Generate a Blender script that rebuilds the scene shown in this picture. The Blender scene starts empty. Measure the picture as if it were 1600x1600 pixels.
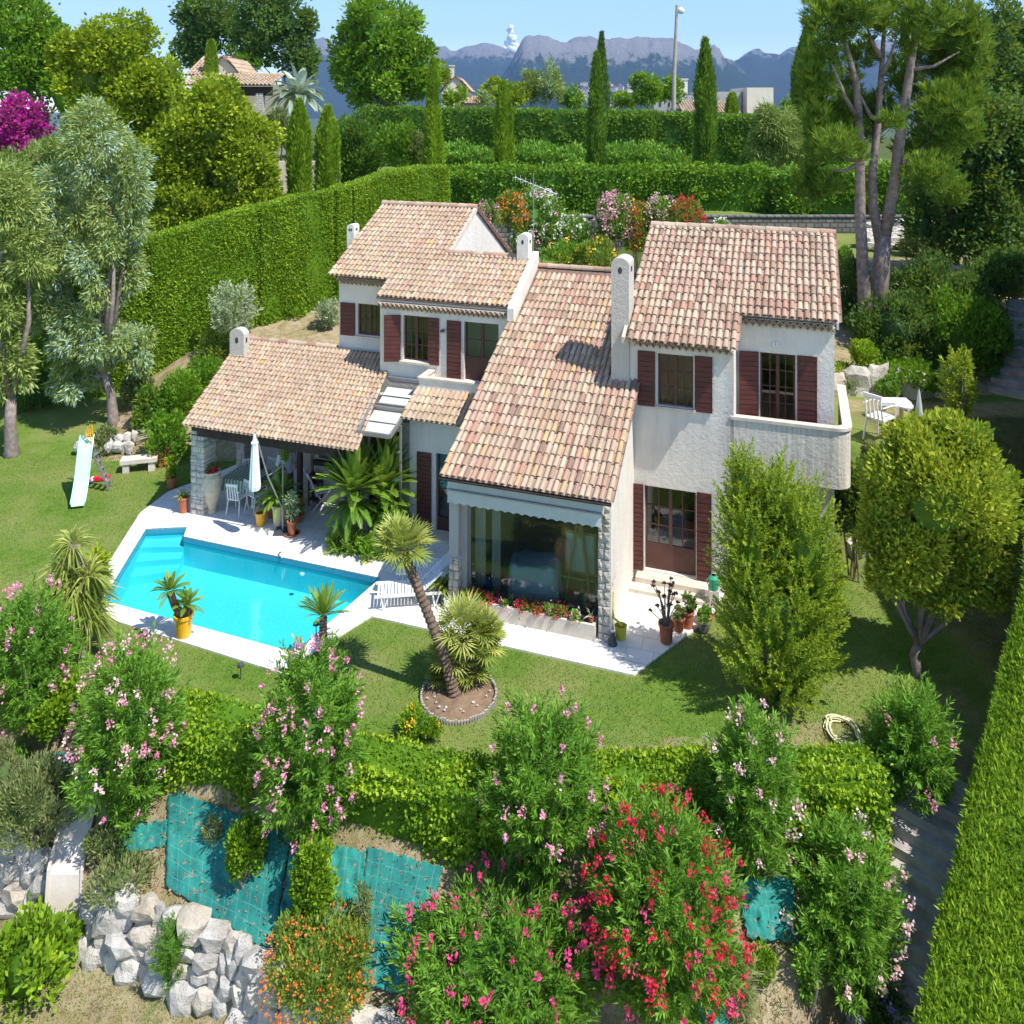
import bpy, math, random
import numpy as np
from mathutils import Vector, noise, geometry
random.seed(7); RNG = np.random.default_rng(11)
S = bpy.context.scene; C = S.collection
# ---------------------------------------------------------------- camera model: level camera with a shift lens
FP, CH, HY = 1300.0, 11.0, 170.0      # focal length in photo pixels, camera height, horizon row
cam = bpy.data.cameras.new('camera'); cam.sensor_width = 36; cam.sensor_fit = 'HORIZONTAL'
cam.lens = 36 * FP / 1600; cam.shift_y = -(800 - HY) / 1600; cam.clip_start = .1; cam.clip_end = 40000
co = bpy.data.objects.new('camera', cam); C.objects.link(co); co.location = (0, 0, CH); co.rotation_euler = (math.pi / 2, 0, 0)
S.camera = co
AN = math.radians(19); UX = np.array((math.cos(AN), -math.sin(AN))); VX = np.array((math.sin(AN), math.cos(AN))); O = np.array((2.04, 17.13))
def W(u, v): return O + UX * u + VX * v
def sm(a, b, x):
    t = np.clip((x - a) / (b - a), 0, 1); return t * t * (3 - 2 * t)
POOL_PX = [(228, 828), (292, 825), (287, 840), (595, 905), (460, 1022), (160, 940)]
def G0(x, y, z=0.0):
    Y = FP * (CH - z) / (y - HY); return ((x - 800) * Y / FP, Y)
POOL = np.array([G0(*p) for p in POOL_PX])
def sdist(P, X, Y):
    "signed distance to polygon (negative inside), arrays"
    X = np.asarray(X, float); Y = np.asarray(Y, float); n = len(P); d = np.full(X.shape, 1e9); ins = np.zeros(X.shape, bool)
    for i in range(n):
        ax, ay = P[i]; bx, by = P[(i + 1) % n]; ex, ey = bx - ax, by - ay
        t = np.clip(((X - ax) * ex + (Y - ay) * ey) / (ex * ex + ey * ey), 0, 1)
        d = np.minimum(d, np.hypot(X - ax - t * ex, Y - ay - t * ey))
        c = ((ay > Y) != (by > Y))
        with np.errstate(divide='ignore', invalid='ignore'):
            c &= X < ex * (Y - ay) / (ey if ey else 1e-9) + ax
        ins ^= c
    return np.where(ins, -d, d)
FX = [-30, -12, -8.7, -5.6, -2.6, -.5, 1.56, 3.7, 5.9, 8, 14]; FY = [17.5, 16.6, 15.8, 14.3, 13.5, 13.2, 13.1, 13.4, 13.8, 14.4, 17]
WX = [-30, -8.5, -6.7, -4.4, -3.4, -2, 2, 14]; WY = [14.6, 13.8, 13.0, 12.2, 11.7, 11.2, 10.6, 10.2]      # foot of the rock wall
ST0 = np.array((7.30, 13.95)); ST1 = np.array((5.62, 12.1))     # the dark steps along the right hedge
def zlow(X): return -2.3 - .5 * sm(-4, 1, X)
def h(X, Y):
    X = np.asarray(X, float); Y = np.asarray(Y, float)
    yf = np.interp(X, FX, FY); yw = np.interp(X, WX, WY); zl = zlow(X); zt = zl + .9 - .1 * sm(-4, 1, X)
    yt = yw + .3
    a = np.clip((yf - Y) / np.maximum(yf - yt, .2), 0, 1)            # 0 at the crest, 1 at the wall top
    drop = -.5 * sm(0, .22, a) + (zt + .5) * sm(-.05, 1.05, a)
    wall = sm(0, 1, (yt - Y) / .3); front = drop * (1 - wall) + zl * wall
    front = np.where(a > 0, front, 0)
    left = np.interp(Y, [0, 26.3, 28, 31, 35, 40, 46, 47, 60, 90, 160, 700, 30000], [0, 0, .7, 2.0, 2.9, 4.0, 4.8, 6.2, 7.3, 7.8, 4, -60, -60])
    right = np.interp(Y, [0, 20.0, 20.9, 24.5, 24.8, 27, 34, 39.9, 40.3, 46, 60, 90, 160, 700, 30000], [0, 0, 2.6, 2.65, 3.2, 3.6, 4.5, 4.8, 5.7, 6.3, 7.3, 7.8, 4, -60, -60])
    ramp = np.interp(Y, [0, 16.5, 22, 24.5, 27, 34, 39.9, 40.3, 46, 60, 90, 160, 700, 30000], [0, 0, 2.3, 2.65, 3.6, 4.5, 4.8, 5.7, 6.3, 7.3, 7.8, 4, -60, -60])
    rr = right + (ramp - right) * sm(9.6, 11.2, X)
    wl = sm(-15, -11, X)   # far left rises later
    lf = left * (.35 + .65 * wl) * np.where(Y < 46, 1, 1) + left * (1 - (.35 + .65 * wl)) * sm(31, 50, Y)
    wr = sm(4.6, 6.4, X); back = lf * (1 - wr) + rr * wr
    gully = -.5 * sm(25, 29, Y) * (1 - sm(31, 36, Y)) * (1 - sm(-16, -13, X))
    z = front + back
    e = ST1 - ST0; ll = float(np.hypot(*e)); t = ((X - ST0[0]) * e[0] + (Y - ST0[1]) * e[1]) / ll ** 2; dd = np.abs((X - ST0[0]) * e[1] - (Y - ST0[1]) * e[0]) / ll
    zs = -.32 - 2.1 * np.clip(t, -.05, 1.4); k = (1 - sm(.62, 1.0, dd)) * sm(-.12, .02, t); z = z * (1 - k) + np.minimum(z, zs) * k
    d = sdist(POOL, X, Y)
    return np.where(d < .16, -2.2, z)
def H(X, Y): return float(h(np.array([X]), np.array([Y]))[0])
_ys = np.concatenate([np.arange(9, 60, .02), np.arange(60, 200, .2)])
def gp(x, y):
    "where the ray through photo pixel (x, y) meets the ground"
    z = CH - (y - HY) * _ys / FP; X = (x - 800) * _ys / FP; g = h(X, _ys)
    g = np.where(sdist(POOL, X, _ys) < .16, 0, g)
    i = int(np.argmax(z <= g)); return (float(X[i]), float(_ys[i]), float(g[i]))
def at(x, y, Y): return ((x - 800) * Y / FP, Y, CH - (y - HY) * Y / FP)
# ---------------------------------------------------------------- object helpers
def link(name, data): o = bpy.data.objects.new(name, data); C.objects.link(o); return o
def tag(o, label=None, cat=None, group=None, kind=None):
    if label: o['label'] = label
    if cat: o['category'] = cat
    if group: o['group'] = group
    if kind: o['kind'] = kind
    return o
def root(name, label, cat, loc=(0, 0, 0), rz=0, group=None):
    o = link(name, None); o.empty_display_size = .2; o.location = loc; o.rotation_euler = (0, 0, rz)
    return tag(o, label, cat, group)
def mk(name, V, F, mat, parent=None, r=None, smooth=False, pattr=None, wloc=False, label=None):
    "V (n,3); F list of tuples or (m,k) array; r per-face float; wloc: V is in world coordinates, parent unrotated"
    V = np.asarray(V, float).reshape(-1, 3)
    if wloc and parent is not None: V = V - np.array(parent.location)
    me = bpy.data.meshes.new(name)
    if isinstance(F, np.ndarray):
        m, k = F.shape; me.vertices.add(len(V)); me.vertices.foreach_set('co', V.astype(np.float32).ravel())
        me.loops.add(m * k); me.loops.foreach_set('vertex_index', F.astype(np.int32).ravel())
        me.polygons.add(m); me.polygons.foreach_set('loop_start', np.arange(0, m * k, k, dtype=np.int32))
        me.update(calc_edges=True)
    else:
        me.from_pydata([tuple(p) for p in V], [], [tuple(f) for f in F])
    if r is not None:
        a = me.attributes.new('r', 'FLOAT', 'FACE'); a.data.foreach_set('value', np.asarray(r, np.float32))
    for k_, val in (pattr or {}).items():
        a = me.attributes.new(k_, 'FLOAT', 'POINT'); a.data.foreach_set('value', np.asarray(val, np.float32))
    if smooth: me.polygons.foreach_set('use_smooth', np.ones(len(me.polygons), bool))
    me.materials.append(mat); me.update()
    o = link(name, me)
    if parent is not None: o.parent = parent
    if label: o['label'] = label
    return o
class MB:
    def __init__(s): s.V = []; s.F = []; s.R = []
    def add(s, V, F, r=.5):
        n = len(s.V); s.V += [tuple(map(float, p)) for p in V]; s.F += [tuple(i + n for i in f) for f in F]; s.R += [r] * len(F); return s
    def box(s, x0, x1, y0, y1, z0, z1, r=.5):
        return s.add([(x0, y0, z0), (x1, y0, z0), (x1, y1, z0), (x0, y1, z0), (x0, y0, z1), (x1, y0, z1), (x1, y1, z1), (x0, y1, z1)],
                     [(0, 3, 2, 1), (4, 5, 6, 7), (0, 1, 5, 4), (1, 2, 6, 5), (2, 3, 7, 6), (3, 0, 4, 7)], r)
    def obox(s, p, q, w, t, r=.5, up=(0, 0, 1)):
        "bar from p to q, width w across, thickness t"
        p = Vector(p); q = Vector(q); d = (q - p).normalized(); u = Vector(up)
        a = d.cross(u)
        if a.length < 1e-3: a = d.cross(Vector((0, 1, 0)))
        a.normalize(); b = a.cross(d); a *= w / 2; b *= t / 2
        V = [p - a - b, p + a - b, p + a + b, p - a + b, q - a - b, q + a - b, q + a + b, q - a + b]
        return s.add(V, [(0, 3, 2, 1), (4, 5, 6, 7), (0, 1, 5, 4), (1, 2, 6, 5), (2, 3, 7, 6), (3, 0, 4, 7)], r)
    def prism(s, poly, axis, a0, a1, r=.5):
        "poly in the plane across axis ('x': (y,z), 'y': (x,z), 'z': (x,y))"
        f = {'x': lambda p, a: (a, p[0], p[1]), 'y': lambda p, a: (p[0], a, p[1]), 'z': lambda p, a: (p[0], p[1], a)}[axis]
        n = len(poly); V = [f(p, a0) for p in poly] + [f(p, a1) for p in poly]
        return s.add(V, [tuple(range(n))[::-1], tuple(range(n, 2 * n))] + [(i, (i + 1) % n, n + (i + 1) % n, n + i) for i in range(n)], r)
    def tube(s, pts, rad, n=8, r=.5, cap=True):
        pts = [Vector(p) for p in pts]; m = len(pts)
        if not isinstance(rad, (list, tuple)): rad = [rad] * m
        V = []; prev = None
        for i, p in enumerate(pts):
            d = (pts[min(i + 1, m - 1)] - pts[max(i - 1, 0)]).normalized()
            a = d.cross(Vector((0, 0, 1))) if prev is None else prev - d * prev.dot(d)
            if a.length < 1e-3: a = d.cross(Vector((1, 0, 0)))
            a.normalize(); prev = a; b = d.cross(a)
            for k in range(n):
                t = 2 * math.pi * k / n; V.append(p + (a * math.cos(t) + b * math.sin(t)) * rad[i])
        F = [(i * n + k, i * n + (k + 1) % n, (i + 1) * n + (k + 1) % n, (i + 1) * n + k) for i in range(m - 1) for k in range(n)]
        if cap: F += [tuple(range(n))[::-1], tuple(range((m - 1) * n, m * n))]
        return s.add(V, F, r)
    def lathe(s, prof, c=(0, 0, 0), n=16, r=.5):
        V = [(c[0] + q * math.cos(2 * math.pi * k / n), c[1] + q * math.sin(2 * math.pi * k / n), c[2] + z) for q, z in prof for k in range(n)]
        F = [(i * n + k, i * n + (k + 1) % n, (i + 1) * n + (k + 1) % n, (i + 1) * n + k) for i in range(len(prof) - 1) for k in range(n)]
        return s.add(V, F, r)
    def rock(s, c, rx, ry, rz, seed, r=.5, sub=2):
        V, F = ico(sub); rn = random.Random(seed); off = Vector((rn.random() * 50, rn.random() * 50, rn.random() * 50)); out = []
        for p in V:
            q = Vector(p); k = 1 + .55 * noise.noise(q * 1.2 + off) + .16 * noise.noise(q * 3.5 + off) + .06 * noise.noise(q * 8 + off)
            q = Vector([math.copysign(abs(t) ** .8, t) for t in q]) * k * .97
            out.append((c[0] + q.x * rx, c[1] + q.y * ry, c[2] + q.z * rz))
        return s.add(out, F, r)
    def build(s, name, mat, parent=None, smooth=False, wloc=False, label=None):
        return mk(name, s.V, s.F, mat, parent, r=s.R, smooth=smooth, wloc=wloc, label=label)
_ico = {}
def ico(sub):
    if sub not in _ico:
        import bmesh
        bm = bmesh.new(); bmesh.ops.create_icosphere(bm, subdivisions=sub, radius=1)
        _ico[sub] = ([tuple(v.co) for v in bm.verts], [tuple(v.index for v in f.verts) for f in bm.faces]); bm.free()
    return _ico[sub]
def copy_tree(o, loc, rz, label, parent=None):
    c = o.copy(); C.objects.link(c); c.parent = parent
    if parent is None:
        c.location = loc; c.rotation_euler = (0, 0, rz); c['label'] = label
    for ch in list(o.children): copy_tree(ch, None, None, None, c)
    return c
# ---------------------------------------------------------------- materials
def nt(name, rough=.8, spec=.3):
    m = bpy.data.materials.new(name); m.use_nodes = True; t = m.node_tree; b = t.nodes['Principled BSDF']
    b.inputs['Roughness'].default_value = rough; b.inputs['Specular IOR Level'].default_value = spec
    return m, t, b
def nd(t, typ, **kw):
    n = t.nodes.new(typ)
    for k, v in kw.items(): setattr(n, k, v)
    return n
def ramp(t, src, stops, interp='LINEAR'):
    r = nd(t, 'ShaderNodeValToRGB'); r.color_ramp.interpolation = interp
    while len(r.color_ramp.elements) < len(stops): r.color_ramp.elements.new(.5)
    for e, (p, c) in zip(r.color_ramp.elements, stops): e.position = p; e.color = (*c, 1)
    if src is not None: t.links.new(src, r.inputs[0])
    return r
def noi(t, scale, detail=3, rough=.55, co='Object', vec=None, dist=0):
    n = nd(t, 'ShaderNodeTexNoise'); n.inputs['Scale'].default_value = scale; n.inputs['Detail'].default_value = detail
    n.inputs['Roughness'].default_value = rough; n.inputs['Distortion'].default_value = dist
    if vec is None: vec = nd(t, 'ShaderNodeTexCoord').outputs[co]
    t.links.new(vec, n.inputs['Vector']); return n
def mixc(t, f, a, b, mode='MIX'):
    m = nd(t, 'ShaderNodeMix', data_type='RGBA', blend_type=mode)
    for i, v in ((0, f), (6, a), (7, b)):
        if hasattr(v, 'is_output'): t.links.new(v, m.inputs[i])
        else: m.inputs[i].default_value = v if i == 0 else (*v, 1)
    return m.outputs[2]
def bump(t, b, src, strength=.5, dist=.02):
    n = nd(t, 'ShaderNodeBump'); n.inputs['Strength'].default_value = strength; n.inputs['Distance'].default_value = dist
    t.links.new(src, n.inputs['Height']); t.links.new(n.outputs[0], b.inputs['Normal']); return n
def plain(name, col, rough=.6, spec=.3, var=.12, scale=6, metal=0, bmp=0):
    m, t, b = nt(name, rough, spec); n = noi(t, scale, 4)
    c2 = tuple(max(0, c * (1 - var)) for c in col); c1 = tuple(min(1, c * (1 + var)) for c in col)
    r = ramp(t, n.outputs[0], [(.3, c2), (.7, c1)]); t.links.new(r.outputs[0], b.inputs['Base Color']); b.inputs['Metallic'].default_value = metal
    if bmp: bump(t, b, noi(t, scale * 6, 4).outputs[0], bmp, .01)
    return m
def leafm(name, stops, trans=.3, rough=.55, spec=.25, brown=0):
    m, t, b = nt(name, rough, spec); a = nd(t, 'ShaderNodeAttribute', attribute_name='r')
    r = ramp(t, a.outputs['Fac'], [(p, tuple(min(.95, q * (1.42 if p > .3 else 1.95)) for q in c)) for p, c in stops] if stops[0][1][0] < .2 else stops); col = r.outputs[0]

    t.links.new(col, b.inputs['Base Color'])
    tr = nd(t, 'ShaderNodeBsdfTranslucent'); t.links.new(mixc(t, .5, col, (.5, .6, .04), 'MIX'), tr.inputs[0])
    mx = nd(t, 'ShaderNodeMixShader'); mx.inputs[0].default_value = trans
    t.links.new(b.outputs[0], mx.inputs[1]); t.links.new(tr.outputs[0], mx.inputs[2]); t.links.new(mx.outputs[0], t.nodes['Material Output'].inputs[0])
    return m
def L3(d, m_, l): return [(0, d), (.5, m_), (1, l)]
M = {}
M['ole'] = leafm('oleander_leaf', L3((.04, .10, .012), (.09, .21, .02), (.20, .36, .05)))
M['hedge'] = leafm('hedge_leaf', L3((.035, .09, .006), (.13, .24, .012), (.30, .40, .025)))
M['hedge2'] = leafm('dull_hedge_leaf', L3((.03, .07, .01), (.08, .15, .015), (.18, .26, .03)))
M['cypress'] = leafm('cypress_leaf', L3((.06, .12, .006), (.14, .235, .012), (.24, .35, .025)))
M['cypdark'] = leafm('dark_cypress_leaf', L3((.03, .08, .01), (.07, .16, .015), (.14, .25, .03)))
M['euc'] = leafm('eucalyptus_leaf', [(0, (.06, .11, .02)), (.4, (.17, .22, .05)), (.68, (.27, .32, .10)), (.84, (.22, .34, .25)), (1, (.42, .55, .60))], .25)
M['oak'] = leafm('broad_leaf', L3((.035, .10, .008), (.10, .21, .012), (.21, .34, .025)))
M['yel'] = leafm('yellow_green_leaf', L3((.07, .11, .008), (.18, .25, .012), (.34, .40, .02)))
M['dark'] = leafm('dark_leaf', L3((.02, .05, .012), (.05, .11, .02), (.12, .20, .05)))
M['pine'] = leafm('pine_needle', L3((.03, .07, .008), (.09, .17, .015), (.22, .30, .03)), .25)
M['olive'] = leafm('olive_leaf', L3((.12, .15, .08), (.26, .31, .18), (.42, .48, .32)), .2)
M['palm'] = leafm('palm_leaf', L3((.04, .10, .01), (.10, .20, .02), (.24, .32, .05)), .25, .4, .4)
M['fan'] = leafm('fan_palm_leaf', L3((.08, .12, .02), (.22, .26, .05), (.42, .42, .13)), .3, .45, .4)
M['greypalm'] = leafm('grey_palm_leaf', L3((.16, .2, .15), (.28, .34, .27), (.45, .5, .42)), .15)
M['thuja'] = leafm('thuja_leaf', L3((.06, .11, .01), (.16, .235, .018), (.33, .375, .03)))
M['round'] = leafm('golden_leaf', L3((.07, .13, .015), (.22, .28, .02), (.46, .43, .05)))
M['scrub'] = leafm('scrub_leaf', [(0, (.06, .09, .03)), (.5, (.14, .18, .06)), (1, (.30, .30, .14))])
M['orange_bush'] = leafm('mixed_leaf', [(0, (.06, .12, .02)), (.6, (.17, .24, .03)), (1, (.30, .30, .06))])
M['grass'] = leafm('grass_blade', L3((.06, .12, .01), (.12, .21, .02), (.21, .28, .045)))
M['litter'] = leafm('dead_leaf', [(0, (.21, .10, .05)), (1, (.45, .28, .14))], .1)
def petal(name, a, b_): return leafm(name, [(0, a), (1, b_)], .25, .6, .1)
M['pink'] = petal('pink_petal', (.75, .16, .35), (.95, .55, .68)); M['palepink'] = petal('pale_pink_petal', (.8, .35, .4), (.95, .8, .78))
M['red'] = petal('red_petal', (.45, .01, .03), (.85, .04, .12)); M['fuchsia'] = petal('fuchsia_petal', (.7, .02, .16), (.95, .12, .35))
M['magenta'] = petal('magenta_petal', (.30, .01, .18), (.65, .03, .42)); M['orangef'] = petal('orange_petal', (.75, .12, .02), (.95, .38, .10))
M['whitef'] = petal('white_petal', (.75, .75, .6), (.95, .95, .88)); M['violetf'] = petal('violet_petal', (.25, .15, .6), (.5, .4, .85)); M['yellowf'] = petal('yellow_petal', (.8, .5, .02), (.95, .75, .1))
M['bark'] = plain('bark', (.26, .21, .17), .9, .1, .35, 9, bmp=.8); M['greybark'] = plain('grey_bark', (.25, .20, .18), .9, .1, .35, 7, bmp=.8)
M['palmbark'] = plain('palm_bark', (.17, .12, .09), .95, .1, .4, 14, bmp=1)
def stucco(name, col, k=.6):
    m, t, b = nt(name, .9, .15); n = noi(t, 7, 5, .6); st = noi(t, 1.2, 5, .6)
    r = ramp(t, st.outputs[0], [(.35, tuple(c * .9 for c in col)), (.65, col)]); mp = nd(t, 'ShaderNodeMapping'); mp.inputs['Scale'].default_value = (5, 5, .5); t.links.new(nd(t, 'ShaderNodeTexCoord').outputs['Object'], mp.inputs[0]); sn = noi(t, 1, 6, .65, vec=mp.outputs[0])
    t.links.new(mixc(t, ramp(t, sn.outputs[0], [(.5, (0, 0, 0)), (.72, (.45, .45, .45))]).outputs[0], r.outputs[0], tuple(c * .68 for c in col)), b.inputs['Base Color'])
    bump(t, b, noi(t, 11, 5, .65, dist=.6).outputs[0], k, .03); return m
M['stucco'] = stucco('white_stucco', (.77, .72, .65)); M['stucco_old'] = stucco('weathered_stucco', (.58, .53, .47), .8); M['coping'] = plain('stone_coping', (.62, .55, .46), .8, .2, .15, 5)
M['greystucco'] = stucco('grey_stucco', (.45, .44, .43), .3)
def parapet_mat():
    m, t, b = nt('streaked_stucco', .9, .15); tc = nd(t, 'ShaderNodeTexCoord'); mp = nd(t, 'ShaderNodeMapping'); mp.inputs['Scale'].default_value = (14, 14, .8)
    t.links.new(tc.outputs['Object'], mp.inputs[0]); n = noi(t, 1, 5, .6, vec=mp.outputs[0])
    r = ramp(t, n.outputs[0], [(.36, (.56, .50, .42)), (.6, (.74, .69, .61))]); t.links.new(r.outputs[0], b.inputs['Base Color'])
    bump(t, b, noi(t, 11, 5, .65).outputs[0], .7, .03); return m
M['streak'] = parapet_mat()
def brickm(name, c1, c2, mortar, sx, sy, msize=.02, bs=.8, co_='Object', rot=None, rough=.85, off=.5):
    m, t, b = nt(name, rough, .2); tc = nd(t, 'ShaderNodeTexCoord'); src = tc.outputs[co_]
    if rot:
        mp = nd(t, 'ShaderNodeMapping'); mp.inputs['Rotation'].default_value = rot; t.links.new(src, mp.inputs[0]); src = mp.outputs[0]
    k = nd(t, 'ShaderNodeTexBrick'); k.offset = off; k.inputs['Scale'].default_value = 1; k.inputs['Brick Width'].default_value = sx; k.inputs['Row Height'].default_value = sy
    k.inputs['Mortar Size'].default_value = msize; k.inputs['Color1'].default_value = (*c1, 1); k.inputs['Color2'].default_value = (*c2, 1); k.inputs['Mortar'].default_value = (*mortar, 1)
    k.inputs['Mortar Smooth'].default_value = .3
    t.links.new(src, k.inputs[0]); n = noi(t, 3, 5)
    t.links.new(mixc(t, .5, k.outputs[0], ramp(t, n.outputs[0], [(.3, (.75, .75, .75)), (.7, (1, 1, 1))]).outputs[0], 'MULTIPLY'), b.inputs['Base Color'])
    iv = nd(t, 'ShaderNodeMath', operation='SUBTRACT'); iv.inputs[0].default_value = 1; t.links.new(k.outputs['Fac'], iv.inputs[1])
    ad = nd(t, 'ShaderNodeMath', operation='ADD'); t.links.new(iv.outputs[0], ad.inputs[0]); t.links.new(noi(t, 16, 5).outputs[0], ad.inputs[1])
    bump(t, b, ad.outputs[0], bs, .03); return m
M['pillar'] = brickm('quarried_stone', (.66, .6, .52), (.5, .45, .4), (.42, .37, .32), .27, .17, .01, 1, rot=(math.pi / 2, 0, 0))
M['rubble'] = brickm('grey_rubble', (.27, .26, .25), (.17, .165, .16), (.11, .10, .09), .38, .23, .035, 1, rot=(math.pi / 2, 0, 0))
M['paving'] = brickm('pale_paving', (.80, .78, .74), (.73, .71, .68), (.55, .53, .5), .55, .42, .010, .25, rot=(0, 0, AN))
def rockm():
    m, t, b = nt('white_limestone', .9, .15); a = nd(t, 'ShaderNodeAttribute', attribute_name='r'); n = noi(t, 2.2, 7, .65)
    r = ramp(t, n.outputs[0], [(.28, (.24, .18, .12)), (.44, (.48, .43, .35)), (.62, (.66, .62, .55))])
    c = mixc(t, .35, r.outputs[0], ramp(t, a.outputs['Fac'], [(0, (.55, .45, .33)), (.5, (.75, .73, .7)), (1, (.5, .52, .55))]).outputs[0])
    t.links.new(c, b.inputs['Base Color']); bump(t, b, noi(t, 7, 8, .7).outputs[0], 1, .08); return m
M['rock'] = rockm()
def tilem():
    m, t, b = nt('clay_tile', .85, .15); a = nd(t, 'ShaderNodeAttribute', attribute_name='r')
    r = ramp(t, a.outputs['Fac'], [(0, (.20, .13, .10)), (.14, (.35, .21, .15)), (.28, (.46, .25, .18)), (.42, (.52, .35, .26)), (.56, (.54, .41, .30)), (.72, (.59, .48, .34)), (.86, (.46, .35, .26)), (.95, (.58, .38, .17)), (1, (.66, .56, .41))])
    n = noi(t, 4, 7, .75); n2 = noi(t, 1.1, 5, .6)
    c = mixc(t, ramp(t, n.outputs[0], [(.42, (0, 0, 0)), (.72, (.7, .7, .7))]).outputs[0], r.outputs[0], (.27, .22, .18))
    c = mixc(t, ramp(t, n2.outputs[0], [(.40, (0, 0, 0)), (.62, (.55, .55, .55))]).outputs[0], c, (.36, .27, .19))
    t.links.new(c, b.inputs['Base Color']); bump(t, b, noi(t, 30, 4).outputs[0], .4, .01); return m
M['tile'] = tilem()
M['tile_dark'] = plain('clay_channel', (.20, .13, .10), .9, .1, .3, 8)
M['shutter'] = plain('stained_shutter', (.105, .033, .028), .5, .35, .25, 4); M['frame'] = plain('brown_frame', (.10, .045, .035), .5, .3, .15, 4)
M['beam'] = plain('dark_beam', (.055, .035, .03), .7, .2, .3, 5); M['metal'] = plain('grey_metal', (.30, .29, .27), .45, .5, .1, 4, .4)
M['white'] = plain('white_plastic', (.80, .80, .80), .4, .4, .03); M['whitecloth'] = plain('white_fabric', (.78, .78, .76), .9, .1, .06, 9)
M['terra'] = plain('terracotta', (.42, .14, .07), .8, .2, .2, 8); M['jar'] = plain('sandy_clay', (.60, .50, .36), .8, .2, .15, 6); M['yellowpot'] = plain('yellow_glaze', (.80, .42, .02), .3, .5, .05)
M['yellowpl'] = plain('yellow_plastic', (.55, .50, .04), .4, .4, .1); M['redpl'] = plain('red_plastic', (.75, .02, .05), .4, .4, .05); M['turq'] = plain('turquoise_plastic', (.45, .85, .78), .35, .5, .05)
M['darkpl'] = plain('dark_plastic', (.05, .06, .07), .5, .4, .1); M['concrete'] = plain('concrete', (.62, .55, .48), .9, .15, .12, 2.5, bmp=.5); M['steps'] = plain('old_steps', (.40, .36, .33), .9, .15, .3, 3, bmp=.7)
M['timber'] = plain('grey_timber', (.40, .37, .33), .9, .1, .2, 6); M['awning'] = plain('awning_fabric', (.52, .58, .56), .85, .1, .06, 5); M['hose'] = plain('cream_hose', (.80, .74, .45), .5, .3, .08); M['greenhose'] = plain('green_hose', (.05, .35, .2), .5, .3, .08)
M['skin'] = plain('skin', (.55, .33, .24), .6, .3, .05); M['hair'] = plain('dark_hair', (.05, .035, .03), .7, .2, .1); M['shirt'] = plain('pale_shirt', (.62, .62, .68), .9, .1, .06); M['trouser'] = plain('dark_cloth', (.12, .10, .11), .9, .1, .1)
M['cream'] = stucco('cream_render', (.74, .66, .54), .2); M['interior'] = plain('interior_paint', (.45, .44, .38), .9, .1, .05); M['floorin'] = plain('interior_floor', (.55, .56, .50), .4, .3, .12, 3); M['bluecloth'] = plain('pale_blue_cloth', (.55, .82, .92), .8, .2, .08, 5)
M['wood'] = plain('light_wood', (.40, .26, .13), .6, .3, .2, 8); M['canvas'] = plain('artist_canvas', (.45, .62, .52), .8, .1, .15, 5); M['soil'] = plain('bed_soil', (.22, .15, .10), .95, .05, .3, 8, bmp=.8)
def glassm(name, tint=(.75, .85, .85), k=1.0):
    m, t, b = nt(name); t.nodes.remove(b); f = nd(t, 'ShaderNodeFresnel'); f.inputs[0].default_value = 1.5
    g = nd(t, 'ShaderNodeBsdfGlossy'); g.inputs['Roughness'].default_value = .01; tr = nd(t, 'ShaderNodeBsdfTransparent'); tr.inputs[0].default_value = (*tint, 1)
    mu = nd(t, 'ShaderNodeMath', operation='MULTIPLY_ADD', use_clamp=True); t.links.new(f.outputs[0], mu.inputs[0]); mu.inputs[1].default_value = 1.0 * k; mu.inputs[2].default_value = .01
    mx = nd(t, 'ShaderNodeMixShader'); t.links.new(mu.outputs[0], mx.inputs[0]); t.links.new(tr.outputs[0], mx.inputs[1]); t.links.new(g.outputs[0], mx.inputs[2])
    t.links.new(mx.outputs[0], t.nodes['Material Output'].inputs[0]); return m
M['glass'] = glassm('window_glass', (.93, .96, .95)); M['coated'] = glassm('coated_glass', (.25, .35, .35), 6)
def waterm():
    m = glassm('pool_water', (.55, .94, .98), 1.1); t = m.node_tree
    n = noi(t, 2.5, 4); bp = nd(t, 'ShaderNodeBump'); bp.inputs['Strength'].default_value = .3; bp.inputs['Distance'].default_value = .03; t.links.new(n.outputs[0], bp.inputs['Height'])
    for x in t.nodes:
        if x.type in ('BSDF_GLOSSY', 'FRESNEL'): t.links.new(bp.outputs[0], x.inputs['Normal'])
    return m
M['water'] = waterm()
def linerm():
    m, t, b = nt('pool_liner', .6, .2); n = noi(t, 45, 3); v = nd(t, 'ShaderNodeTexVoronoi', feature='SMOOTH_F1'); v.inputs['Scale'].default_value = 3.2; t.links.new(nd(t, 'ShaderNodeTexCoord').outputs['Object'], v.inputs[0])
    r = ramp(t, n.outputs[0], [(.3, (.09, .66, .78)), (.7, (.20, .80, .88))]); t.links.new(r.outputs[0], b.inputs['Base Color']); return m
M['liner'] = linerm()
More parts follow.
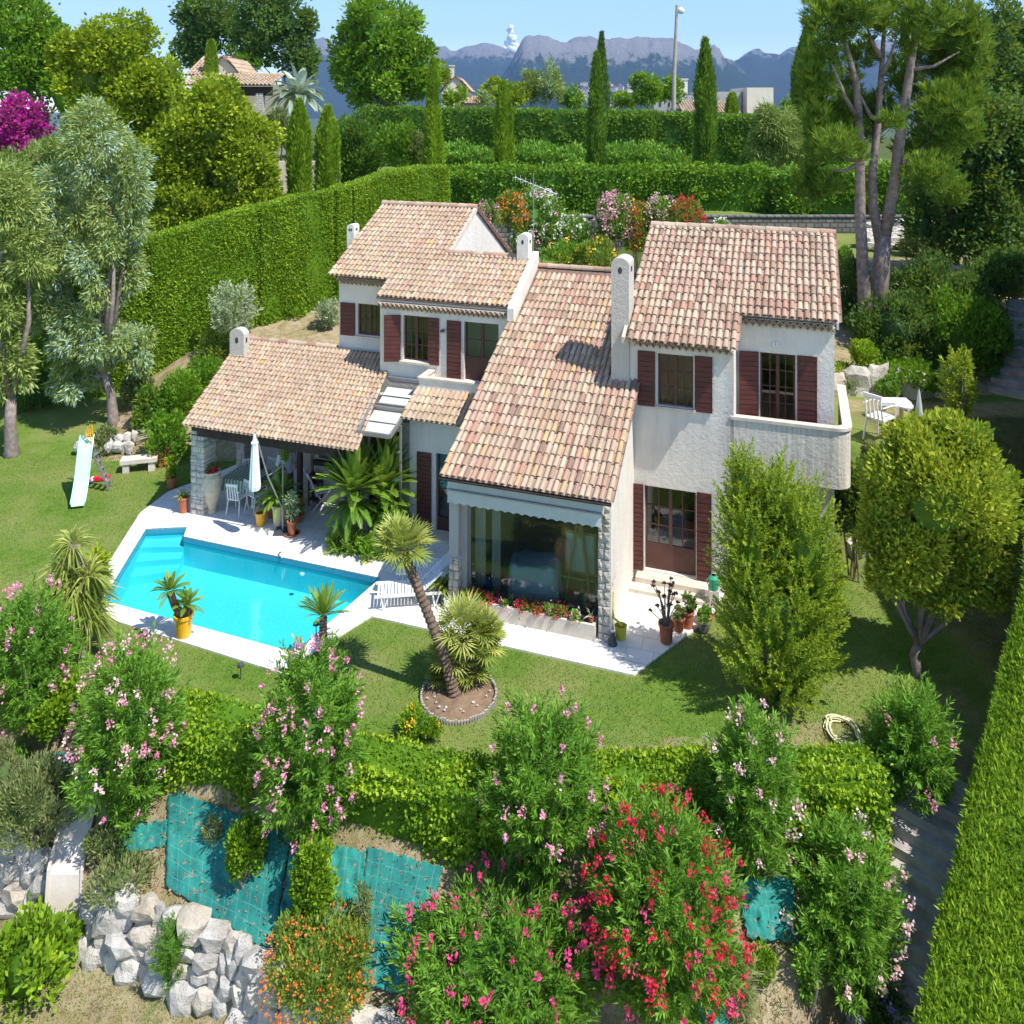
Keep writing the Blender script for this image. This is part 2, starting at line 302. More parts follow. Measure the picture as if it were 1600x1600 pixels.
def tarpm():
    m, t, b = nt('woven_tarp', .75, .2); base = ramp(t, noi(t, 1.6, 5).outputs[0], [(.35, (.014, .14, .13)), (.65, (.03, .26, .22))]).outputs[0]
    for an in ('gu', 'gv'):
        a = nd(t, 'ShaderNodeAttribute', attribute_name=an); f = nd(t, 'ShaderNodeMath', operation='FRACT'); t.links.new(a.outputs['Fac'], f.inputs[0])
        l = nd(t, 'ShaderNodeMath', operation='LESS_THAN'); l.inputs[1].default_value = .045; t.links.new(f.outputs[0], l.inputs[0])
        s_ = nd(t, 'ShaderNodeMath', operation='MULTIPLY'); s_.inputs[1].default_value = .22; t.links.new(l.outputs[0], s_.inputs[0]); base = mixc(t, s_.outputs[0], base, (.25, .55, .45))
    li = noi(t, 9, 6, .7); base = mixc(t, ramp(t, li.outputs[0], [(.60, (0, 0, 0)), (.66, (.8, .8, .8))]).outputs[0], base, (.40, .22, .12))
    t.links.new(base, b.inputs['Base Color']); bump(t, b, noi(t, 6, 4).outputs[0], .5, .05); return m
M['tarp'] = tarpm()
def groundm():
    m, t, b = nt('lawn_and_soil', .95, .1); co_ = nd(t, 'ShaderNodeTexCoord').outputs['Object']
    n1 = noi(t, .5, 4, vec=co_); n2 = noi(t, 5, 6, .7, vec=co_); n3 = noi(t, 40, 3, .7, vec=co_); n4 = noi(t, 1.4, 5, .6, vec=co_, dist=1)
    lawn = ramp(t, n2.outputs[0], [(.25, (.075, .145, .022)), (.5, (.135, .23, .035)), (.8, (.21, .29, .06))]).outputs[0]
    lawn = mixc(t, ramp(t, n1.outputs[0], [(.40, (0, 0, 0)), (.62, (.9, .9, .9))]).outputs[0], lawn, (.25, .28, .09))
    lawn = mixc(t, .45, lawn, ramp(t, n3.outputs[0], [(.3, (.35, .35, .3)), (.65, (1, 1, 1))]).outputs[0], 'MULTIPLY')
    soil = ramp(t, n2.outputs[0], [(.25, (.20, .14, .08)), (.5, (.42, .33, .21)), (.75, (.52, .43, .29))]).outputs[0]
    soil = mixc(t, ramp(t, n4.outputs[0], [(.45, (0, 0, 0)), (.6, (.75, .75, .75))]).outputs[0], soil, (.24, .22, .08))
    soil = mixc(t, .5, soil, ramp(t, n3.outputs[0], [(.3, (.3, .3, .3)), (.6, (1, 1, 1))]).outputs[0], 'MULTIPLY')
    a = nd(t, 'ShaderNodeAttribute', attribute_name='dry'); ad = nd(t, 'ShaderNodeMath', operation='ADD'); t.links.new(a.outputs['Fac'], ad.inputs[0])
    ns = nd(t, 'ShaderNodeMath', operation='MULTIPLY_ADD'); t.links.new(n4.outputs[0], ns.inputs[0]); ns.inputs[1].default_value = .8; ns.inputs[2].default_value = -.4; t.links.new(ns.outputs[0], ad.inputs[1])
    f = ramp(t, ad.outputs[0], [(.4, (0, 0, 0)), (.6, (1, 1, 1))]).outputs[0]
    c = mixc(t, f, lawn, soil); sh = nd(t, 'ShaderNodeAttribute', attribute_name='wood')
    c = mixc(t, sh.outputs['Fac'], c, ramp(t, n2.outputs[0], [(.3, (.03, .05, .015)), (.7, (.10, .12, .04))]).outputs[0])  # mask tints the ground dark, painting hedge shade into its colour
    t.links.new(c, b.inputs['Base Color']); bump(t, b, n3.outputs[0], .6, .05); return m
M['ground'] = groundm()
# ---------------------------------------------------------------- foliage generators (numpy)
def unit(a): return a / np.maximum(np.linalg.norm(a, axis=-1, keepdims=True), 1e-9)
def rdir(n, rg): return unit(rg.normal(size=(n, 3)))
class Leaves:
    def __init__(s): s.V = []; s.R = []
    def add(s, P, D, L, Wd, r, S_=None, rg=RNG, bend=0):
        n = len(P)
        if n == 0: return
        D = unit(D); S_ = unit(np.cross(D, rdir(n, rg))) if S_ is None else unit(S_)
        L = np.broadcast_to(np.asarray(L, float), (n,))[:, None]; Wd = np.broadcast_to(np.asarray(Wd, float), (n,))[:, None]
        md = P + D * L * .5; tip = P + D * L
        if np.any(bend): tip = tip - np.array((0, 0, 1)) * (L * bend)
        s.V.append(np.stack([P, md + S_ * Wd / 2, tip, md - S_ * Wd / 2], 1).reshape(-1, 3)); s.R.append(np.clip(r, 0, 1) * np.ones(n))
    def solid(s, V, F4, r):
        "quads of a solid core"
        V = np.asarray(V, float); F4 = np.asarray(F4); s.V.append(V[F4].reshape(-1, 3)); s.R.append(np.full(len(F4), r))
    def build(s, name, mat, parent=None, wloc=True, kind=None):
        V = np.concatenate(s.V); R = np.concatenate(s.R); F = np.arange(len(V)).reshape(-1, 4)
        o = mk(name, V, F, mat, parent, r=R, wloc=wloc)
        if kind: o['kind'] = kind
        return o
def blobcore(LV, c, R, seed, k=.55, r=.03):
    V, F = ico(2); off = Vector((seed * 3.7 % 40, seed * 1.3 % 40, 0)); P = []
    for p in V:
        q = Vector(p); q *= k * (1 + .35 * noise.noise(q * 1.8 + off)); P.append((c[0] + q.x * R[0], c[1] + q.y * R[1], c[2] + q.z * R[2]))
    LV.solid(P, [(a, b, c_, c_) for a, b, c_ in F], r)
def clumps(LV, c, R, L, Wd, cov=2.2, ncl=26, up=.35, rg=RNG, lo=0, hi=1, rcl=.34, solid=True, bottom=-.75, inner=.55, droop=0):
    c = np.array(c, float); R = np.array(R, float)
    area = 4 * math.pi * ((R[0] * R[1]) ** 1.6 / 3 + (R[0] * R[2]) ** 1.6 / 3 + (R[1] * R[2]) ** 1.6 / 3) ** (1 / 1.6)
    n = int(cov * area / (L * Wd * .5))
    d = rdir(ncl * 3, rg); d = d[d[:, 2] > bottom][:ncl]; ncl = len(d)
    cc = c + R * d * rg.uniform(.55, .88, (ncl, 1)); rad = R.mean() * rcl * rg.uniform(.7, 1.25, ncl); tone = rg.uniform(0, 1, ncl)
    k = rg.choice(ncl, n, p=rad ** 2 / (rad ** 2).sum()); e = rdir(n, rg); q = rad[k] * rg.uniform(.35, 1, n) ** .6 * np.where(rg.random(n) < .14, rg.uniform(1, 1.55, n), 1)
    P = cc[k] + e * q[:, None] * (R / R.mean()) ** .6
    nn = np.linalg.norm((P - c) / R, axis=1); keep = nn > inner
    P, e, k, nn = P[keep], e[keep], k[keep], nn[keep]; n = len(P)
    out = unit((P - c) / R)
    D = unit(e * .5 + out * .5 + rg.normal(size=(n, 3)) * .5 + np.array((0, 0, up - droop)))
    r = lo + (hi - lo) * np.clip(.35 * tone[k] + .65 * rg.random(n), 0, 1)
    LV.add(P, D, L * rg.uniform(.7, 1.3, n), Wd * rg.uniform(.8, 1.2, n), r, rg=rg)
    if solid: blobcore(LV, c, R, int(rg.integers(99)), .52)
def shoots(LV, c, R, ns, L, Wd, per=22, up=.9, rg=RNG, lsh=.4, lo=0, hi=1, solid=True, bottom=-.92):
    "upright leafy shoots (oleander)"
    c = np.array(c, float); R = np.array(R, float); d = rdir(ns * 2, rg); d = d[d[:, 2] > bottom][:ns]; ns = len(d)
    lump = np.array([noise.noise(Vector(p) * 2.2 + Vector((c[0], c[1], 0))) for p in d])
    tip = c + R * d * (rg.uniform(.72, 1.0, (ns, 1)) + .42 * lump[:, None]); sd = unit(d * np.array((1, 1, .6)) + np.array((0, 0, up)) + rg.normal(size=(ns, 3)) * .15); tone = rg.random(ns)
    k = np.repeat(np.arange(ns), per); t = np.tile(np.linspace(0, 1, per), ns); n = len(k)
    P = tip[k] - sd[k] * (t * lsh)[:, None]; a = rg.uniform(0, 2 * math.pi, n); A = unit(np.cross(sd, (0.31, .87, .1)))[k]; B = np.cross(sd[k], A)
    rad = A * np.cos(a)[:, None] + B * np.sin(a)[:, None]
    D = unit(sd[k] * (.9 - .5 * t)[:, None] + rad * (.45 + .5 * t)[:, None])
    r = lo + (hi - lo) * np.clip(.3 * tone[k] + .35 * rg.random(n) + .35 * (1 - t), 0, 1)
    LV.add(P, D, L * rg.uniform(.75, 1.2, n), Wd, r, rg=rg, bend=.12)
    if solid: blobcore(LV, c, R, int(rg.integers(99)), .42)
    return tip, sd
def flowers(parent, name, mat, c, R, n, rg=RNG, cs=.07, L=.045, per=20, face=(0, -.7, .7), region=None, spread=1.0):
    c = np.array(c, float); R = np.array(R, float); LV = Leaves(); f = unit(np.array(face, float)); d = rdir(n * 12, rg)
    if region is not None: d = d[np.array([region(p) for p in d])]
    d = d[(d @ f) > .05][:n]; n = len(d); p0 = c + R * d * rg.uniform(.97, 1.1, (n, 1))
    k = np.repeat(np.arange(n), per); m = len(k); P = p0[k] + rg.normal(size=(m, 3)) * cs * np.array((.5, .5, .9)) * rg.uniform(.5, 1.3, n)[k][:, None]
    D = unit(d[k] * .6 + rdir(m, rg) + np.array((0, -.3, .3))); LV.add(P, D, L * rg.uniform(.8, 1.3, m), L * .85, rg.random(m) * .7 + .3 * rg.random(n)[k], rg=rg)
    return LV.build(name, mat, parent, kind='stuff')
# --- where a plant seen in an ellipse of the photo stands
def solve(cx, cy, rx, ry, depth=1.0, sink=0.0, Y=None, base=None):
    m = (cy - HY) / FP
    def geo(Y):
        X, _, z = at(cx, cy, Y); s = Y / FP; RX = rx * s; RD = RX * depth; q = (ry * s) ** 2 - (RD * m) ** 2; RZ = math.sqrt(max(q, (ry * s * .55) ** 2)); return X, z, RX, RD, RZ
    if Y is None:
        if base: Y = gp(*base)[1]
        else:
            lo = None
            for Yt in np.arange(60, 8, -.1):
                X, z, RX, RD, RZ = geo(Yt)
                if z - RZ + sink >= H(X, Yt): lo = Yt; break
            Y = lo if lo else 14
    X, z, RX, RD, RZ = geo(Y); return (X, Y, z), (RX, RD, RZ)
def stemmy(parent, mat, b, c, R, n, rad, rg, name='stem'):
    mb = MB()
    for i in range(n):
        a = rg.uniform(0, 6.28); q = np.array((math.cos(a) * R[0] * .5, math.sin(a) * R[1] * .5, R[2] * rg.uniform(.1, .5)))
        p1 = np.array(b) + np.array((rg.uniform(-.1, .1), rg.uniform(-.1, .1), -.05)); p2 = np.array(c) + q
        mb.tube([p1, (p1 + p2) / 2 + rg.normal(size=3) * .06, p2], [rad, rad * .8, rad * .4], 6)
    return mb.build(name, mat, parent, wloc=True)
def bush(name, label, cat, px, mat='ole', kind='shoots', L=.14, Wd=.026, dens=1.0, fl=None, group=None, depth=1.0, sink=.1, Y=None, seed=1, lo=0, hi=1, ns=None, up=.9, lsh=.4, extra=None, cov=2.2, ncl=26, solid=True):
    rg = np.random.default_rng(seed); c, R = solve(*px, depth=depth, sink=sink, Y=Y); b = (c[0], c[1], H(c[0], c[1]))
    t = root(name, label, cat, b, group=group); LV = Leaves()
    for cc, RR in [(c, R)] + (extra(c, R) if extra else []):
        if kind == 'shoots': shoots(LV, cc, RR, int((ns or 330) * dens), L, Wd, rg=rg, lo=lo, hi=hi, up=up, lsh=lsh, solid=solid)
        else: clumps(LV, cc, RR, L, Wd, cov=cov * dens, ncl=ncl, up=up, rg=rg, lo=lo, hi=hi, solid=solid)
    LV.build('foliage', M[mat], t); stemmy(t, M['bark'], b, c, R, 5, .025, rg)
    for f in (fl or []):
        flowers(t, 'blossom', M[f[0]], c, R, f[1], rg=rg, **(f[2] if len(f) > 2 else {}))
    return t
def limbtree(parent, mat, base, targets, r0, rg, name='trunk', fork=.35):
    "one mesh: a tapered trunk with limbs into each crown lobe"
    mb = MB(); base = np.array(base, float); T = [np.array(q, float) for q in targets]; cen = sum(T) / len(T)
    f = base + (cen - base) * fork; f[:2] += rg.normal(size=2) * r0 * .5
    mb.tube([base - (0, 0, .2), base + (f - base) * .1, base + (f - base) * .55 + np.append(rg.normal(size=2) * r0 * .3, 0), f], [r0 * 1.5, r0 * 1.05, r0 * .85, r0 * .75], 10)
    for q in T:
        mid = (f + q) / 2 + rg.normal(size=3) * np.linalg.norm(q - f) * .08; mb.tube([f - (0, 0, r0 * .3), mid, q], [r0 * .6, r0 * .4, r0 * .12], 7)
    return mb.build(name, mat, parent, smooth=True, wloc=True)
def tree(name, label, cat, lobes, Y=None, base=None, mat='oak', L=.2, Wd=.12, r0=.16, group=None, seed=1, cov=2.0, ncl=24, up=.3, depth=.9, trunk='bark', lo=0, hi=1, droop=0, solid=True, rcl=.34, inner=.55, mats2=None, fork=.35, cont=None):
    "lobes: (cx, cy, rx, ry[, dY]) in photo pixels at depth Y"
    rg = np.random.default_rng(seed)
    if base is not None:
        bx = gp(*base); Y = Y or bx[1]
    LV = Leaves(); cen = []; lob = []
    for lb in lobes:
        yy = Y + (lb[4] if len(lb) > 4 else 0); c, R = solve(*lb[:4], depth=depth, Y=yy); lob.append((c, R)); cen.append(np.array(c) - (0, 0, R[2] * .15))
    b = bx if base is not None else (float(np.mean([c[0] for c, _ in lob])), Y, H(float(np.mean([c[0] for c, _ in lob])), Y))
    t = root(name, label, cat, b, group=group)
    for c, R in lob: clumps(LV, c, R, L, Wd, cov=cov, ncl=ncl, up=up, rg=rg, lo=lo, hi=hi, solid=solid, rcl=rcl, droop=droop, inner=inner)
    LV.build('crown', M[mat], t); limbtree(t, M[trunk], b, cen, r0, rg, fork=fork)
    return t, lob
def cypress(label, cx, ytop, ybot, wpx, Y, mat='cypress', seed=1, taper=.35, L=.28, Wd=.07, name='cypress_tree', cat='cypress', group=None, ragged=.12, round_=False, dens=1.0):
    rg = np.random.default_rng(seed); X, _, zt = at(cx, ytop, Y); zb = CH - (ybot - HY) * Y / FP; g = H(X, Y); r0 = wpx * Y / FP / 2; zb = min(zb, g + .5) if round_ else g
    t = root(name, label, cat, (X, Y, g), group=group); hh = zt - zb; n = int(dens * 2 * math.pi * r0 * hh * 2.6 / (L * Wd * .5)); tt = rg.random(n)
    def prof(q):
        if round_: return r0 * np.sqrt(np.clip(1 - np.clip((q - .72) / .28, 0, 1) ** 2, 0, 1)) * (.92 + .08 * np.sin(q * 5))
        return r0 * np.clip(np.minimum(1, (1 - q) / taper) ** .8, .04, 1) * (.72 + .28 * np.clip(q / .15, 0, 1))
    a = rg.uniform(0, 2 * math.pi, n); lump = np.array([noise.noise(Vector((math.cos(x) * 1.5, math.sin(x) * 1.5, q * hh * .6 + seed))) for x, q in zip(a, tt)]) if n < 90000 else 0
    q = prof(tt) * (1 + ragged * 1.6 * lump + rg.normal(size=n) * ragged * .5) * .92; rad = np.stack([np.cos(a), np.sin(a), np.zeros(n)], 1)
    P = np.array((X, Y, zb)) + rad * q[:, None] + np.stack([np.zeros(n), np.zeros(n), tt * hh - L * .4], 1)
    D = unit(rad * .45 + np.array((0, 0, 1)) + rg.normal(size=(n, 3)) * .25); LV = Leaves()
    LV.add(P, D, L * rg.uniform(.6, 1.3, n), Wd, np.clip(.5 + .9 * lump + rg.normal(size=n) * .25, 0, 1), rg=rg)
    mb = MB(); pr = [(.02 + float(prof(np.array(x))) * .72, zb - g + hh * x * .96) for x in np.linspace(0, 1, 14)]
    mb.lathe(pr, (X, Y, g), 12); LV.solid(np.array(mb.V), np.array(mb.F), .2)
    LV.build('foliage', M[mat], t); k = MB(); k.tube([(X, Y, g - .2), (X, Y, g + .4 + hh * .3)], [r0 * .25, r0 * .12], 8); k.build('trunk', M['bark'], t, wloc=True)
    return t
def hedge(label, path, width, mat='hedge', L=.09, Wd=.05, cov=2.4, name='clipped_hedge', cat='hedge', group=None, seed=1, lump=.05, up=.2, lo=0, hi=1, dirr='out', lat=0):
    "path: (X, Y, z bottom, z top) along the centre line"
    rg = np.random.default_rng(seed); P = np.array(path, float); t = root(name, label, cat, tuple(P[0, :3]), group=group)
    seg = np.diff(P, axis=0); ln = np.hypot(seg[:, 0], seg[:, 1]); per = []
    T = np.gradient(P[:, :2], axis=0); T = unit(T); N = np.stack([T[:, 1], -T[:, 0]], 1)
    LV = Leaves(); w = width / 2
    def interp(s, i): return P[i] + seg[i] * s[:, None], unit(N[i] * (1 - s[:, None]) + N[i + 1] * s[:, None])
    hh = (P[:-1, 3] - P[:-1, 2] + P[1:, 3] - P[1:, 2]) / 2
    faces = []
    for side in (-1, 1, 0):
        A = ln * (hh if side else width)
        n = int(cov * 1.45 * A.sum() / (L * Wd * .5)); i = rg.choice(len(ln), n, p=A / A.sum()); s = rg.random(n); q, nn = interp(s, i); v = rg.random(n); bump_ = rg.normal(size=n) * lump * .6
        f = np.array([noise.noise(Vector((a * .9, b * .9, c_ * .9 + seed))) for a, b, c_ in zip(q[:, 0], q[:, 1], v * 3)]); bump_ = bump_ + f * lump * 2.2
        if side:
            z = q[:, 2] + (q[:, 3] - q[:, 2]) * v; off = side * (w + bump_); X = q[:, :2] + nn * off[:, None]; out = np.concatenate([nn * side, np.zeros((n, 1))], 1)
        else:
            z = q[:, 3] + bump_; off = (v * 2 - 1) * w; X = q[:, :2] + nn * off[:, None]; out = np.tile(np.array((0, 0, 1.)), (n, 1))
        PP = np.concatenate([X, z[:, None]], 1)
        D = unit(out * (.35 if dirr == 'flat' else .6) + rdir(n, rg) * .9 + np.array((0, 0, up)))
        r = np.clip(lo + (hi - lo) * (.5 + .55 * f + rg.normal(size=n) * .25), 0, 1)
        LV.add(PP - D * L * .4, D, L * rg.uniform(.7, 1.3, n), Wd, r, rg=rg)
    for e in (0, -1):   # ends
        A = width * (P[e, 3] - P[e, 2]); n = int(cov * A / (L * Wd * .5)); v = rg.random(n); off = (rg.random(n) * 2 - 1) * w; X = P[e, :2] + N[e] * off[:, None]
        out = np.append(T[e] * (-1 if e == 0 else 1), 0); PP = np.concatenate([X, (P[e, 2] + (P[e, 3] - P[e, 2]) * v)[:, None]], 1) + out * rg.normal(size=(n, 1)) * lump
        D = unit(out * .6 + rdir(n, rg) * .8 + np.array((0, 0, up))); LV.add(PP, D, L, Wd, rg.random(n), rg=rg)
    k = .96 * w; m = len(P); V = []
    for i in range(m):
        a = P[i, :2] + N[i] * k; b = P[i, :2] - N[i] * k; zt = P[i, 3] - L * .4; V += [(*a, P[i, 2] - .3), (*b, P[i, 2] - .3), (*b, zt), (*a, zt)]
    F = [(i * 4 + j, i * 4 + (j + 1) % 4, i * 4 + 4 + (j + 1) % 4, i * 4 + 4 + j) for i in range(m - 1) for j in range(4)] + [(0, 1, 2, 3), (m * 4 - 4, m * 4 - 3, m * 4 - 2, m * 4 - 1)]
    LV.solid(V, F, .22); LV.build('foliage', M[mat], t); return t
def fanleaf(LV, p, d, R, n, wd, rg, tone, spread=1.9, cup=.25):
    "one palmate leaf: a fan of n blades"
    d = Vector(d).normalized(); s = d.cross(Vector((0, 0, 1)));
    if s.length < .05: s = d.cross(Vector((1, 0, 0)))
    s.normalize(); u = s.cross(d)
    a = np.linspace(-spread, spread, n) + rg.normal(size=n) * .04
    D = np.array(d)[None] * np.cos(a)[:, None] + np.array(s)[None] * np.sin(a)[:, None] + np.array(u)[None] * (cup * np.abs(np.sin(a)))[:, None]
    LV.add(np.tile(np.array(p), (n, 1)), D, R * (.75 + .25 * np.cos(a)), wd, np.clip(tone + rg.normal(size=n) * .12, 0, 1), rg=rg, S_=np.cross(D, np.array(u)[None]), bend=.12)
def fanpalm(parent, c, R, n, rg, mat='fan', blades=16, wd=.05, low=-.5, name='crown', LV=None, petiole=.55, lo=.15, hi=.9):
    own = LV is None; LV = LV or Leaves(); c = np.array(c, float); dirs = []
    for i in range(n):
        z = low + (1 - low) * ((i + .5) / n) ** .8; a = i * 2.39996 + rg.normal() * .2; q = math.sqrt(max(0, 1 - z * z)); d = np.array((q * math.cos(a), q * math.sin(a), z))
        p = c + d * R * petiole * rg.uniform(.8, 1.1); LV.add(np.array([c]), np.array([d]), np.linalg.norm(p - c) * 1.05, .03, .5, rg=rg)
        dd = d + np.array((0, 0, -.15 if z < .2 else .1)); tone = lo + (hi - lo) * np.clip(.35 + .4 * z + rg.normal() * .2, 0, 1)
        fanleaf(LV, p, dd, R * (1.05 - petiole) * rg.uniform(.85, 1.1) * 1.25, blades, wd, rg, tone)
    if own: return LV.build(name, M[mat], parent, wloc=False)
def frondpalm(parent, c, R, n, rg, mat='palm', nl=34, L=.3, wd=.03, low=-.2, name='crown', LV=None, droop=.5, lo=.1, hi=.9, vee=.35, top=1.0, tw=.9, pw=.75, qs=1.0):
    "feather leaves: curved rachis with leaflets both sides"
    own = LV is None; LV = LV or Leaves(); c = np.array(c, float)
    for i in range(n):
        z = low + (top - low) * ((i + .5) / n) ** pw; a = i * 2.39996 + rg.normal() * .15; q = math.sqrt(max(0, 1 - min(z, .98) ** 2)) * qs; d = np.array((q * math.cos(a), q * math.sin(a), z)); RR = R * rg.uniform(.85, 1.1)
        t = np.linspace(.12, 1, nl); P = c + d[None] * (t * RR)[:, None] + np.array((0, 0, -1))[None] * (droop * RR * t ** 2.2 * q)[:, None]
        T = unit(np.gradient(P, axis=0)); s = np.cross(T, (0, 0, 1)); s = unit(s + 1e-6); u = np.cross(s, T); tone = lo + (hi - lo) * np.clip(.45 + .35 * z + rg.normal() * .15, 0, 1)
        for sg in (-1, 1):
            D = unit(T * tw + s * sg + u * vee); LV.add(P, D, L * np.sin(np.clip(t, .05, .97) * math.pi * .8 + .35).clip(.25, 1), wd, np.clip(tone + rg.normal(size=nl) * .1, 0, 1), rg=rg, S_=np.cross(D, u), bend=.1)
        LV.add(P[:-1], T[:-1], np.linalg.norm(np.diff(P, axis=0), axis=1) * 1.2, .025, .7, rg=rg, S_=s[:-1])
    if own: return LV.build(name, M[mat], parent, wloc=False)
def palmtrunk(parent, pts, r, mat='palmbark', rings=26, name='trunk'):
    pts = [np.array(p, float) for p in pts]; Q = []; RR = []; n = rings * 2
    for i in range(n + 1):
        t = i / n * (len(pts) - 1); k = min(int(t), len(pts) - 2); f = t - k; Q.append(pts[k] * (1 - f) + pts[k + 1] * f); RR.append(r * (1.08 if i % 2 else .86) * (1.25 - .25 * min(1, i / n * 4)))
    mb = MB(); mb.tube(Q, RR, 12); return mb.build(name, M[mat], parent, wloc=True)
# ---------------------------------------------------------------- the villa (local axes: x along the front, y into the house)
villa = root('villa', 'white stucco villa with several sloping clay tile roofs behind the pool', 'house', (float(O[0]), float(O[1]), 0), -AN)
def tiles(name, P0, ax, up, na, nt, sp, ex, pred, parent, mat='tile', seed=1, slabs=(), lo=0, hi=1):
    "barrel tiles on a plane: P0 eave corner, ax unit across, up unit upslope (may be skewed)"
    rn = random.Random(seed); P0 = Vector(P0); ax = Vector(ax).normalized(); up = Vector(up).normalized(); n = ax.cross(up).normalized()
    if n.z < 0: n = -n
    mb = MB(); K = 6; ch = MB()
    for i in range(na):
        jit = rn.uniform(-.008, .008)
        for j in range(nt):
            c = P0 + ax * ((i + .5) * sp) + up * (j * ex)
            if not pred(c.x, c.y): continue
            r0 = sp * .40 * rn.uniform(.94, 1.06); r1 = sp * .33; tone = min(1, max(0, rn.betavariate(1.5, 1.3)))
            if rn.random() < .04: tone = .95
            s = ax * (jit + rn.uniform(-.012, .012)); tw = ax * rn.uniform(-.008, .008); a0 = c + s - up * .03; a1 = c + s + tw + up * (ex * 1.08); V = []
            h0 = .034 + rn.uniform(0, .012)
            for (cc, rr, hh) in ((a0, r0, h0), (a1, r1, .012)):
                for k in range(K + 1):
                    th = math.pi * k / K; V.append(cc + ax * (math.cos(th) * rr) + n * (math.sin(th) * rr * .95 + hh))
            F = [(k, k + 1, K + 2 + k, K + 1 + k) for k in range(K)]
            for k in range(K + 1): V.append(V[k] - n * .016 * 1.0 - (V[k] - (a0 + n * h0)) * .16)   # thickness at the lower rim
            F += [(k, 2 * K + 2 + k, 2 * K + 3 + k, k + 1) for k in range(K)]
            mb.add(V, F, lo + (hi - lo) * tone)
            # channel tile between this cap and the next
            cc = P0 + ax * ((i + 1) * sp) + up * (j * ex); V = []
            for (q, hh) in ((cc - up * .05, .03), (cc + up * ex, .008)):
                for k in range(4):
                    th = math.pi * k / 3; V.append(q + ax * (-math.cos(th) * sp * .42) + n * (hh + .02 - math.sin(th) * .025))
            if pred(cc.x, cc.y): mb.add(V, [(k, k + 1, 5 + k, 4 + k) for k in range(3)], lo + (hi - lo) * rn.random() * .5)
    o = mb.build(name, M[mat], parent)
    for poly in slabs:     # deck below the tiles
        d = MB(); m = len(poly); V = [Vector(p) + n * .0 for p in poly] + [Vector(p) - n * .045 for p in poly]
        d.add(V, [tuple(range(m)), tuple(range(m, 2 * m))[::-1]] + [(i, (i + 1) % m, m + (i + 1) % m, m + i) for i in range(m)]); d.build('roof_deck', M['tile_dark'], o)
    return o
def ridge(parent, p, q, r=.11, n=12, seed=3, lo=.1, hi=.9):
    rn = random.Random(seed); p = Vector(p); q = Vector(q); d = (q - p) / n; dn = d.normalized(); sd = dn.cross(Vector((0, 0, 1))).normalized(); up = sd.cross(dn); mb = MB()
    for i in range(n):
        V = []
        for (c, rr) in ((p + d * i, r), (p + d * (i + 1.12), r * .84)):
            for k in range(8): th = math.pi * (k / 7 * 1.1 - .05); V.append(c + sd * math.cos(th) * rr + up * (math.sin(th) * rr))
        mb.add(V, [(k, k + 1, 9 + k, 8 + k) for k in range(7)], rn.uniform(lo, hi))
    return mb.build('ridge_tiles', M['tile'], parent)
def genoise(parent, u0, u1, v, z, rows=2, sp=.15):
    "two corbelled rows of tile ends under the eave, mortar between the arches"
    mb = MB(); mo = MB(); n = int((u1 - u0) / sp)
    for rI in range(rows):
        vv = v - .10 * (rows - rI); zz = z - .02 - rI * .10
        for i in range(n):
            c = u0 + (i + .5 + (.5 if rI % 2 else 0)) * sp
            if c + sp / 2 > u1 + .02: continue
            V = []
            for y, q in ((vv, .48), (v + .0, .46), (vv, .36)):
                for k in range(9): th = math.pi * k / 8; V.append((c + math.cos(th) * sp * q, y, zz - .085 + math.sin(th) * (.085 if q > .4 else .065)))
            mb.add(V, [(k, k + 1, 10 + k, 9 + k) for k in range(8)] + [(k, 18 + k, 19 + k, k + 1) for k in range(8)], random.uniform(.2, .85))
        mo.box(u0, u1, vv + .05, v - .002, zz - .004, zz + .012, .1)
    o = mb.build('eave_tiles', M['tile'], parent); mo.build('mortar', M['coping'], o)
def wall(u0, u1, z0, z1, v, th, ops=(), mat='stucco', parent=villa, name='wall'):
    us = sorted({u0, u1, *[o_[0] for o_ in ops], *[o_[1] for o_ in ops]}); zs = sorted({z0, z1, *[o_[2] for o_ in ops], *[o_[3] for o_ in ops]})
    def solid(i, j):
        if not (0 <= i < len(us) - 1 and 0 <= j < len(zs) - 1): return False
        a = (us[i] + us[i + 1]) / 2; b = (zs[j] + zs[j + 1]) / 2
        return not any(o_[0] < a < o_[1] and o_[2] < b < o_[3] for o_ in ops)
    mb = MB()
    for i in range(len(us) - 1):
        for j in range(len(zs) - 1):
            if not solid(i, j): continue
            a, b, c, d = us[i], us[i + 1], zs[j], zs[j + 1]; w = v + th
            mb.add([(a, v, c), (b, v, c), (b, v, d), (a, v, d)], [(0, 1, 2, 3)]); mb.add([(a, w, c), (b, w, c), (b, w, d), (a, w, d)], [(3, 2, 1, 0)])
            if not solid(i - 1, j): mb.add([(a, v, c), (a, w, c), (a, w, d), (a, v, d)], [(3, 2, 1, 0)])
            if not solid(i + 1, j): mb.add([(b, v, c), (b, w, c), (b, w, d), (b, v, d)], [(0, 1, 2, 3)])
            if not solid(i, j - 1): mb.add([(a, v, c), (b, v, c), (b, w, c), (a, w, c)], [(3, 2, 1, 0)])
            if not solid(i, j + 1): mb.add([(a, v, d), (b, v, d), (b, w, d), (a, w, d)], [(0, 1, 2, 3)])
    return mb.build(name, M[mat], parent)
def sidewall(poly, u0, u1, mat='stucco', name='wall'): return MB().prism(poly, 'x', u0, u1).build(name, M[mat], villa)
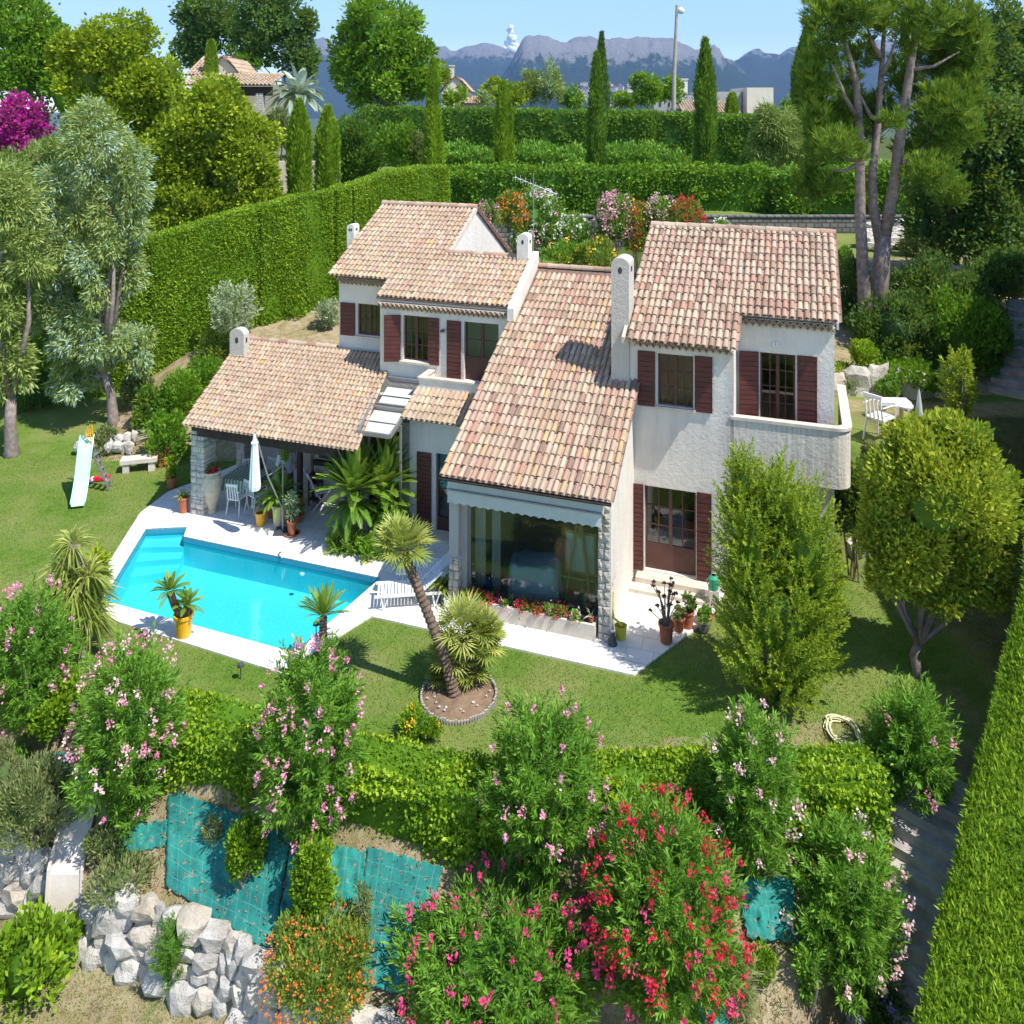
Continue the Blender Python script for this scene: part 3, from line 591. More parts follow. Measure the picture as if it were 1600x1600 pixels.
def window(u0, u1, z0, z1, v, cols=2, rows=3, name='window', mat='frame', low=0, leaves=2):
    w = MB(); f = .045; mb = w
    mb.box(u0, u0 + f, v, v + .06, z0, z1); mb.box(u1 - f, u1, v, v + .06, z0, z1); mb.box(u0 + f, u1 - f, v, v + .06, z1 - f, z1); mb.box(u0 + f, u1 - f, v, v + .06, z0, z0 + f + low)
    lw = (u1 - u0 - 2 * f) / leaves
    for k in range(1, leaves): c = u0 + f + lw * k; mb.box(c - .04, c + .04, v - .008, v + .05, z0 + f + low, z1 - f)
    for l in range(leaves):
        a = u0 + f + lw * l
        for k in range(1, cols): c = a + lw * k / cols; mb.box(c - .012, c + .012, v + .005, v + .04, z0 + f + low, z1 - f)
        for k in range(1, rows): zc = z0 + f + low + (z1 - z0 - 2 * f - low) * k / rows; mb.box(a, a + lw, v + .008, v + .038, zc - .012, zc + .012)
    o = mb.build(name, M[mat], villa); MB().box(u0 + f * .5, u1 - f * .5, v + .02, v + .028, z0 + .02 + low, z1 - .02).build('pane', M['glass'], o); return o
def shutter(u0, u1, z0, z1, v, ang=0, hinge='l', label=None, n=None):
    "boarded shutter; ang rotates it about its hinge edge (degrees, outwards)"
    mb = MB(); n = n or max(6, int((z1 - z0) / .11)); w = u1 - u0; dz = (z1 - z0) / n; mb.box(0, w, .012, .03, 0, z1 - z0)
    for k in range(n): mb.box(.01, w - .01, -.004 + .006 * (k % 2), .0118, k * dz + .008, (k + 1) * dz - .006)
    mb.box(0, .01, -.008, .0115, 0, z1 - z0); mb.box(w - .01, w, -.008, .0115, 0, z1 - z0)
    if hinge == 'r': mb.V = [(x - w, y, z) for x, y, z in mb.V]
    o = mb.build('shutter', M['shutter'], villa, label=label); o.location = (u0 if hinge == 'l' else u1, v - .035, z0); o.rotation_euler = (0, 0, math.radians(-ang if hinge == 'l' else ang)); return o
# --- D: the long front roof over the living room
aD, sD = 3.35, .51
def zD(v): return aD + sD * v
upD = Vector((0, 1, sD)).normalized(); exD = .305; kD = math.sqrt(1 + sD ** 2)
def predD(u, v): return u < (.12 if v < 2.42 else -.12) and not (v > 2.3 and u > -.62 and v < 3.2) and not (v > 3.95 and u < -3.42)
tD = tiles('roof', (-3.66, -.44, zD(-.44)), (1, 0, 0), upD, 27, int(6.5 * kD / exD), .1395, exD, predD, villa, seed=5,
           slabs=[[(-3.62, -.30, zD(-.30)), (.08, -.30, zD(-.30)), (.08, 2.46, zD(2.46)), (-3.62, 2.46, zD(2.46))], [(-3.62, 2.463, zD(2.463)), (-.1, 2.463, zD(2.463)), (-.1, 6.1, zD(6.1)), (-3.62, 6.1, zD(6.1))]])
ridge(tD, (-3.5, 6.08, zD(6.08) + .02), (-.1, 6.08, zD(6.08) + .02), .1, 10)
sidewall([(.0, 0), (2.5, 0), (2.5, zD(2.5) - .1), (0, zD(0) - .1)], -.16, 0.0)
sidewall([(.5, 0), (6.0, 0), (6.0, zD(6) - .1), (.5, zD(.5) - .1)], -3.62, -3.47)
wall(-3.6, -.1, 0, zD(6) - .15, 6.0, .15)
wall(-3.35, -.28, 2.3, zD(.1) - .12, .12, .2, name='lintel', mat='greystucco')
# stone pillars built of separate rough blocks
def pillar(u0, u1, v0, v1, z1, name='stone_pillar', seed=2, plast=None, dz=.19):
    rn = random.Random(seed); mb = MB(); z = 0; mb.box(u0 + .03, u1 - .03, v0 + .03, v1 - .03, 0, z1)
    while z < z1 - .05:
        hgt = min(dz * rn.uniform(.8, 1.25), z1 - z); j = [rn.uniform(0, .022) for _ in range(4)]
        cut = rn.uniform(.35, .65); cu = u0 + (u1 - u0) * cut
        for a, b in ((u0, cu - .006), (cu + .006, u1)):
            x0 = a + (j[0] if a == u0 else 0); x1 = b - (j[1] if b == u1 else 0); y0 = v0 + rn.uniform(0, .03); y1 = v1 - rn.uniform(0, .03)
            V = [(x0, y0, z + .008), (x1, y0, z + .008), (x1, y1, z + .008), (x0, y1, z + .008), (x0, y0, z + hgt - .008), (x1, y0, z + hgt - .008), (x1, y1, z + hgt - .008), (x0, y1, z + hgt - .008)]
            cx = (x0 + x1) / 2; cz = z + hgt / 2; V += [(cx + rn.uniform(-.03, .03), y0 - rn.uniform(.015, .045), cz + rn.uniform(-.02, .02)), (x1 + (rn.uniform(.01, .035) if b == u1 else 0), (y0 + y1) / 2, cz), (x0 - (rn.uniform(.01, .035) if a == u0 else 0), (y0 + y1) / 2, cz)]
            mb.add(V, [(0, 3, 2, 1), (4, 5, 6, 7), (0, 1, 8), (1, 5, 8), (5, 4, 8), (4, 0, 8), (1, 2, 9), (2, 6, 9), (6, 5, 9), (5, 1, 9), (3, 0, 10), (0, 4, 10), (4, 7, 10), (7, 3, 10), (2, 3, 7, 6)], rn.random())
        z += hgt
    return mb.build(name, M['pillar'], villa)
pillar(-.28, -.01, -.03, .5, 2.9, seed=4); pillar(-3.63, -3.4, -.02, .45, 1.15, seed=5)
MB().box(-3.62, -3.4, .0, .45, 1.15, 2.9).box(-3.4, -3.28, .2, .45, 0, 2.9).build('pier', M['greystucco'], villa)
# big window, awning, planter
fw = MB(); fw.box(-3.28, -3.22, .28, .36, .05, 2.3).box(-.34, -.28, .28, .36, .05, 2.3).box(-3.22, -.34, .28, .36, .05, .12).box(-3.22, -.34, .28, .36, 2.22, 2.3)
fo = fw.build('picture_window', M['metal'], villa); MB().box(-3.24, -.32, .31, .318, .1, 2.25).build('pane', M['glass'], fo)
aw = MB(); aw.prism([(.1, 2.98), (-.12, 2.93), (-.16, 2.72), (-.02, 2.6), (.1, 2.6)], 'x', -3.6, -.14); awo = aw.build('awning', M['awning'], villa)
va = MB(); n = 72; x0, x1 = -3.57, -.16
for i in range(n):
    a = x0 + (x1 - x0) * i / n; b = x0 + (x1 - x0) * (i + 1) / n; f = lambda x: 2.43 + .035 * abs(math.sin((x - x0) / (x1 - x0) * math.pi * 18))
    va.add([(a, -.2, 2.72), (b, -.2, 2.72), (b, -.22, f(b)), (a, -.22, f(a)), (a, -.19, 2.72), (b, -.19, 2.72), (b, -.21, f(b)), (a, -.21, f(a))], [(0, 1, 2, 3), (7, 6, 5, 4), (3, 2, 6, 7)])
va.build('valance', M['awning'], awo); MB().tube([(-3.58, -.2, 2.72), (-.14, -.2, 2.72)], .022, 8).build('front_bar', M['metal'], awo)
pl = MB(); pl.box(-3.3, -.32, -.12, -.06, 0, .36).box(-3.3, -3.24, -.06, .24, 0, .36).box(-.38, -.32, -.06, .24, 0, .36).box(-3.24, -.38, .18, .24, 0, .3); po = pl.build('planter', M['coping'], villa)
MB().box(-3.24, -.38, -.06, .18, .1, .3).build('soil', M['soil'], po)
# gutter along the front eave
MB().tube([(-3.66, -.46, zD(-.44) - .06), (.1, -.46, zD(-.44) - .06)], .04, 8).build('gutter', M['beam'], villa)
# room behind the glass
MB().box(-3.45, -.17, .37, 5.9, .01, .05).build('floor', M['floorin'], villa)
MB().box(-3.46, -.17, 5.2, 5.3, .05, 4.8).build('partition', M['interior'], villa)
# --- G: right wing
aG, sG = 4.70, .50
def zG(v): return aG + sG * v
upG = Vector((0, 1, sG)).normalized(); kG = math.sqrt(1 + sG ** 2)
def predG(u, v): return v < 6.15 and (v > 2.0 if u < 2.36 else v > 2.95) and not (u < -.02 and v < 2.9)
tG = tiles('roof', (-.25, 2.02, zG(2.02)), (1, 0, 0), upG, 31, 16, .1535, .295, predG, villa, seed=9, lo=.0, hi=.85,
           slabs=[[(-.2, 2.2, zG(2.2)), (2.33, 2.2, zG(2.2)), (2.33, 6.15, zG(6.15)), (-.2, 6.15, zG(6.15))], [(2.333, 3.12, zG(3.12)), (4.5, 3.12, zG(3.12)), (4.5, 6.15, zG(6.15)), (2.333, 6.15, zG(6.15))]])
zr = zG(6.15); ridge(tG, (-.2, 6.15, zr + .01), (4.52, 6.15, zr + .01), .12, 14, 5)
tiles('roof', (4.5, 9.9, zr - .5 * 3.75), (-1, 0, 0), Vector((0, -1, .5)), 25, 11, .1835, .375, lambda u, v: v > 6.25, villa, seed=10, slabs=[[(4.5, 9.9, zr - 1.875), (-.2, 9.9, zr - 1.875), (-.2, 6.16, zr - .005), (4.5, 6.16, zr - .005)]])
genoise(villa, -.05, 2.27, 2.5, zG(2.06) - .06); genoise(villa, 2.27, 4.44, 3.4, zG(3.0) - .06)
wall(-.1, 2.27, 0, zG(2.5) - .11, 2.5, .25, ops=[(.56, 1.37, 4.13, 5.33), (.25, 1.43, .26, 2.22)])
wall(2.02, 4.42, 0, zG(3.4) - .11, 3.4, .25, ops=[(2.8, 3.58, 2.97, 5.32)])
sidewall([(2.5, 0), (3.4, 0), (3.4, zG(3.4) - .11), (2.5, zG(2.5) - .11)], 2.02, 2.268)
sidewall([(3.65, 0), (9.6, 0), (9.6, zG(6.15) - 3.45 * .5 - .11), (6.15, zr - .11), (3.65, zG(3.65) - .11)], 4.2, 4.42)
sidewall([(2.75, 0), (9.6, 0), (9.6, zG(6.15) - 3.45 * .5 - .11), (6.15, zr - .11), (2.75, zG(2.75) - .11)], -.1, .1)
wall(-.1, 4.42, 0, zr - 3.45 * .5 - .14, 9.6, .2)
for a, b in ((4.45, 4.5), (-.2, -.13)): sidewall([(3.0 if a > 0 else 2.06, (zG(3.0) if a > 0 else zG(2.06)) - .12), (6.15, zr - .12), (6.15, zr + .03), (3.0 if a > 0 else 2.06, (zG(3.0) if a > 0 else zG(2.06)) + .03)], a, b, 'coping', 'verge')
window(.56, 1.37, 4.13, 5.33, 2.58, 2, 3); shutter(.1, .5, 4.08, 5.36, 2.49); shutter(1.41, 1.8, 4.08, 5.36, 2.49, hinge='r')
MB().box(.5, 1.43, 2.42, 2.5, 4.06, 4.12).build('sill', M['coping'], villa)
window(2.8, 3.58, 2.97, 5.32, 3.5, 2, 4, 'balcony_door', low=.75); shutter(2.33, 2.77, 2.97, 5.33, 3.39, 12, 'r'); shutter(3.62, 4.05, 2.97, 5.33, 3.39)
window(.25, 1.43, .26, 2.22, 2.6, 2, 3, 'garden_door', low=.55); shutter(-.02, .23, .26, 2.25, 2.47, 4, 'r'); shutter(1.45, 1.78, .26, 2.25, 2.49); shutter(-.27, -.03, .04, 2.1, 2.18, 62, 'l', label='closed leaf folded out beside the garden door')
MB().box(.1, 1.75, 2.15, 2.495, 0, .24).build('step', M['coping'], villa); MB().box(-.0, 1.9, 1.85, 2.15, 0, .12).build('step', M['coping'], villa)
lm = MB(); lm.box(3.08, 3.2, 3.33, 3.398, 5.5, 5.52).tube([(3.11, 3.35, 5.5), (3.11, 3.35, 5.6)], .022, 8).tube([(3.18, 3.35, 5.5), (3.18, 3.35, 5.6)], .022, 8); lm.build('wall_lamp', M['white'], villa)
# balcony
path = [(2.2, 2.5), (4.4, 2.5)] + [(4.4 + .33 * math.sin(a), 2.83 - .33 * math.cos(a)) for a in np.linspace(.25, math.pi / 2, 8)] + [(4.73, 5.6)]
inn = [(2.2, 2.64), (4.38, 2.64)] + [(4.4 + .19 * math.sin(a), 2.83 - .19 * math.cos(a)) for a in np.linspace(.25, math.pi / 2, 8)] + [(4.59, 5.6)]
def band(pa, pb, z0, z1, name, mat):
    m = len(pa); V = [(x, y, z0) for x, y in pa] + [(x, y, z0) for x, y in pb] + [(x, y, z1) for x, y in pa] + [(x, y, z1) for x, y in pb]; F = []
    for i in range(m - 1): F += [(i, i + 1, 2 * m + i + 1, 2 * m + i), (m + i + 1, m + i, 3 * m + i, 3 * m + i + 1), (2 * m + i, 2 * m + i + 1, 3 * m + i + 1, 3 * m + i), (i + 1, i, m + i, m + i + 1)]
    F += [(0, 2 * m, 3 * m, m), (m - 1, 2 * m - 1, 4 * m - 1, 3 * m - 1)]; return mk(name, V, F, mat, villa)
band(path, inn, 2.74, 4.0, 'balcony_parapet', M['streak'])
def offs(p, c, k): return [(x + (x - c[0]) * k, y) for x, y in p]
band([(x + (.03 if x > 4.3 else 0), y - (.03 if y < 2.9 else 0)) for x, y in path], [(x - (.03 if x > 4.5 else 0), y + (.02 if y < 2.7 else 0)) for x, y in inn], 4.002, 4.07, 'balcony_coping', M['coping'])
MB().box(2.3, 4.58, 2.66, 3.398, 2.76, 2.93).box(4.425, 4.58, 3.4, 5.55, 2.76, 2.93).build('balcony_floor', M['coping'], villa)
# chimneys
def chimney(u, v, w, d, z0, z1, mat='stucco_old', holes=1):
    pr = [(u - w / 2, z0), (u + w / 2, z0), (u + w / 2, z1 - w * .35)] + [(u + w / 2 * math.cos(a), z1 - w * .35 + w * .35 * math.sin(a)) for a in np.linspace(.25, math.pi - .25, 7)] + [(u - w / 2, z1 - w * .35)]
    o = MB().prism(pr, 'y', v, v + d).build('chimney', M[mat], villa); mb = MB(); r = w * .12
    for k in range(holes):
        mb = MB(); cu = u + (k - (holes - 1) / 2) * w * .3; V = [(cu + r * math.cos(t), v - .004, z1 - w * .7 + r * 1.6 * math.sin(t)) for t in np.linspace(0, 2 * math.pi, 13)[:-1]] + [(cu + r * math.cos(t), v + .05, z1 - w * .7 + r * 1.6 * math.sin(t)) for t in np.linspace(0, 2 * math.pi, 13)[:-1]]
        mb.add(V, [tuple(range(12))] + [(i, (i + 1) % 12, 12 + (i + 1) % 12, 12 + i) for i in range(12)]); mb.build('smoke_hole', M['darkpl'], o)
    MB().box(u + w / 2 - .02, u + w / 2 + .004, v + d * .35, v + d * .65, z1 - w * .85, z1 - w * .55).build('smoke_hole', M['darkpl'], o); return o
chimney(-.31, 2.42, .42, .62, 3.9, 7.5); chimney(-3.82, 5.75, .34, .38, 5.8, 7.42, 'stucco'); chimney(-12.25, 4.0, .50, .26, 3.3, 4.42); chimney(-9.78, 6.4, .25, .35, 6.2, 7.34, 'stucco', 2)
# --- B and C: rear blocks under one roof plane
aB, sB = 3.735, .5
def zB(v): return aB + sB * v
upB = Vector((0, 1, sB)).normalized(); vR = 8.15
def predB(u, v):
    if u > -6.2: return 3.8 < v < 5.88
    if u > -7.56: return 3.8 < v < vR
    return 4.54 < v < vR
tB = tiles('roof', (-9.56, 3.80, zB(3.80)), (1, 0, 0), upB, 42, int(4.4 * kG / .25), .1425, .25, predB, villa, seed=12, lo=.25, hi=1.0,
           slabs=[[(-9.5, 4.7, zB(4.7)), (-7.55, 4.7, zB(4.7)), (-7.55, vR, zB(vR)), (-9.5, vR, zB(vR))], [(-7.547, 3.96, zB(3.96)), (-6.2, 3.96, zB(3.96)), (-6.2, vR, zB(vR)), (-7.547, vR, zB(vR))], [(-6.197, 3.96, zB(3.96)), (-3.62, 3.96, zB(3.96)), (-3.62, 5.9, zB(5.9)), (-6.197, 5.9, zB(5.9))]])
ridge(tB, (-9.55, vR, zB(vR) + .02), (-6.15, vR, zB(vR) + .02), .11, 11, 7, .3, 1); ridge(tB, (-6.25, 5.93, zB(5.93) + .02), (-3.6, 5.93, zB(5.93) + .02), .1, 9, 8)
zb = zB(vR); tiles('roof', (-6.1, 11.8, zb - .6 * 3.65), (-1, 0, 0), Vector((0, -1, .6)), 19, 11, .184, .36, lambda u, v: v > vR + .05, villa, seed=13, slabs=[[(-6.12, 11.8, zb - 2.19), (-9.5, 11.8, zb - 2.19), (-9.5, vR, zb), (-6.12, vR, zb)]])
wall(-9.41, -7.3, 0, zB(5.1) - .12, 5.1, .22, ops=[(-8.78, -8.02, 4.27, 5.2)]); wall(-7.5, -3.62, 0, zB(4.1) - .12, 4.1, .22, ops=[(-6.78, -6.02, 4.0, 5.25), (-4.95, -3.95, 3.62, 5.22)])
sidewall([(4.32, 0), (6.2, 0), (6.2, zB(6.2) - .12), (4.32, zB(4.32) - .12)], -7.5, -7.3)
sidewall([(5.32, 0), (11.5, 0), (11.5, zb - .6 * 3.35 - .12), (vR, zb - .12), (5.32, zB(5.32) - .12)], -9.41, -9.2)
sidewall([(5.9, 0), (11.5, 0), (11.5, zb - .6 * 3.35 - .13), (vR, zb - .1), (5.9, zB(5.9) - .1)], -6.4, -6.2)
wall(-6.2, -3.6, 0, zB(5.9) - .14, 5.9, .2); wall(-9.41, -6.2, 0, zb - .6 * 3.35 - .2, 11.5, .2)
sidewall([(vR, zb - .1), (11.8, zb - .6 * 3.65 - .1), (11.8, zb - .6 * 3.65 + .05), (vR, zb + .05)], -6.19, -6.12, 'tile_dark', 'verge'); sidewall([(5.9, zB(5.9) - .1), (vR, zb - .1), (vR, zb + .05), (5.9, zB(5.9) + .05)], -6.19, -6.14, 'coping', 'verge')
genoise(villa, -9.41, -7.55, 5.1, zB(4.56) - .05, sp=.14); genoise(villa, -7.5, -3.65, 4.1, zB(3.83) - .05, sp=.14)
sidewall([(3.86, zD(3.9) - .1), (6.1, zD(6.1) - .1), (6.1, zD(6.1) + .42), (3.86, zD(3.9) + .40)], -3.62, -3.44, 'stucco', 'firewall')
window(-8.78, -8.02, 4.27, 5.2, 5.18, 2, 2); shutter(-9.34, -8.86, 4.22, 5.2, 5.09); MB().box(-8.86, -7.95, 5.0, 5.1, 4.2, 4.25).build('sill', M['coping'], villa)
window(-6.78, -6.02, 4.0, 5.25, 4.18, 2, 3); shutter(-7.3, -6.84, 3.95, 5.25, 4.09, 22, 'r', label='sunlit red shutter standing ajar'); shutter(-6.0, -5.68, 3.95, 5.25, 4.09)
MB().box(-6.86, -5.96, 4.0, 4.1, 3.93, 3.985).build('sill', M['coping'], villa)
window(-4.95, -3.95, 3.62, 5.22, 4.2, 1, 2, 'balcony_door', low=.6); shutter(-5.44, -5.03, 3.65, 5.22, 4.09)
MB().box(-5.62, -5.54, 4.03, 4.098, 4.88, 4.94).box(-5.56, -5.5, 3.99, 4.05, 4.9, 4.98).build('wall_lamp', M['darkpl'], villa)
# --- E: entrance block with the little canopy roof and balcony
wall(-5.95, -3.62, 0, 2.95, 2.8, .22, ops=[(-5.2, -4.3, .1, 2.12)]); sidewall([(3.02, 0), (4.1, 0), (4.1, 3.55), (3.02, 3.2)], -5.95, -5.75)
aE, sE = 3.05 - .5 * 2.45, .5
tiles('roof', (-6.04, 2.45, 3.05), (1, 0, 0), Vector((0, 1, .5)), 17, 4, .142, .265, lambda u, v: u < -3.6, villa, seed=21, lo=.35, hi=1, slabs=[[(-6.0, 2.45, 3.05), (-3.62, 2.45, 3.05), (-3.62, 3.4, 3.52), (-6.0, 3.4, 3.52)]])
MB().box(-5.95, -3.6, 3.38, 3.5, 3.0, 3.78).box(-5.95, -5.83, 3.5, 4.098, 3.0, 3.78).build('balcony_parapet', M['stucco'], villa)
MB().box(-5.99, -3.6, 3.35, 3.53, 3.782, 3.83).box(-5.99, -5.8, 3.53, 4.098, 3.782, 3.83).build('balcony_coping', M['coping'], villa); MB().box(-5.82, -3.62, 3.5, 4.098, 3.3, 3.45).build('balcony_floor', M['coping'], villa)
window(-5.2, -4.3, .1, 2.12, 2.9, 1, 3, 'entrance_door', low=.3); shutter(-5.72, -5.32, .12, 2.1, 2.79, label='tall dark entrance shutter'); MB().box(-5.3, -4.2, 2.4, 2.795, 0, .12).build('step', M['coping'], villa)
# --- A: low pool-side wing with the covered terrace
kA = .35; aA = 2.62 - kA * 1.35; skew = -.235
def zA(v): return aA + kA * v
upA = Vector((skew, 1, kA))
def uA(v, e): return e + skew * (v - 1.29)
def predA(u, v):
    if v > 4.05 and u > -7.52: return False
    return v < 4.9 and u < (-6.62 + skew * (v - 1.29))
tiles('roof', (-11.9, 1.24, zA(1.24)), (1, 0, 0), upA, 41, int(3.6 * math.sqrt(1 + skew ** 2 + kA ** 2) / .215), .1295, .215, predA, villa, seed=31, lo=.3, hi=1,
      slabs=[[(uA(1.27, -11.84), 1.27, zA(1.27)), (uA(1.27, -6.66), 1.27, zA(1.27)), (uA(4.09, -6.66), 4.09, zA(4.09)), (uA(4.09, -11.84), 4.09, zA(4.09))], [(uA(4.093, -11.84), 4.093, zA(4.093)), (-7.52, 4.093, zA(4.093)), (-7.52, 4.9, zA(4.9)), (uA(4.9, -11.84), 4.9, zA(4.9))]])
ridge(villa, (uA(4.9, -11.84), 4.9, zA(4.9)), (-9.42, 4.95, zA(4.9)), .1, 10, 9)
MB().box(-11.9, -6.9, 1.62, 1.76, 2.16, 2.42).build('beam', M['beam'], villa)
pillar(-11.93, -11.5, 1.62, 2.15, 2.3, seed=7, dz=.2); pillar(-12.5, -12.2, 4.3, 4.7, 3.1, seed=8)
for (u, v) in ((-9.2, 2.7), (-7.05, 1.69)): MB().box(u - .06, u + .06, v - .06, v + .06, 0, 2.2 if v < 2 else zA(v) - .1).build('post', M['beam'], villa)
wall(-9.2, -6.3, 0, zA(3.4) - .12, 3.4, .18, ops=[(-9.05, -7.4, 1.22, 2.02)], mat='stucco_old'); MB().box(-9.15, -7.3, 3.25, 3.395, 1.08, 1.2).build('counter', M['beam'], villa); MB().box(-9.0, -7.4, 3.9, 3.95, .9, 2.2).build('cupboard', M['frame'], villa)
wall(-12.4, -9.41, 0, zA(4.8) - .14, 5.25, .2, mat='stucco_old'); MB().box(-10.7, -9.9, 4.75, 5.245, 0, 3.2).build('fireplace', M['stucco_old'], villa); MB().box(-10.55, -10.05, 4.742, 4.748, .7, 1.4).build('firebox', M['darkpl'], villa)
MB().prism([(3.3, 0), (5.2, 0), (5.2, 3.2), (3.3, 2.9)], 'x', -9.38, -9.25).build('partition', M['stucco_old'], villa)
# conservatory between the wings: sloping glazed roof and glass front
cv = MB(); z0, z1, v0, v1 = 2.83, 3.5, 1.75, 4.05
def zc(v): return z0 + (z1 - z0) * (v - v0) / (v1 - v0)
for (a, b, w_) in ((-6.86, -7.2, .07), (-5.98, -6.02, .05)): cv.obox((a, v0, zc(v0)), (b - .1 if a < -6.5 else b, v1, zc(v1)), w_, .12)
for v in (v0, 2.75, 2.86, 3.98): cv.obox((-6.9 - .13 * (v - v0), v, zc(v)), (-5.98, v, zc(v)), .06, .1)
cvo = cv.build('skylight_frame', M['metal'], villa)
for va_, vb in ((1.8, 2.72), (2.9, 3.72)): mk('glazing', [(-6.82 - .13 * (va_ - v0), va_, zc(va_) + .01), (-6.0, va_, zc(va_) + .01), (-6.0, vb, zc(vb) + .01), (-6.82 - .13 * (vb - v0), vb, zc(vb) + .01)], [(0, 1, 2, 3)], M['glass'], cvo)
for (a, b) in ((1.84, 2.24), (2.27, 2.70), (2.92, 3.28), (3.31, 3.68)): mk('blind', [(-6.80 - .13 * (a - v0), a, zc(a) - .03), (-6.03, a, zc(a) - .03), (-6.03, b, zc(b) - .045), (-6.80 - .13 * (b - v0), b, zc(b) - .045)], [(0, 1, 2, 3)], M['white'], cvo)
gf = MB(); gf.box(-6.9, -6.84, 2.3, 2.36, 0, 2.9).box(-5.99, -5.95, 2.3, 2.36, 0, 2.9).box(-6.84, -5.99, 2.3, 2.36, 2.75, 2.83).box(-6.84, -5.99, 2.3, 2.36, 0, .08); go = gf.build('glazed_front', M['metal'], villa); MB().box(-6.86, -5.98, 2.325, 2.335, .05, 2.8).build('pane', M['coated'], go)
MB().box(-6.88, -5.97, 2.9, 2.95, .05, 2.75).build('curtain', M['interior'], villa)
# curtains and shade inside the picture window
cu = MB()
for (a, b) in ((-3.2, -2.95), (-2.8, -2.6)):
    k = 10
    for i in range(k):
        x0_ = a + (b - a) * i / k; x1_ = a + (b - a) * (i + 1) / k; y0_ = .5 + .03 * (i % 2); y1_ = .5 + .03 * ((i + 1) % 2); cu.add([(x0_, y0_, .3), (x1_, y1_, .3), (x1_, y1_, 2.3), (x0_, y0_, 2.3)], [(0, 1, 2, 3)])
cu.build('curtain', M['awning'], villa)
# antenna on the rear chimney
an = MB(); mx, my = -3.62, 6.16; an.tube([(mx, my, 6.3), (mx, my, 9.15)], .014, 6)
ant = root('tv_antenna', 'thin aluminium television antenna on a mast beside the middle chimney', 'antenna', (*W(mx, my), 6.3), -AN)
an = MB(); an.tube([(0, 0, 0), (0, 0, 2.85)], .014, 6); an.build('mast', M['metal'], ant); an = MB(); an.tube([(-.6, .1, 2.7), (.7, .0, 2.25)], .008, 6)
for i in range(9):
    t = i / 8; x = -.57 + 1.24 * t; z = 2.69 - .43 * t; an.tube([(x, -.2, z), (x, .2, z)], .004, 5); an.tube([(x, .05, z - .13 + .05 * t), (x, .05, z + .13 - .05 * t)], .004, 5)
an.build('boom', M['white'], ant)
HAZE = 8.5e-5
# ---------------------------------------------------------------- ground, pool, paving
xs = np.unique(np.concatenate([np.array([-9000, -4000, -2000, -1000, -500, -250, -120, -80, -60, -45, -35]), np.arange(-28, -16, .8), np.arange(-16, 14, .18), np.arange(14, 30, .8), np.array([30, 36, 45, 60, 80, 120, 250, 500, 1000, 2000, 4000, 9000])]))
ys = np.unique(np.concatenate([np.array([-60, -30, -10, 0, 4, 7]), np.arange(8.6, 28, .18), np.arange(28, 50, .5), np.arange(50, 100, 4), np.array([120, 160, 250, 400, 700, 1200, 2500, 5000, 9000, 16000])]))
XX, YY = np.meshgrid(xs, ys); ZZ = h(XX, YY); nx, ny = len(xs), len(ys)
rough = np.array([noise.noise(Vector((a * 1.3, b * 1.3, 0))) for a, b in zip(XX.ravel(), YY.ravel())]).reshape(XX.shape)
yf = np.interp(XX, FX, FY); onlawn = (YY > yf + .1) & (ZZ < .02) & (ZZ > -.05)
bank = np.clip(np.abs(np.gradient(ZZ, ys, axis=0)), 0, 2); ZZ = ZZ + rough * np.where(onlawn | (ZZ < -2.1), 0.0, .06) * (YY < 100)
idx = np.arange(nx * ny).reshape(ny, nx); F = np.stack([idx[:-1, :-1], idx[:-1, 1:], idx[1:, 1:], idx[1:, :-1]], -1).reshape(-1, 4)
dry = np.where(YY < yf - .1, np.where(ZZ < -1.9, .60, 1.0), np.where((XX < 3) & (YY > 26), .75, .12))
dry = np.where((XX < -13.4) & (YY < 33), .2, dry); dry = np.where((YY > yf - .2) & (YY < yf + 1.3) & (XX > .2), .50, dry); dry = np.where((YY > 35), .3, dry)
dry = np.where((XX > 3) & (YY > 24.3) & (YY < 36), .8, dry); dry = np.where((XX > 8.6) & (YY < 24), np.clip(.12 + (XX - 8.6) * .5, 0, .55), dry)
shade_wood = np.where((XX > 9.3) & (YY < 23) & (YY > 11), sm(9.0, 10, XX) * .85, 0); shade_wood = np.maximum(shade_wood, np.where((YY > 60), .8, 0)); shade_wood = np.maximum(shade_wood, np.where((XX < -15) & (YY > 30), .7, 0)); shade_wood = np.where((XX > 5.2) & (YY < 13.8), .8, shade_wood)  # painted shade beside the right hedge and steps; far ground darkened too
go_ = mk('ground', np.stack([XX, YY, ZZ], -1).reshape(-1, 3), F, M['ground'], smooth=True, pattr={'dry': dry.ravel(), 'wood': shade_wood.ravel()}); go_['kind'] = 'structure'
def polyholes(name, outer, holes, z0, z1, mat, kind='structure'):
    pl = [[Vector((*p, z1)) for p in outer]] + [[Vector((*p, z1)) for p in hh_] for hh_ in holes]; tri = geometry.tessellate_polygon(pl); V = [v for l in pl for v in l]; n = len(V); F = []
    for t in tri:
        a, b, c = [V[i] for i in t]
        F.append(tuple(t) if (b - a).cross(c - a).z > 0 else tuple(t[::-1]))
    k = 0
    for l in pl:
        m = len(l)
        for i in range(m): F.append((k + i, k + (i + 1) % m, n + k + (i + 1) % m, n + k + i))
        k += m
    o = mk(name, V + [Vector((v.x, v.y, z0)) for v in V], F, mat); o['kind'] = kind; return o
def wv(u, v): return tuple(W(u, v))
outer = [G0(158, 965), G0(437, 1053), G0(580, 965), G0(990, 1057), G0(1112, 966), wv(2.2, 3.3), wv(2.2, 5.2), wv(-12.6, 5.2), wv(-13.0, 3.6), G0(262, 770), G0(219, 803), G0(164, 890)]
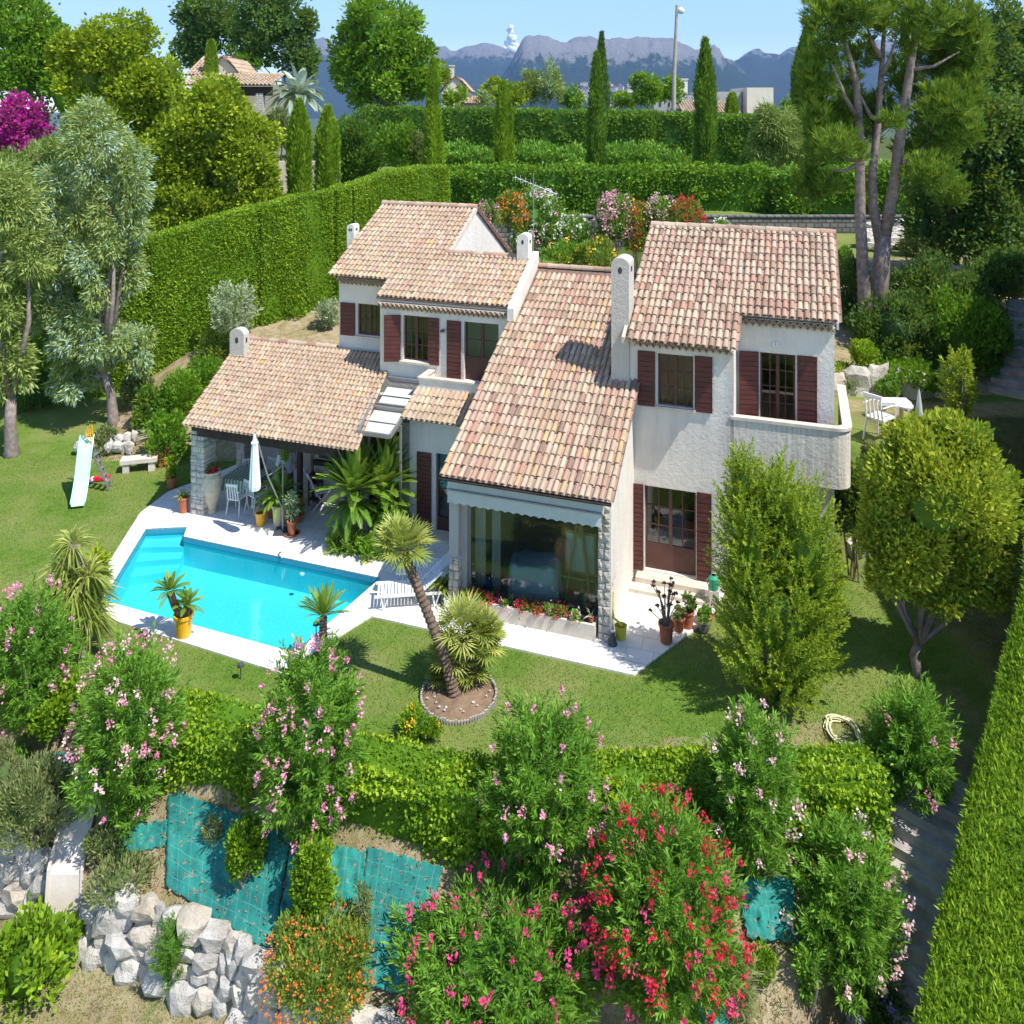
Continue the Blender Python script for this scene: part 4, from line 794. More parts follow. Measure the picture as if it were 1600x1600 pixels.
polyholes('terrace_paving', outer, [[tuple(p) for p in POOL]], -.1, .035, M['paving'])
# pool: basin, coping edge, steps, water
pc = POOL.mean(0); mbp = MB(); n = len(POOL); V = [(*p, .03) for p in POOL] + [(*p, -.72) for p in POOL]
mbp.add(V, [tuple(range(n, 2 * n))] + [(i, n + i, n + (i + 1) % n, (i + 1) % n) for i in range(n)])
pool = root('swimming_pool', 'bright turquoise swimming pool with corner steps in white paving', 'swimming pool', (float(pc[0]), float(pc[1]), 0)); mbp.build('basin', M['liner'], pool, wloc=True)
tb = MB()
for i in range(n):
    a, b = POOL[i], POOL[(i + 1) % n]; d = (b - a) / np.hypot(*(b - a)); nn_ = np.array((-d[1], d[0]))
    if sdist(POOL, *(a / 2 + b / 2 + nn_ * .05).reshape(2, 1))[0] > 0: nn_ = -nn_
    q = nn_ * .012; tb.add([(*(a + q), -.14), (*(b + q), -.14), (*(b + q), .0), (*(a + q), .0)], [(0, 1, 2, 3)])
tb.build('waterline_tiles', plain('waterline_tile', (.05, .30, .42), .3, .5, .3, 60), pool, wloc=True)
a, b, c = POOL[0], POOL[1], POOL[2]; e = POOL[5]; dirn = (e - a) / np.hypot(*(e - a))
for k in range(3):
    A0 = a + dirn * .02; w_ = .34 * (k + 1); P4 = [A0, b, b + (c - b) * 1.0 + dirn * (w_ - .34) * .9, a + dirn * w_ * 1.25]
    MB().prism([tuple(p) for p in P4], 'z', -.715, -.24 - .14 * k).build('pool_step', M['liner'], pool, wloc=True)
wt = mk('water', [(*p, -.10) for p in POOL], [tuple(range(n))[::-1]], M['water'], pool, wloc=True)
def P3(px, py, z=0): x, y = G0(px, py, z); return (x, y, z)
mb = MB(); q = np.array(P3(442, 872)); mb.tube([q + (0, .15, .03), q + (0, .12, .28), q + (0, -.02, .30), q + (0, -.08, .05)], .02, 8); mb.build('filler_spout', M['white'], pool, wloc=True)
mb = MB(); mb.lathe([(0, .0), (.055, .0), (.06, -.03), (0, -.035)], P3(472, 896, -.1), 14); mb.build('skimmer_lid', M['white'], pool, wloc=True)
# ---------------------------------------------------------------- furniture and pots
def plastic_chair(name='garden_chair', s=1.0, sx=.8):
    t = root(name, 'x', 'chair', (0, 0, 0)); w = .22 * s * sx; zt = .43 * s
    MB().box(-w, w, -.2 * s, .2 * s, zt - .03, zt).build('seat', M['white'], t); mb = MB()
    for i in range(5): x = -w + .02 + i * (2 * w - .04) / 4; mb.obox((x, .2 * s, zt), (x * .92, .28 * s, .86 * s), .035 * sx, .02, up=(0, 1, 0))
    mb.obox((-w, .27 * s, .84 * s), (w, .27 * s, .84 * s), .03, .07 * s); mb.build('backrest', M['white'], t)
    for x in (-1, 1):
        for y in (-1, 1): MB().tube([(x * (w - .01), y * .17 * s, zt - .02), (x * (w + .02), y * .24 * s, 0)], .017 * s, 6).build('leg', M['white'], t)
        MB().tube([(x * (w + .01), .25 * s, .66 * s), (x * (w + .03), -.02, .66 * s), (x * (w + .02), -.19 * s, .62 * s), (x * w, -.19 * s, zt)], .015 * s, 6).build('armrest', M['white'], t)
    return t
ch0 = plastic_chair(); ch0.location = P3(371, 800, .035); ch0.rotation_euler = (0, 0, 2.9)
ch0['label'] = 'white plastic chair in front of the striped cloth, nearest the big clay jar'; ch0['group'] = 'white chairs round the terrace table'
copy_tree(ch0, P3(401, 795, .035), 2.5, 'white plastic chair under the closed parasol in front of the terrace table')
copy_tree(ch0, P3(388, 770, .035), .3, 'white chair on the shaded far side of the terrace table'); copy_tree(ch0, P3(415, 768, .035), -.5, 'white chair in the shade beside the person')
tb_ = root('dining_table', 'terrace table under a striped green and cream cloth', 'table', P3(386, 782, .035), -.3); MB().box(-.5, .5, -.4, .4, .70, .74).build('tabletop', M['wood'], tb_)
for x in (-.42, .42):
    for y in (-.33, .33): MB().box(x - .03, x + .03, y - .03, y + .03, 0, .70).build('leg', M['white'], tb_)
stripe, t_, b_ = nt('striped_cloth', .9, .1); wv_ = nd(t_, 'ShaderNodeTexWave'); wv_.inputs['Scale'].default_value = 3.2; t_.links.new(nd(t_, 'ShaderNodeTexCoord').outputs['Object'], wv_.inputs[0]); t_.links.new(ramp(t_, wv_.outputs[0], [(.4, (.62, .62, .48)), (.55, (.10, .25, .18))]).outputs[0], b_.inputs['Base Color'])
cl = MB(); n = 28; rim = []
for i in range(n):
    a = 2 * math.pi * i / n; cx_, sx_ = math.cos(a), math.sin(a); k = 1 / max(abs(cx_), abs(sx_)); rim.append((.53 * cx_ * k, .43 * sx_ * k))
V = [(x, y, .745) for x, y in rim] + [(x * (1.06 + .03 * (i % 2)), y * (1.08 + .04 * (i % 2)), .42 - .03 * (i % 3)) for i, (x, y) in enumerate(rim)]; cl.add(V, [tuple(range(n))] + [(n + i, n + (i + 1) % n, (i + 1) % n, i) for i in range(n)])
co_ = cl.build('tablecloth', stripe); co_.location = P3(386, 782, .035); co_.rotation_euler = (0, 0, -.3); tag(co_, 'green and cream striped cloth over the terrace table', 'tablecloth')
# closed parasol
px_ = (at(398, 170, 21.2)[0], 21.2, .035); pr = root('parasol', 'closed white parasol hanging from its slanting pole in front of the terrace', 'parasol', px_)
def lz(py): return CH - (py - HY) * px_[1] / FP - .035
zt_, zb_ = lz(676), lz(765); mb = MB(); pf = [(.015, zt_), (.05, zt_ - .2), (.085, zt_ - .25), (.07, zt_ - .32), (.10, zt_ - .8), (.13, zb_ + .1), (.12, zb_), (.02, zb_ + .03)]
m = 18; V = [(q * math.cos(6.283 * k / m) * (1 + .16 * (k % 2)), q * math.sin(6.283 * k / m) * (1 + .16 * (k % 2)), z) for q, z in pf for k in range(m)]; mb.add(V, [(i * m + k, i * m + (k + 1) % m, (i + 1) * m + (k + 1) % m, (i + 1) * m + k) for i in range(len(pf) - 1) for k in range(m)]); mb.build('canopy', M['whitecloth'], pr)
mb = MB(); mb.tube([(.62, .35, 0), (.62, .35, 1.75)], .022, 8); mb.tube([(.62, .35, .6), (.3, .15, 1.5), (0.0, 0, zt_ + .02)], .02, 8); mb.tube([(.62, .35, 1.72), (.3, .15, 1.55)], .016, 8); mb.build('pole', M['metal'], pr); MB().box(.42, .82, .15, .55, 0, .05).build('base', M['darkpl'], pr)
def pot(name, label, cat, px, r, hh, mat, prof=None, group=None, soil=True, z=.035, parts=()):
    l = P3(*px, z) if not isinstance(px[0], float) else px; t = root(name, label, cat, l, group=group); pf = prof or [(0, 0), (r * .72, 0), (r * .78, hh * .1), (r * .95, hh * .86), (r * 1.08, hh * .87), (r * 1.08, hh), (r * .92, hh), (r * .88, hh * .85)]
    mb = MB(); mb.lathe(pf, n=20); mb.build('pot', M[mat], t, smooth=False)
    if soil: MB().lathe([(0, hh * .86), (r * .9, hh * .86)], n=20).build('soil', M['soil'], t)
    return t, np.array(l)
def potplant(t, c, R, mat, L=.1, Wd=.04, cov=2, seed=1, kind='clump', fl=None, up=.4, **k):
    rg = np.random.default_rng(seed); LV = Leaves(); loc = np.array(t.location); c = loc + np.array(c)
    if kind == 'clump': clumps(LV, c, R, L, Wd, cov=cov, ncl=10, up=up, rg=rg, solid=False, inner=0, bottom=-1)
    elif kind == 'blades':
        n = k.get('n', 40); a = rg.uniform(0, 6.283, n); z = rg.uniform(.15, 1, n); D = np.stack([np.cos(a) * (1 - z * .6), np.sin(a) * (1 - z * .6), z + .1], 1); LV.add(np.tile(c, (n, 1)), D, L * rg.uniform(.6, 1.1, n), Wd, rg.random(n), rg=rg, bend=.35)
    LV.build('leaves', M[mat], t)
    if fl: flowers(t, 'blossom', M[fl[0]], c, np.array(R), fl[1], rg=rg, cs=.05, L=.04)
bigjar = [(0, 0), (.13, 0), (.13, .06), (.10, .1), (.17, .3), (.245, .62), (.255, .85), (.24, .98), (.20, 1.06), (.235, 1.08), (.235, 1.13), (.19, 1.13), (.17, 1.0)]
t, _ = pot('clay_jar', 'tall sandy clay jar with pink flowers beside the left stone pillar', 'jar', (331, 800), .2, 1.0, 'jar', bigjar); potplant(t, (0, 0, 1.15), (.17, .17, .1), 'ole', seed=2, fl=('red', 12))
t, _ = pot('flower_pot', 'terracotta pot with thin upright leaves left of the stone pillar', 'pot', (287, 800), .14, .42, 'terra'); potplant(t, (0, 0, .4), (.1, .1, .2), 'fan', .4, .03, seed=3, kind='blades')
t, _ = pot('flower_pot', 'orange terracotta pot at the lawn corner of the paving with yellow flowers', 'pot', (268, 762), .15, .32, 'terra', z=0); potplant(t, (0, 0, .55), (.18, .18, .3), 'oak', seed=4, fl=('yellowf', 8))
t, _ = pot('flower_pot', 'red clay pot with leafy plant by the shrubs near the stone bench', 'pot', (253, 728), .16, .3, 'terra', z=0); potplant(t, (0, 0, .45), (.2, .2, .2), 'scrub', seed=5, fl=('red', 5))
t, _ = pot('flower_pot', 'small yellow pot with grey spiky plant in front of the terrace', 'pot', (407, 820), .14, .34, 'yellowpot'); potplant(t, (0, 0, .4), (.1, .1, .2), 'olive', .22, .03, seed=6, kind='blades')
t, _ = pot('flower_pot', 'sandy tapered clay pot holding the small cycad', 'pot', (437, 820), .2, .55, 'jar'); frondpalm(t, (0, 0, .8), .68, 52, np.random.default_rng(5), nl=30, L=.11, wd=.018, droop=.4, low=-.3, hi=1)
MB().tube([(0, 0, .5), (0, 0, .82)], [.09, .07], 8).build('trunk', M['palmbark'], t)
t, _ = pot('flower_pot', 'dark red pot tucked behind the small cycad pot', 'pot', (423, 808), .14, .4, 'terra'); potplant(t, (0, 0, .45), (.15, .15, .12), 'dark', seed=8)
t, _ = pot('flower_pot', 'red clay pot on a saucer with a pale leggy succulent', 'pot', (456, 835), .12, .36, 'terra'); MB().lathe([(0, 0), (.19, 0), (.21, .05), (.19, .05), (.17, .02)], n=18).build('saucer', M['terra'], t); potplant(t, (0, 0, .75), (.15, .15, .4), 'olive', .13, .04, cov=1, seed=9)
t, _ = pot('flower_pot', 'low red bowl with dried plant behind the succulent', 'pot', (464, 815), .17, .2, 'terra'); potplant(t, (0, 0, .35), (.18, .18, .18), 'scrub', seed=10, fl=('orangef', 6))
t, _ = pot('climbing_plant', 'climber with a pink flower trained up the dark terrace post', 'plant', (441, 800), .1, .2, 'darkpl'); potplant(t, (0, .1, 1.0), (.09, .09, .9), 'hedge', seed=11, fl=('pink', 2))
yp, l = pot('cycad_pot', 'bright yellow glazed pot with two small cycads on the pool edge', 'potted palm', (287, 993), .19, .46, 'yellowpot'); LV = Leaves(); frondpalm(yp, (-.28, 0, .92), .46, 26, np.random.default_rng(6), nl=26, L=.085, wd=.016, droop=.3, low=0, LV=LV); frondpalm(yp, (.06, .02, .62), .36, 24, np.random.default_rng(8), nl=24, L=.08, wd=.015, droop=.3, low=0, LV=LV); LV.build('fronds', M['palm'], yp, wloc=False)
mb = MB(); mb.tube([(-.02, 0, .4), (-.18, 0, .62), (-.28, 0, .9)], [.09, .08, .075], 10); mb.tube([(.06, 0, .38), (.07, .02, .62)], [.09, .08], 10); mb.build('trunk', M['palmbark'], yp)
# small cycad by the pool corner, in the lawn
b = gp(505, 1002); t = root('small_cycad', 'small cycad with upright fronds growing at the pool corner', 'palm', b); frondpalm(t, (0, 0, .5), .66, 34, np.random.default_rng(9), mat='palm', nl=30, L=.09, wd=.018, droop=.2, low=.4); palmtrunk(t, [b, (b[0], b[1], b[2] + .5)], .08, rings=8)
# person cooking under the terrace roof
pp = P3(428, 792, .035); pe = link('person', bpy.data.meshes.new('person')); pe.location = (pp[0] + .3, pp[1] + .15, .035); pe.rotation_euler = (0, 0, .6); tag(pe, 'person in a pale shirt and dark trousers standing under the terrace roof', 'person')
V = [(0, 0, .9), (0, 0, 1.1), (0, 0, 1.35), (0, -.03, 1.5), (0, -.05, 1.58), (0, -.07, 1.70), (.11, 0, .86), (.12, -.02, .48), (.12, .03, .07), (.12, -.12, .03), (-.11, 0, .86), (-.12, .02, .48), (-.12, .05, .07), (-.12, -.1, .03), (.19, -.01, 1.42), (.25, -.03, 1.14), (.18, -.25, 1.06), (.16, -.34, 1.06), (-.19, -.01, 1.42), (-.25, -.03, 1.14), (-.18, -.25, 1.08), (-.16, -.34, 1.08)]
Ed = [(0, 1), (1, 2), (2, 3), (3, 4), (4, 5), (0, 6), (6, 7), (7, 8), (8, 9), (0, 10), (10, 11), (11, 12), (12, 13), (2, 14), (14, 15), (15, 16), (16, 17), (2, 18), (18, 19), (19, 20), (20, 21)]
RR = [.15, .13, .16, .06, .07, .10, .09, .065, .045, .04, .09, .065, .045, .04, .065, .045, .035, .035, .065, .045, .035, .035]
pe.data.from_pydata(V, Ed, []); sk = pe.modifiers.new('skin', 'SKIN'); pe.modifiers.new('sub', 'SUBSURF').levels = 1
for i, q in enumerate(RR): pe.data.skin_vertices[0].data[i].radius = (q, q * .8)
pe.data.skin_vertices[0].data[0].use_root = True; pe.data.materials.append(M['skin'])
MB().lathe([(.175, .9), (.165, 1.05), (.185, 1.3), (.15, 1.46), (.07, 1.5)], n=14).tube([(.17, -.01, 1.42), (.25, -.03, 1.14)], [.085, .06], 8).tube([(-.17, -.01, 1.42), (-.25, -.03, 1.14)], [.085, .06], 8).build('shirt', M['shirt'], pe)
MB().tube([(.09, 0, .92), (.12, -.02, .48), (.12, .03, .08)], [.11, .085, .065], 8).tube([(-.09, 0, .92), (-.12, .02, .48), (-.12, .05, .08)], [.11, .085, .065], 8).build('trousers', M['trouser'], pe)
mb = MB(); mb.rock((0, -.045, 1.75), .105, .11, .10, 3); mb.build('hair', M['hair'], pe)
# folding chair
fp_ = P3(500, 790, .035); fc = root('folding_chair', 'white folding recliner chair in the terrace shade near the low wall', 'chair', fp_, .5)
for y in (-.2, .2):
    mb = MB(); mb.tube([(-.42, y, 1.05), (-.15, y, .42), (.16, y, 0)], .018, 6); mb.tube([(.22, y, .45), (-.25, y, 0)], .018, 6); mb.tube([(-.3, y, .62), (.1, y, .6), (.24, y, .45)], .016, 6); mb.build('side_frame', M['white'], fc)
mb = MB()
for k in range(9): q = k / 8; mb.box(-.40 + .27 * q, -.385 + .27 * q, -.2, .2, 1.0 - .55 * q, 1.04 - .55 * q)
mb.build('backrest', M['white'], fc); MB().box(-.15, .25, -.2, .2, .42, .445).build('seat', M['white'], fc)
# plant stand of wicker and grill
ws = root('plant_stand', 'dark wicker shelf standing against the terrace back wall', 'shelf', (*W(-9.0, 3.15), .035), -AN); mb = MB()
for x in (-.15, .15):
    for y in (-.1, .1): mb.box(x - .015, x + .015, y - .015, y + .015, 0, .85)
for z in (.15, .4, .62, .83): mb.box(-.16, .16, -.11, .11, z, z + .03)
mb.build('shelf_frame', M['frame'], ws)
gr = root('barbecue', 'round black barbecue on thin legs in the shade of the terrace', 'barbecue', (*W(-10.9, 3.2), .035)); MB().lathe([(0, .7), (.16, .75), (.2, .85), (.16, .97), (0, 1.03)], n=14).build('lid', M['darkpl'], gr)
for a in (0, 2.1, 4.2): MB().tube([(.1 * math.cos(a), .1 * math.sin(a), .75), (.2 * math.cos(a), .2 * math.sin(a), 0)], .012, 6).build('leg', M['metal'], gr)
# sun loungers
def lounger(back=1):
    t = root('sun_lounger', 'x', 'sun lounger', (0, 0, 0)); L_, w, z = 1.5, .27, .33
    for y in (-w, w): MB().box(-L_ / 2, L_ / 2, y - .02, y + .02, z - .05, z).build('side_rail', M['white'], t)
    mb = MB()
    for k in range(13): x = -L_ / 2 + .05 + k * .075; mb.box(x, x + .055, -w + .02, w - .02, z - .02, z)
    mb.build('seat', M['white'], t); mb = MB()
    for k in range(8): q = k / 8; mb.obox((.28 + .42 * q, -w + .01, z + .40 * q * back), (.28 + .42 * q, w - .01, z + .40 * q * back), .05, .015)
    for y in (-w + .02, w - .02): mb.obox((.26, y, z), (.72, y, z + .42 * back), .03, .03, up=(0, 1, 0))
    mb.build('backrest', M['white'], t)
    for x in (-.62, .5):
        for y in (-w, w): MB().tube([(x, y, z - .03), (x + .05, y, 0)], .018, 6).tube([(x + .16, y, z - .03), (x + .05, y, 0)], .014, 6).build('leg', M['white'], t)
    return t
l0 = lounger(); l0.location = P3(640, 940, .035); l0.rotation_euler = (0, 0, .12); l0['label'] = 'white plastic sun lounger with raised back in the sun behind the leaning palm'; l0['group'] = 'white sun loungers beside the pool'
copy_tree(l0, P3(672, 905, .035), .05, 'white sun lounger standing in the shade nearest the stone steps'); copy_tree(l0, P3(690, 925, .035), .1, 'white sun lounger between the other two, half hidden by the yucca pot')
# slide, toy, bench
T_ = np.array((-12.25, 24.0, 0)); sl = root('garden_slide', 'pale turquoise slide with a metal ladder on the left lawn', 'slide', tuple(T_)); mb = MB(); n = 14; V = []; ch_ = np.array((-11.93, 22.85)) - T_[:2]; sd_ = np.array((ch_[1], -ch_[0])); sd_ = sd_ / np.hypot(*sd_)
for i in range(n + 1):
    t = i / n; z = 1.42 * (1 - t) ** 1.15 * (1 + .25 * math.sin(t * 6.28) * .5) + .09; c_ = ch_ * t
    for s_, dz in ((-.22, .1), (-.19, 0), (.19, 0), (.22, .1)): V.append((c_[0] + sd_[0] * s_ * .8, c_[1] + sd_[1] * s_ * .8, z + dz))
mb.add(V, [(i * 4 + k, i * 4 + k + 1, i * 4 + k + 5, i * 4 + k + 4) for i in range(n) for k in range(3)]); o = mb.build('chute', M['turq'], sl); so = o.modifiers.new('s', 'SOLIDIFY'); so.thickness = .02
for s_ in (-.14, .14):
    q = np.array((-s_ * .3, s_, 0)); MB().obox(q + (0, 0, 1.5), q + (.62, .1, 0), .035, .05).build('ladder_rail', M['metal'], sl); MB().tube([q + (0, 0, 1.5), q + (-.02, 0, 1.78), q + (.1, 0, 1.82), q + (.16, 0, 1.2)], .018, 8).build('handrail', M['yellowpot'], sl)
mb = MB()
for k in range(7): z = .2 + k * .2; x = .62 * (1 - z / 1.5); mb.box(x - .04, x + .05, -.13, .2, z, z + .03)
mb.build('ladder_rung', M['metal'], sl)
b = gp(155, 752); ty = root('toy_scooter', 'red plastic toy lying on the lawn beside the slide ladder', 'toy', b, .1); mb = MB(); mb.prism([(-.3, .02), (.28, .05), (.34, .14), (.2, .16), (-.28, .1)], 'y', -.06, .06); mb.build('body', M['redpl'], ty)
for x in (-.2, .24): m_ = MB(); m_.tube([(x, -.08, .06), (x, .08, .06)], .06, 10); m_.build('wheel', M['white'], ty)
b = gp(218, 735); bn = root('stone_bench', 'low pale stone bench at the edge of the left lawn', 'bench', b, .25); MB().box(-.52, .52, -.2, .2, .28, .40).build('seat', M['concrete'], bn)
for x in (-.36, .36): MB().box(x - .09, x + .09, -.16, .16, 0, .28).build('leg', M['concrete'], bn)
# right lawn furniture
zz = H(9.2, 21.2); wc = copy_tree(ch0, (*G0(1376, 688, 2.6), 2.62), 2.2, 'white plastic armchair on the upper lawn beside the balcony'); wc.scale = (1.4, 1.4, 1.4)
if 'group' in wc: del wc['group']
b = (*G0(1395, 655, 2.62), 2.62); st = root('stone_table', 'small stone slab bench behind the white armchair on the upper lawn', 'bench', b, -.05); MB().box(-.42, .42, -.2, .2, .42, .52).build('slab', M['white'], st)
for x in (-.28, .28): MB().box(x - .05, x + .05, -.15, .15, 0, .42).build('leg', M['concrete'], st)
b = (*G0(1413, 672, 2.62), 2.62); rt = root('round_table', 'round white plastic table on the upper lawn', 'table', b); MB().lathe([(0, .62), (.22, .62), (.22, .66), (0, .66)], n=20).build('tabletop', M['white'], rt); MB().tube([(0, 0, .62), (0, 0, .05)], .03, 8).build('leg', M['white'], rt); MB().lathe([(0, 0), (.18, 0), (.05, .06)], n=12).build('base', M['white'], rt)
b = (*G0(1436, 664, 2.62), 2.62); um = root('furled_parasol', 'furled pale green parasol standing right of the round white table', 'parasol', b); MB().lathe([(.02, .2), (.1, .25), (.075, .5), (.03, .85), (.01, .95)], n=10).build('canopy', M['awning'], um); MB().tube([(0, 0, 0), (0, 0, .98)], .012, 6).build('pole', M['metal'], um)
# pots and tools at the garden door
t, _ = pot('flower_pot', 'largest terracotta pot with a tall dark rosette succulent', 'pot', (1041, 1003), .155, .40, 'terra'); rg = np.random.default_rng(3); LV = Leaves(); mb = MB()
for i in range(22):
    a = rg.uniform(0, 6.28); q = rg.uniform(.05, .42); tip = np.array((math.cos(a) * q, math.sin(a) * q * .8, rg.uniform(.6, 1.25))); mb.tube([(math.cos(a) * .04, math.sin(a) * .04, .36), tip * (.45, .45, .75), tip], [.012, .01, .008], 5)
    d = rdir(16, rg); d[:, 2] = abs(d[:, 2]) * .8 + .1; LV.add(np.tile(tip, (16, 1)) - (0, 0, .01), d, .065, .035, rg.random(16), rg=rg)
mb.build('stem', M['greybark'], t); LV.build('rosette', leafm('aeonium_leaf', [(0, (.03, .02, .025)), (1, (.09, .05, .06))], .1), t, wloc=False, kind='stuff')
t, _ = pot('flower_pot', 'middle terracotta pot with low greyish plant by the garden door', 'pot', (1061, 985), .12, .27, 'terra'); potplant(t, (0, 0, .36), (.13, .13, .14), 'scrub', .07, .03, seed=12)
t, _ = pot('flower_pot', 'terracotta pot with a dark leafy succulent nearest the steps', 'pot', (1075, 980), .13, .36, 'terra'); potplant(t, (0, 0, .5), (.15, .15, .2), 'dark', .08, .05, seed=13)
t, _ = pot('flower_pot', 'low round terracotta bowl with small plants at the paving edge', 'pot', (1102, 972), .17, .16, 'terra'); potplant(t, (0, 0, .2), (.15, .15, .1), 'ole', .06, .03, seed=14)
t, _ = pot('blue_planter', 'pale grey square planter at the corner of the paving under the bush', 'planter', (1100, 985), .12, .2, 'metal', [(0, 0), (.1, 0), (.13, .2), (.11, .2), (.1, .1)]); potplant(t, (0, 0, .2), (.1, .1, .08), 'ole', .06, .03, seed=15)
b = P3(1115, 945, .035); wcn = root('watering_can', 'translucent green watering can hanging at the wall corner', 'watering can', b); MB().lathe([(0, .35), (.1, .35), (.11, .6), (.06, .66), (.05, .66)], n=14).build('body', M['greenhose'], wcn); mb = MB(); mb.tube([(.08, 0, .4), (.2, 0, .62)], [.02, .015], 6); mb.tube([(-.05, 0, .63), (-.16, 0, .55), (-.1, 0, .4)], .012, 6); mb.build('handle', M['greenhose'], wcn); MB().box(-.1, .1, -.1, .1, 0, .35).build('stand', M['concrete'], wcn)
b = P3(970, 997, .035); bk = root('bucket', 'yellow bucket with wooden handles of tools standing in it', 'bucket', b); MB().lathe([(0, 0), (.1, 0), (.13, .27), (.115, .27), (.09, .03)], n=18).build('body', M['yellowpl'], bk); mb = MB(); mb.tube([(-.13, 0, .28), (0, .0, .33), (.13, 0, .28)], .008, 6); mb.build('handle', M['metal'], bk)
b = P3(957, 1000, .035); ho = root('garden_hose', 'yellow hose hung against the white wall above the bucket', 'hose', b); mb = MB(); mb.tube([(.02, .1, .95), (.0, .08, .6), (.03, .06, .42), (.13, .03, .36), (.2, 0, .30)], .025, 8); mb.build('hose', M['yellowpl'], ho)
b = P3(957, 1007, .035); cn = root('traffic_cone', 'small dark cone shaped jug beside the yellow bucket', 'jug', b); MB().lathe([(0, 0), (.1, 0), (.09, .05), (.045, .2), (.04, .26), (0, .26)], n=16).build('body', M['darkpl'], cn); MB().lathe([(0, .26), (.03, .26), (.03, .29), (0, .3)], n=12).build('cap', M['white'], cn)
b = P3(925, 985, .035); t, _ = pot('flower_pot', 'tiny terracotta pot on the right end of the window planter', 'pot', (925.0, 985.0, 0) if False else (926, 980), .06, .12, 'terra'); t.location = (*W(-.42, -.0), .365); potplant(t, (0, 0, .1), (.03, .03, .1), 'olive', .3, .02, seed=16, kind='blades', n=5)
# geraniums along the planter
rg = np.random.default_rng(21)
for i, (px, cname, col) in enumerate([(735, 'red', 'crimson geranium at the left end of the window planter'), (752, 'red', 'crimson geranium second from the left end of the window planter'), (768, 'red', 'crimson geranium just left of the pink one in the window planter'), (798, 'pink', 'pink geranium in the left half of the window planter'), (822, 'red', 'crimson geranium right of the pink one in the planter'), (845, 'red', 'crimson geranium at the middle of the window planter'), (862, 'pink', 'pale pink geranium right of the planter middle'), (880, 'red', 'crimson geranium in the right half of the planter'), (906, 'palepink', 'trailing pale pink geranium at the right end of the planter')]):
    k = (px - 735) / (925 - 735); u = -3.15 + k * 2.68; loc = (*W(u, .04), .3); t = root('geranium', col, 'flower', loc, group='geraniums in the window planter'); c = np.array(loc) + (0, -.05, .1); R = (.16, .13, .11)
    LV = Leaves(); clumps(LV, c, R, .06, .05, cov=1.6, ncl=8, rg=rg, solid=False, inner=0, bottom=-1); LV.build('leaves', M['ole'], t); flowers(t, 'blossom', M[cname], c, R, 13 if cname == 'red' else 7, rg=rg, cs=.045, L=.042, per=9)
# inside the living room: covered table, easel, bottle
t = root('covered_table', 'table under a pale blue draped sheet behind the picture window', 'table', (*W(-1.95, 1.0), .05), -AN + .1); mb = MB(); n = 26; V = []
for zz_, k in ((.82, .82), (.80, 1.0), (.4, 1.08), (.1, 1.16)):
    for i in range(n): a = 6.283 * i / n; s_ = 1 + (.05 * math.sin(i * 2.4) if zz_ < .7 else 0); V.append((.55 * math.copysign(abs(math.cos(a)) ** .6, math.cos(a)) * k * s_, .4 * math.copysign(abs(math.sin(a)) ** .6, math.sin(a)) * k * s_, zz_ + .03 * math.sin(i * 1.7)))
mb.add(V, [tuple(range(n))] + [(j * n + n + i, j * n + n + (i + 1) % n, j * n + (i + 1) % n, j * n + i) for j in range(3) for i in range(n)]); mb.build('sheet', M['bluecloth'], t, smooth=True); MB().box(-.45, .45, -.3, .3, .0, .08).build('base', M['wood'], t)
t = root('easel', 'wooden easel holding a pale canvas behind the right part of the window', 'easel', (*W(-.95, .95), .05), -AN); 
for p, q in (((-.3, 0, 0), (-.05, .1, 1.75)), ((.3, 0, 0), (.05, .1, 1.75)), ((0, .45, 0), (0, .12, 1.7))): MB().obox(p, q, .05, .03, up=(0, 1, 0)).build('leg', M['wood'], t)
MB().box(-.4, .4, .02, .05, .55, .6).build('ledge', M['wood'], t); cv_ = root('canvas', 'pale green framed canvas standing on the easel', 'canvas', (*W(-.95, 1.12), .65), -AN); MB().box(-.34, .38, 0, .03, 0, .95).build('frame', M['wood'], cv_); MB().box(-.29, .33, -.006, -.001, .06, .89).build('picture', M['canvas'], cv_)
t = root('water_bottle', 'blue water bottle on the floor behind the left end of the window', 'bottle', (*W(-2.95, .62), .05)); MB().lathe([(0, 0), (.1, 0), (.12, .1), (.12, .32), (.06, .4), (.05, .46), (0, .47)], n=16).build('body', plain('blue_plastic', (.05, .2, .5), .2, .6, .1), t)
# lamps in the lawn
for px, lab in (((376, 1062), 'small black garden spike lamp on the lawn in front of the pool'), ((494, 995), 'small black garden lamp by the pool corner cycad')):
    b = gp(*px); t = root('garden_lamp', lab, 'garden lamp', b, group='black lamps around the pool'); MB().tube([(0, 0, 0), (0, 0, .26)], .01, 6).build('stake', M['darkpl'], t); MB().lathe([(0, .25), (.07, .25), (.05, .3), (0, .33)], n=12).build('lamp_head', M['darkpl'], t)
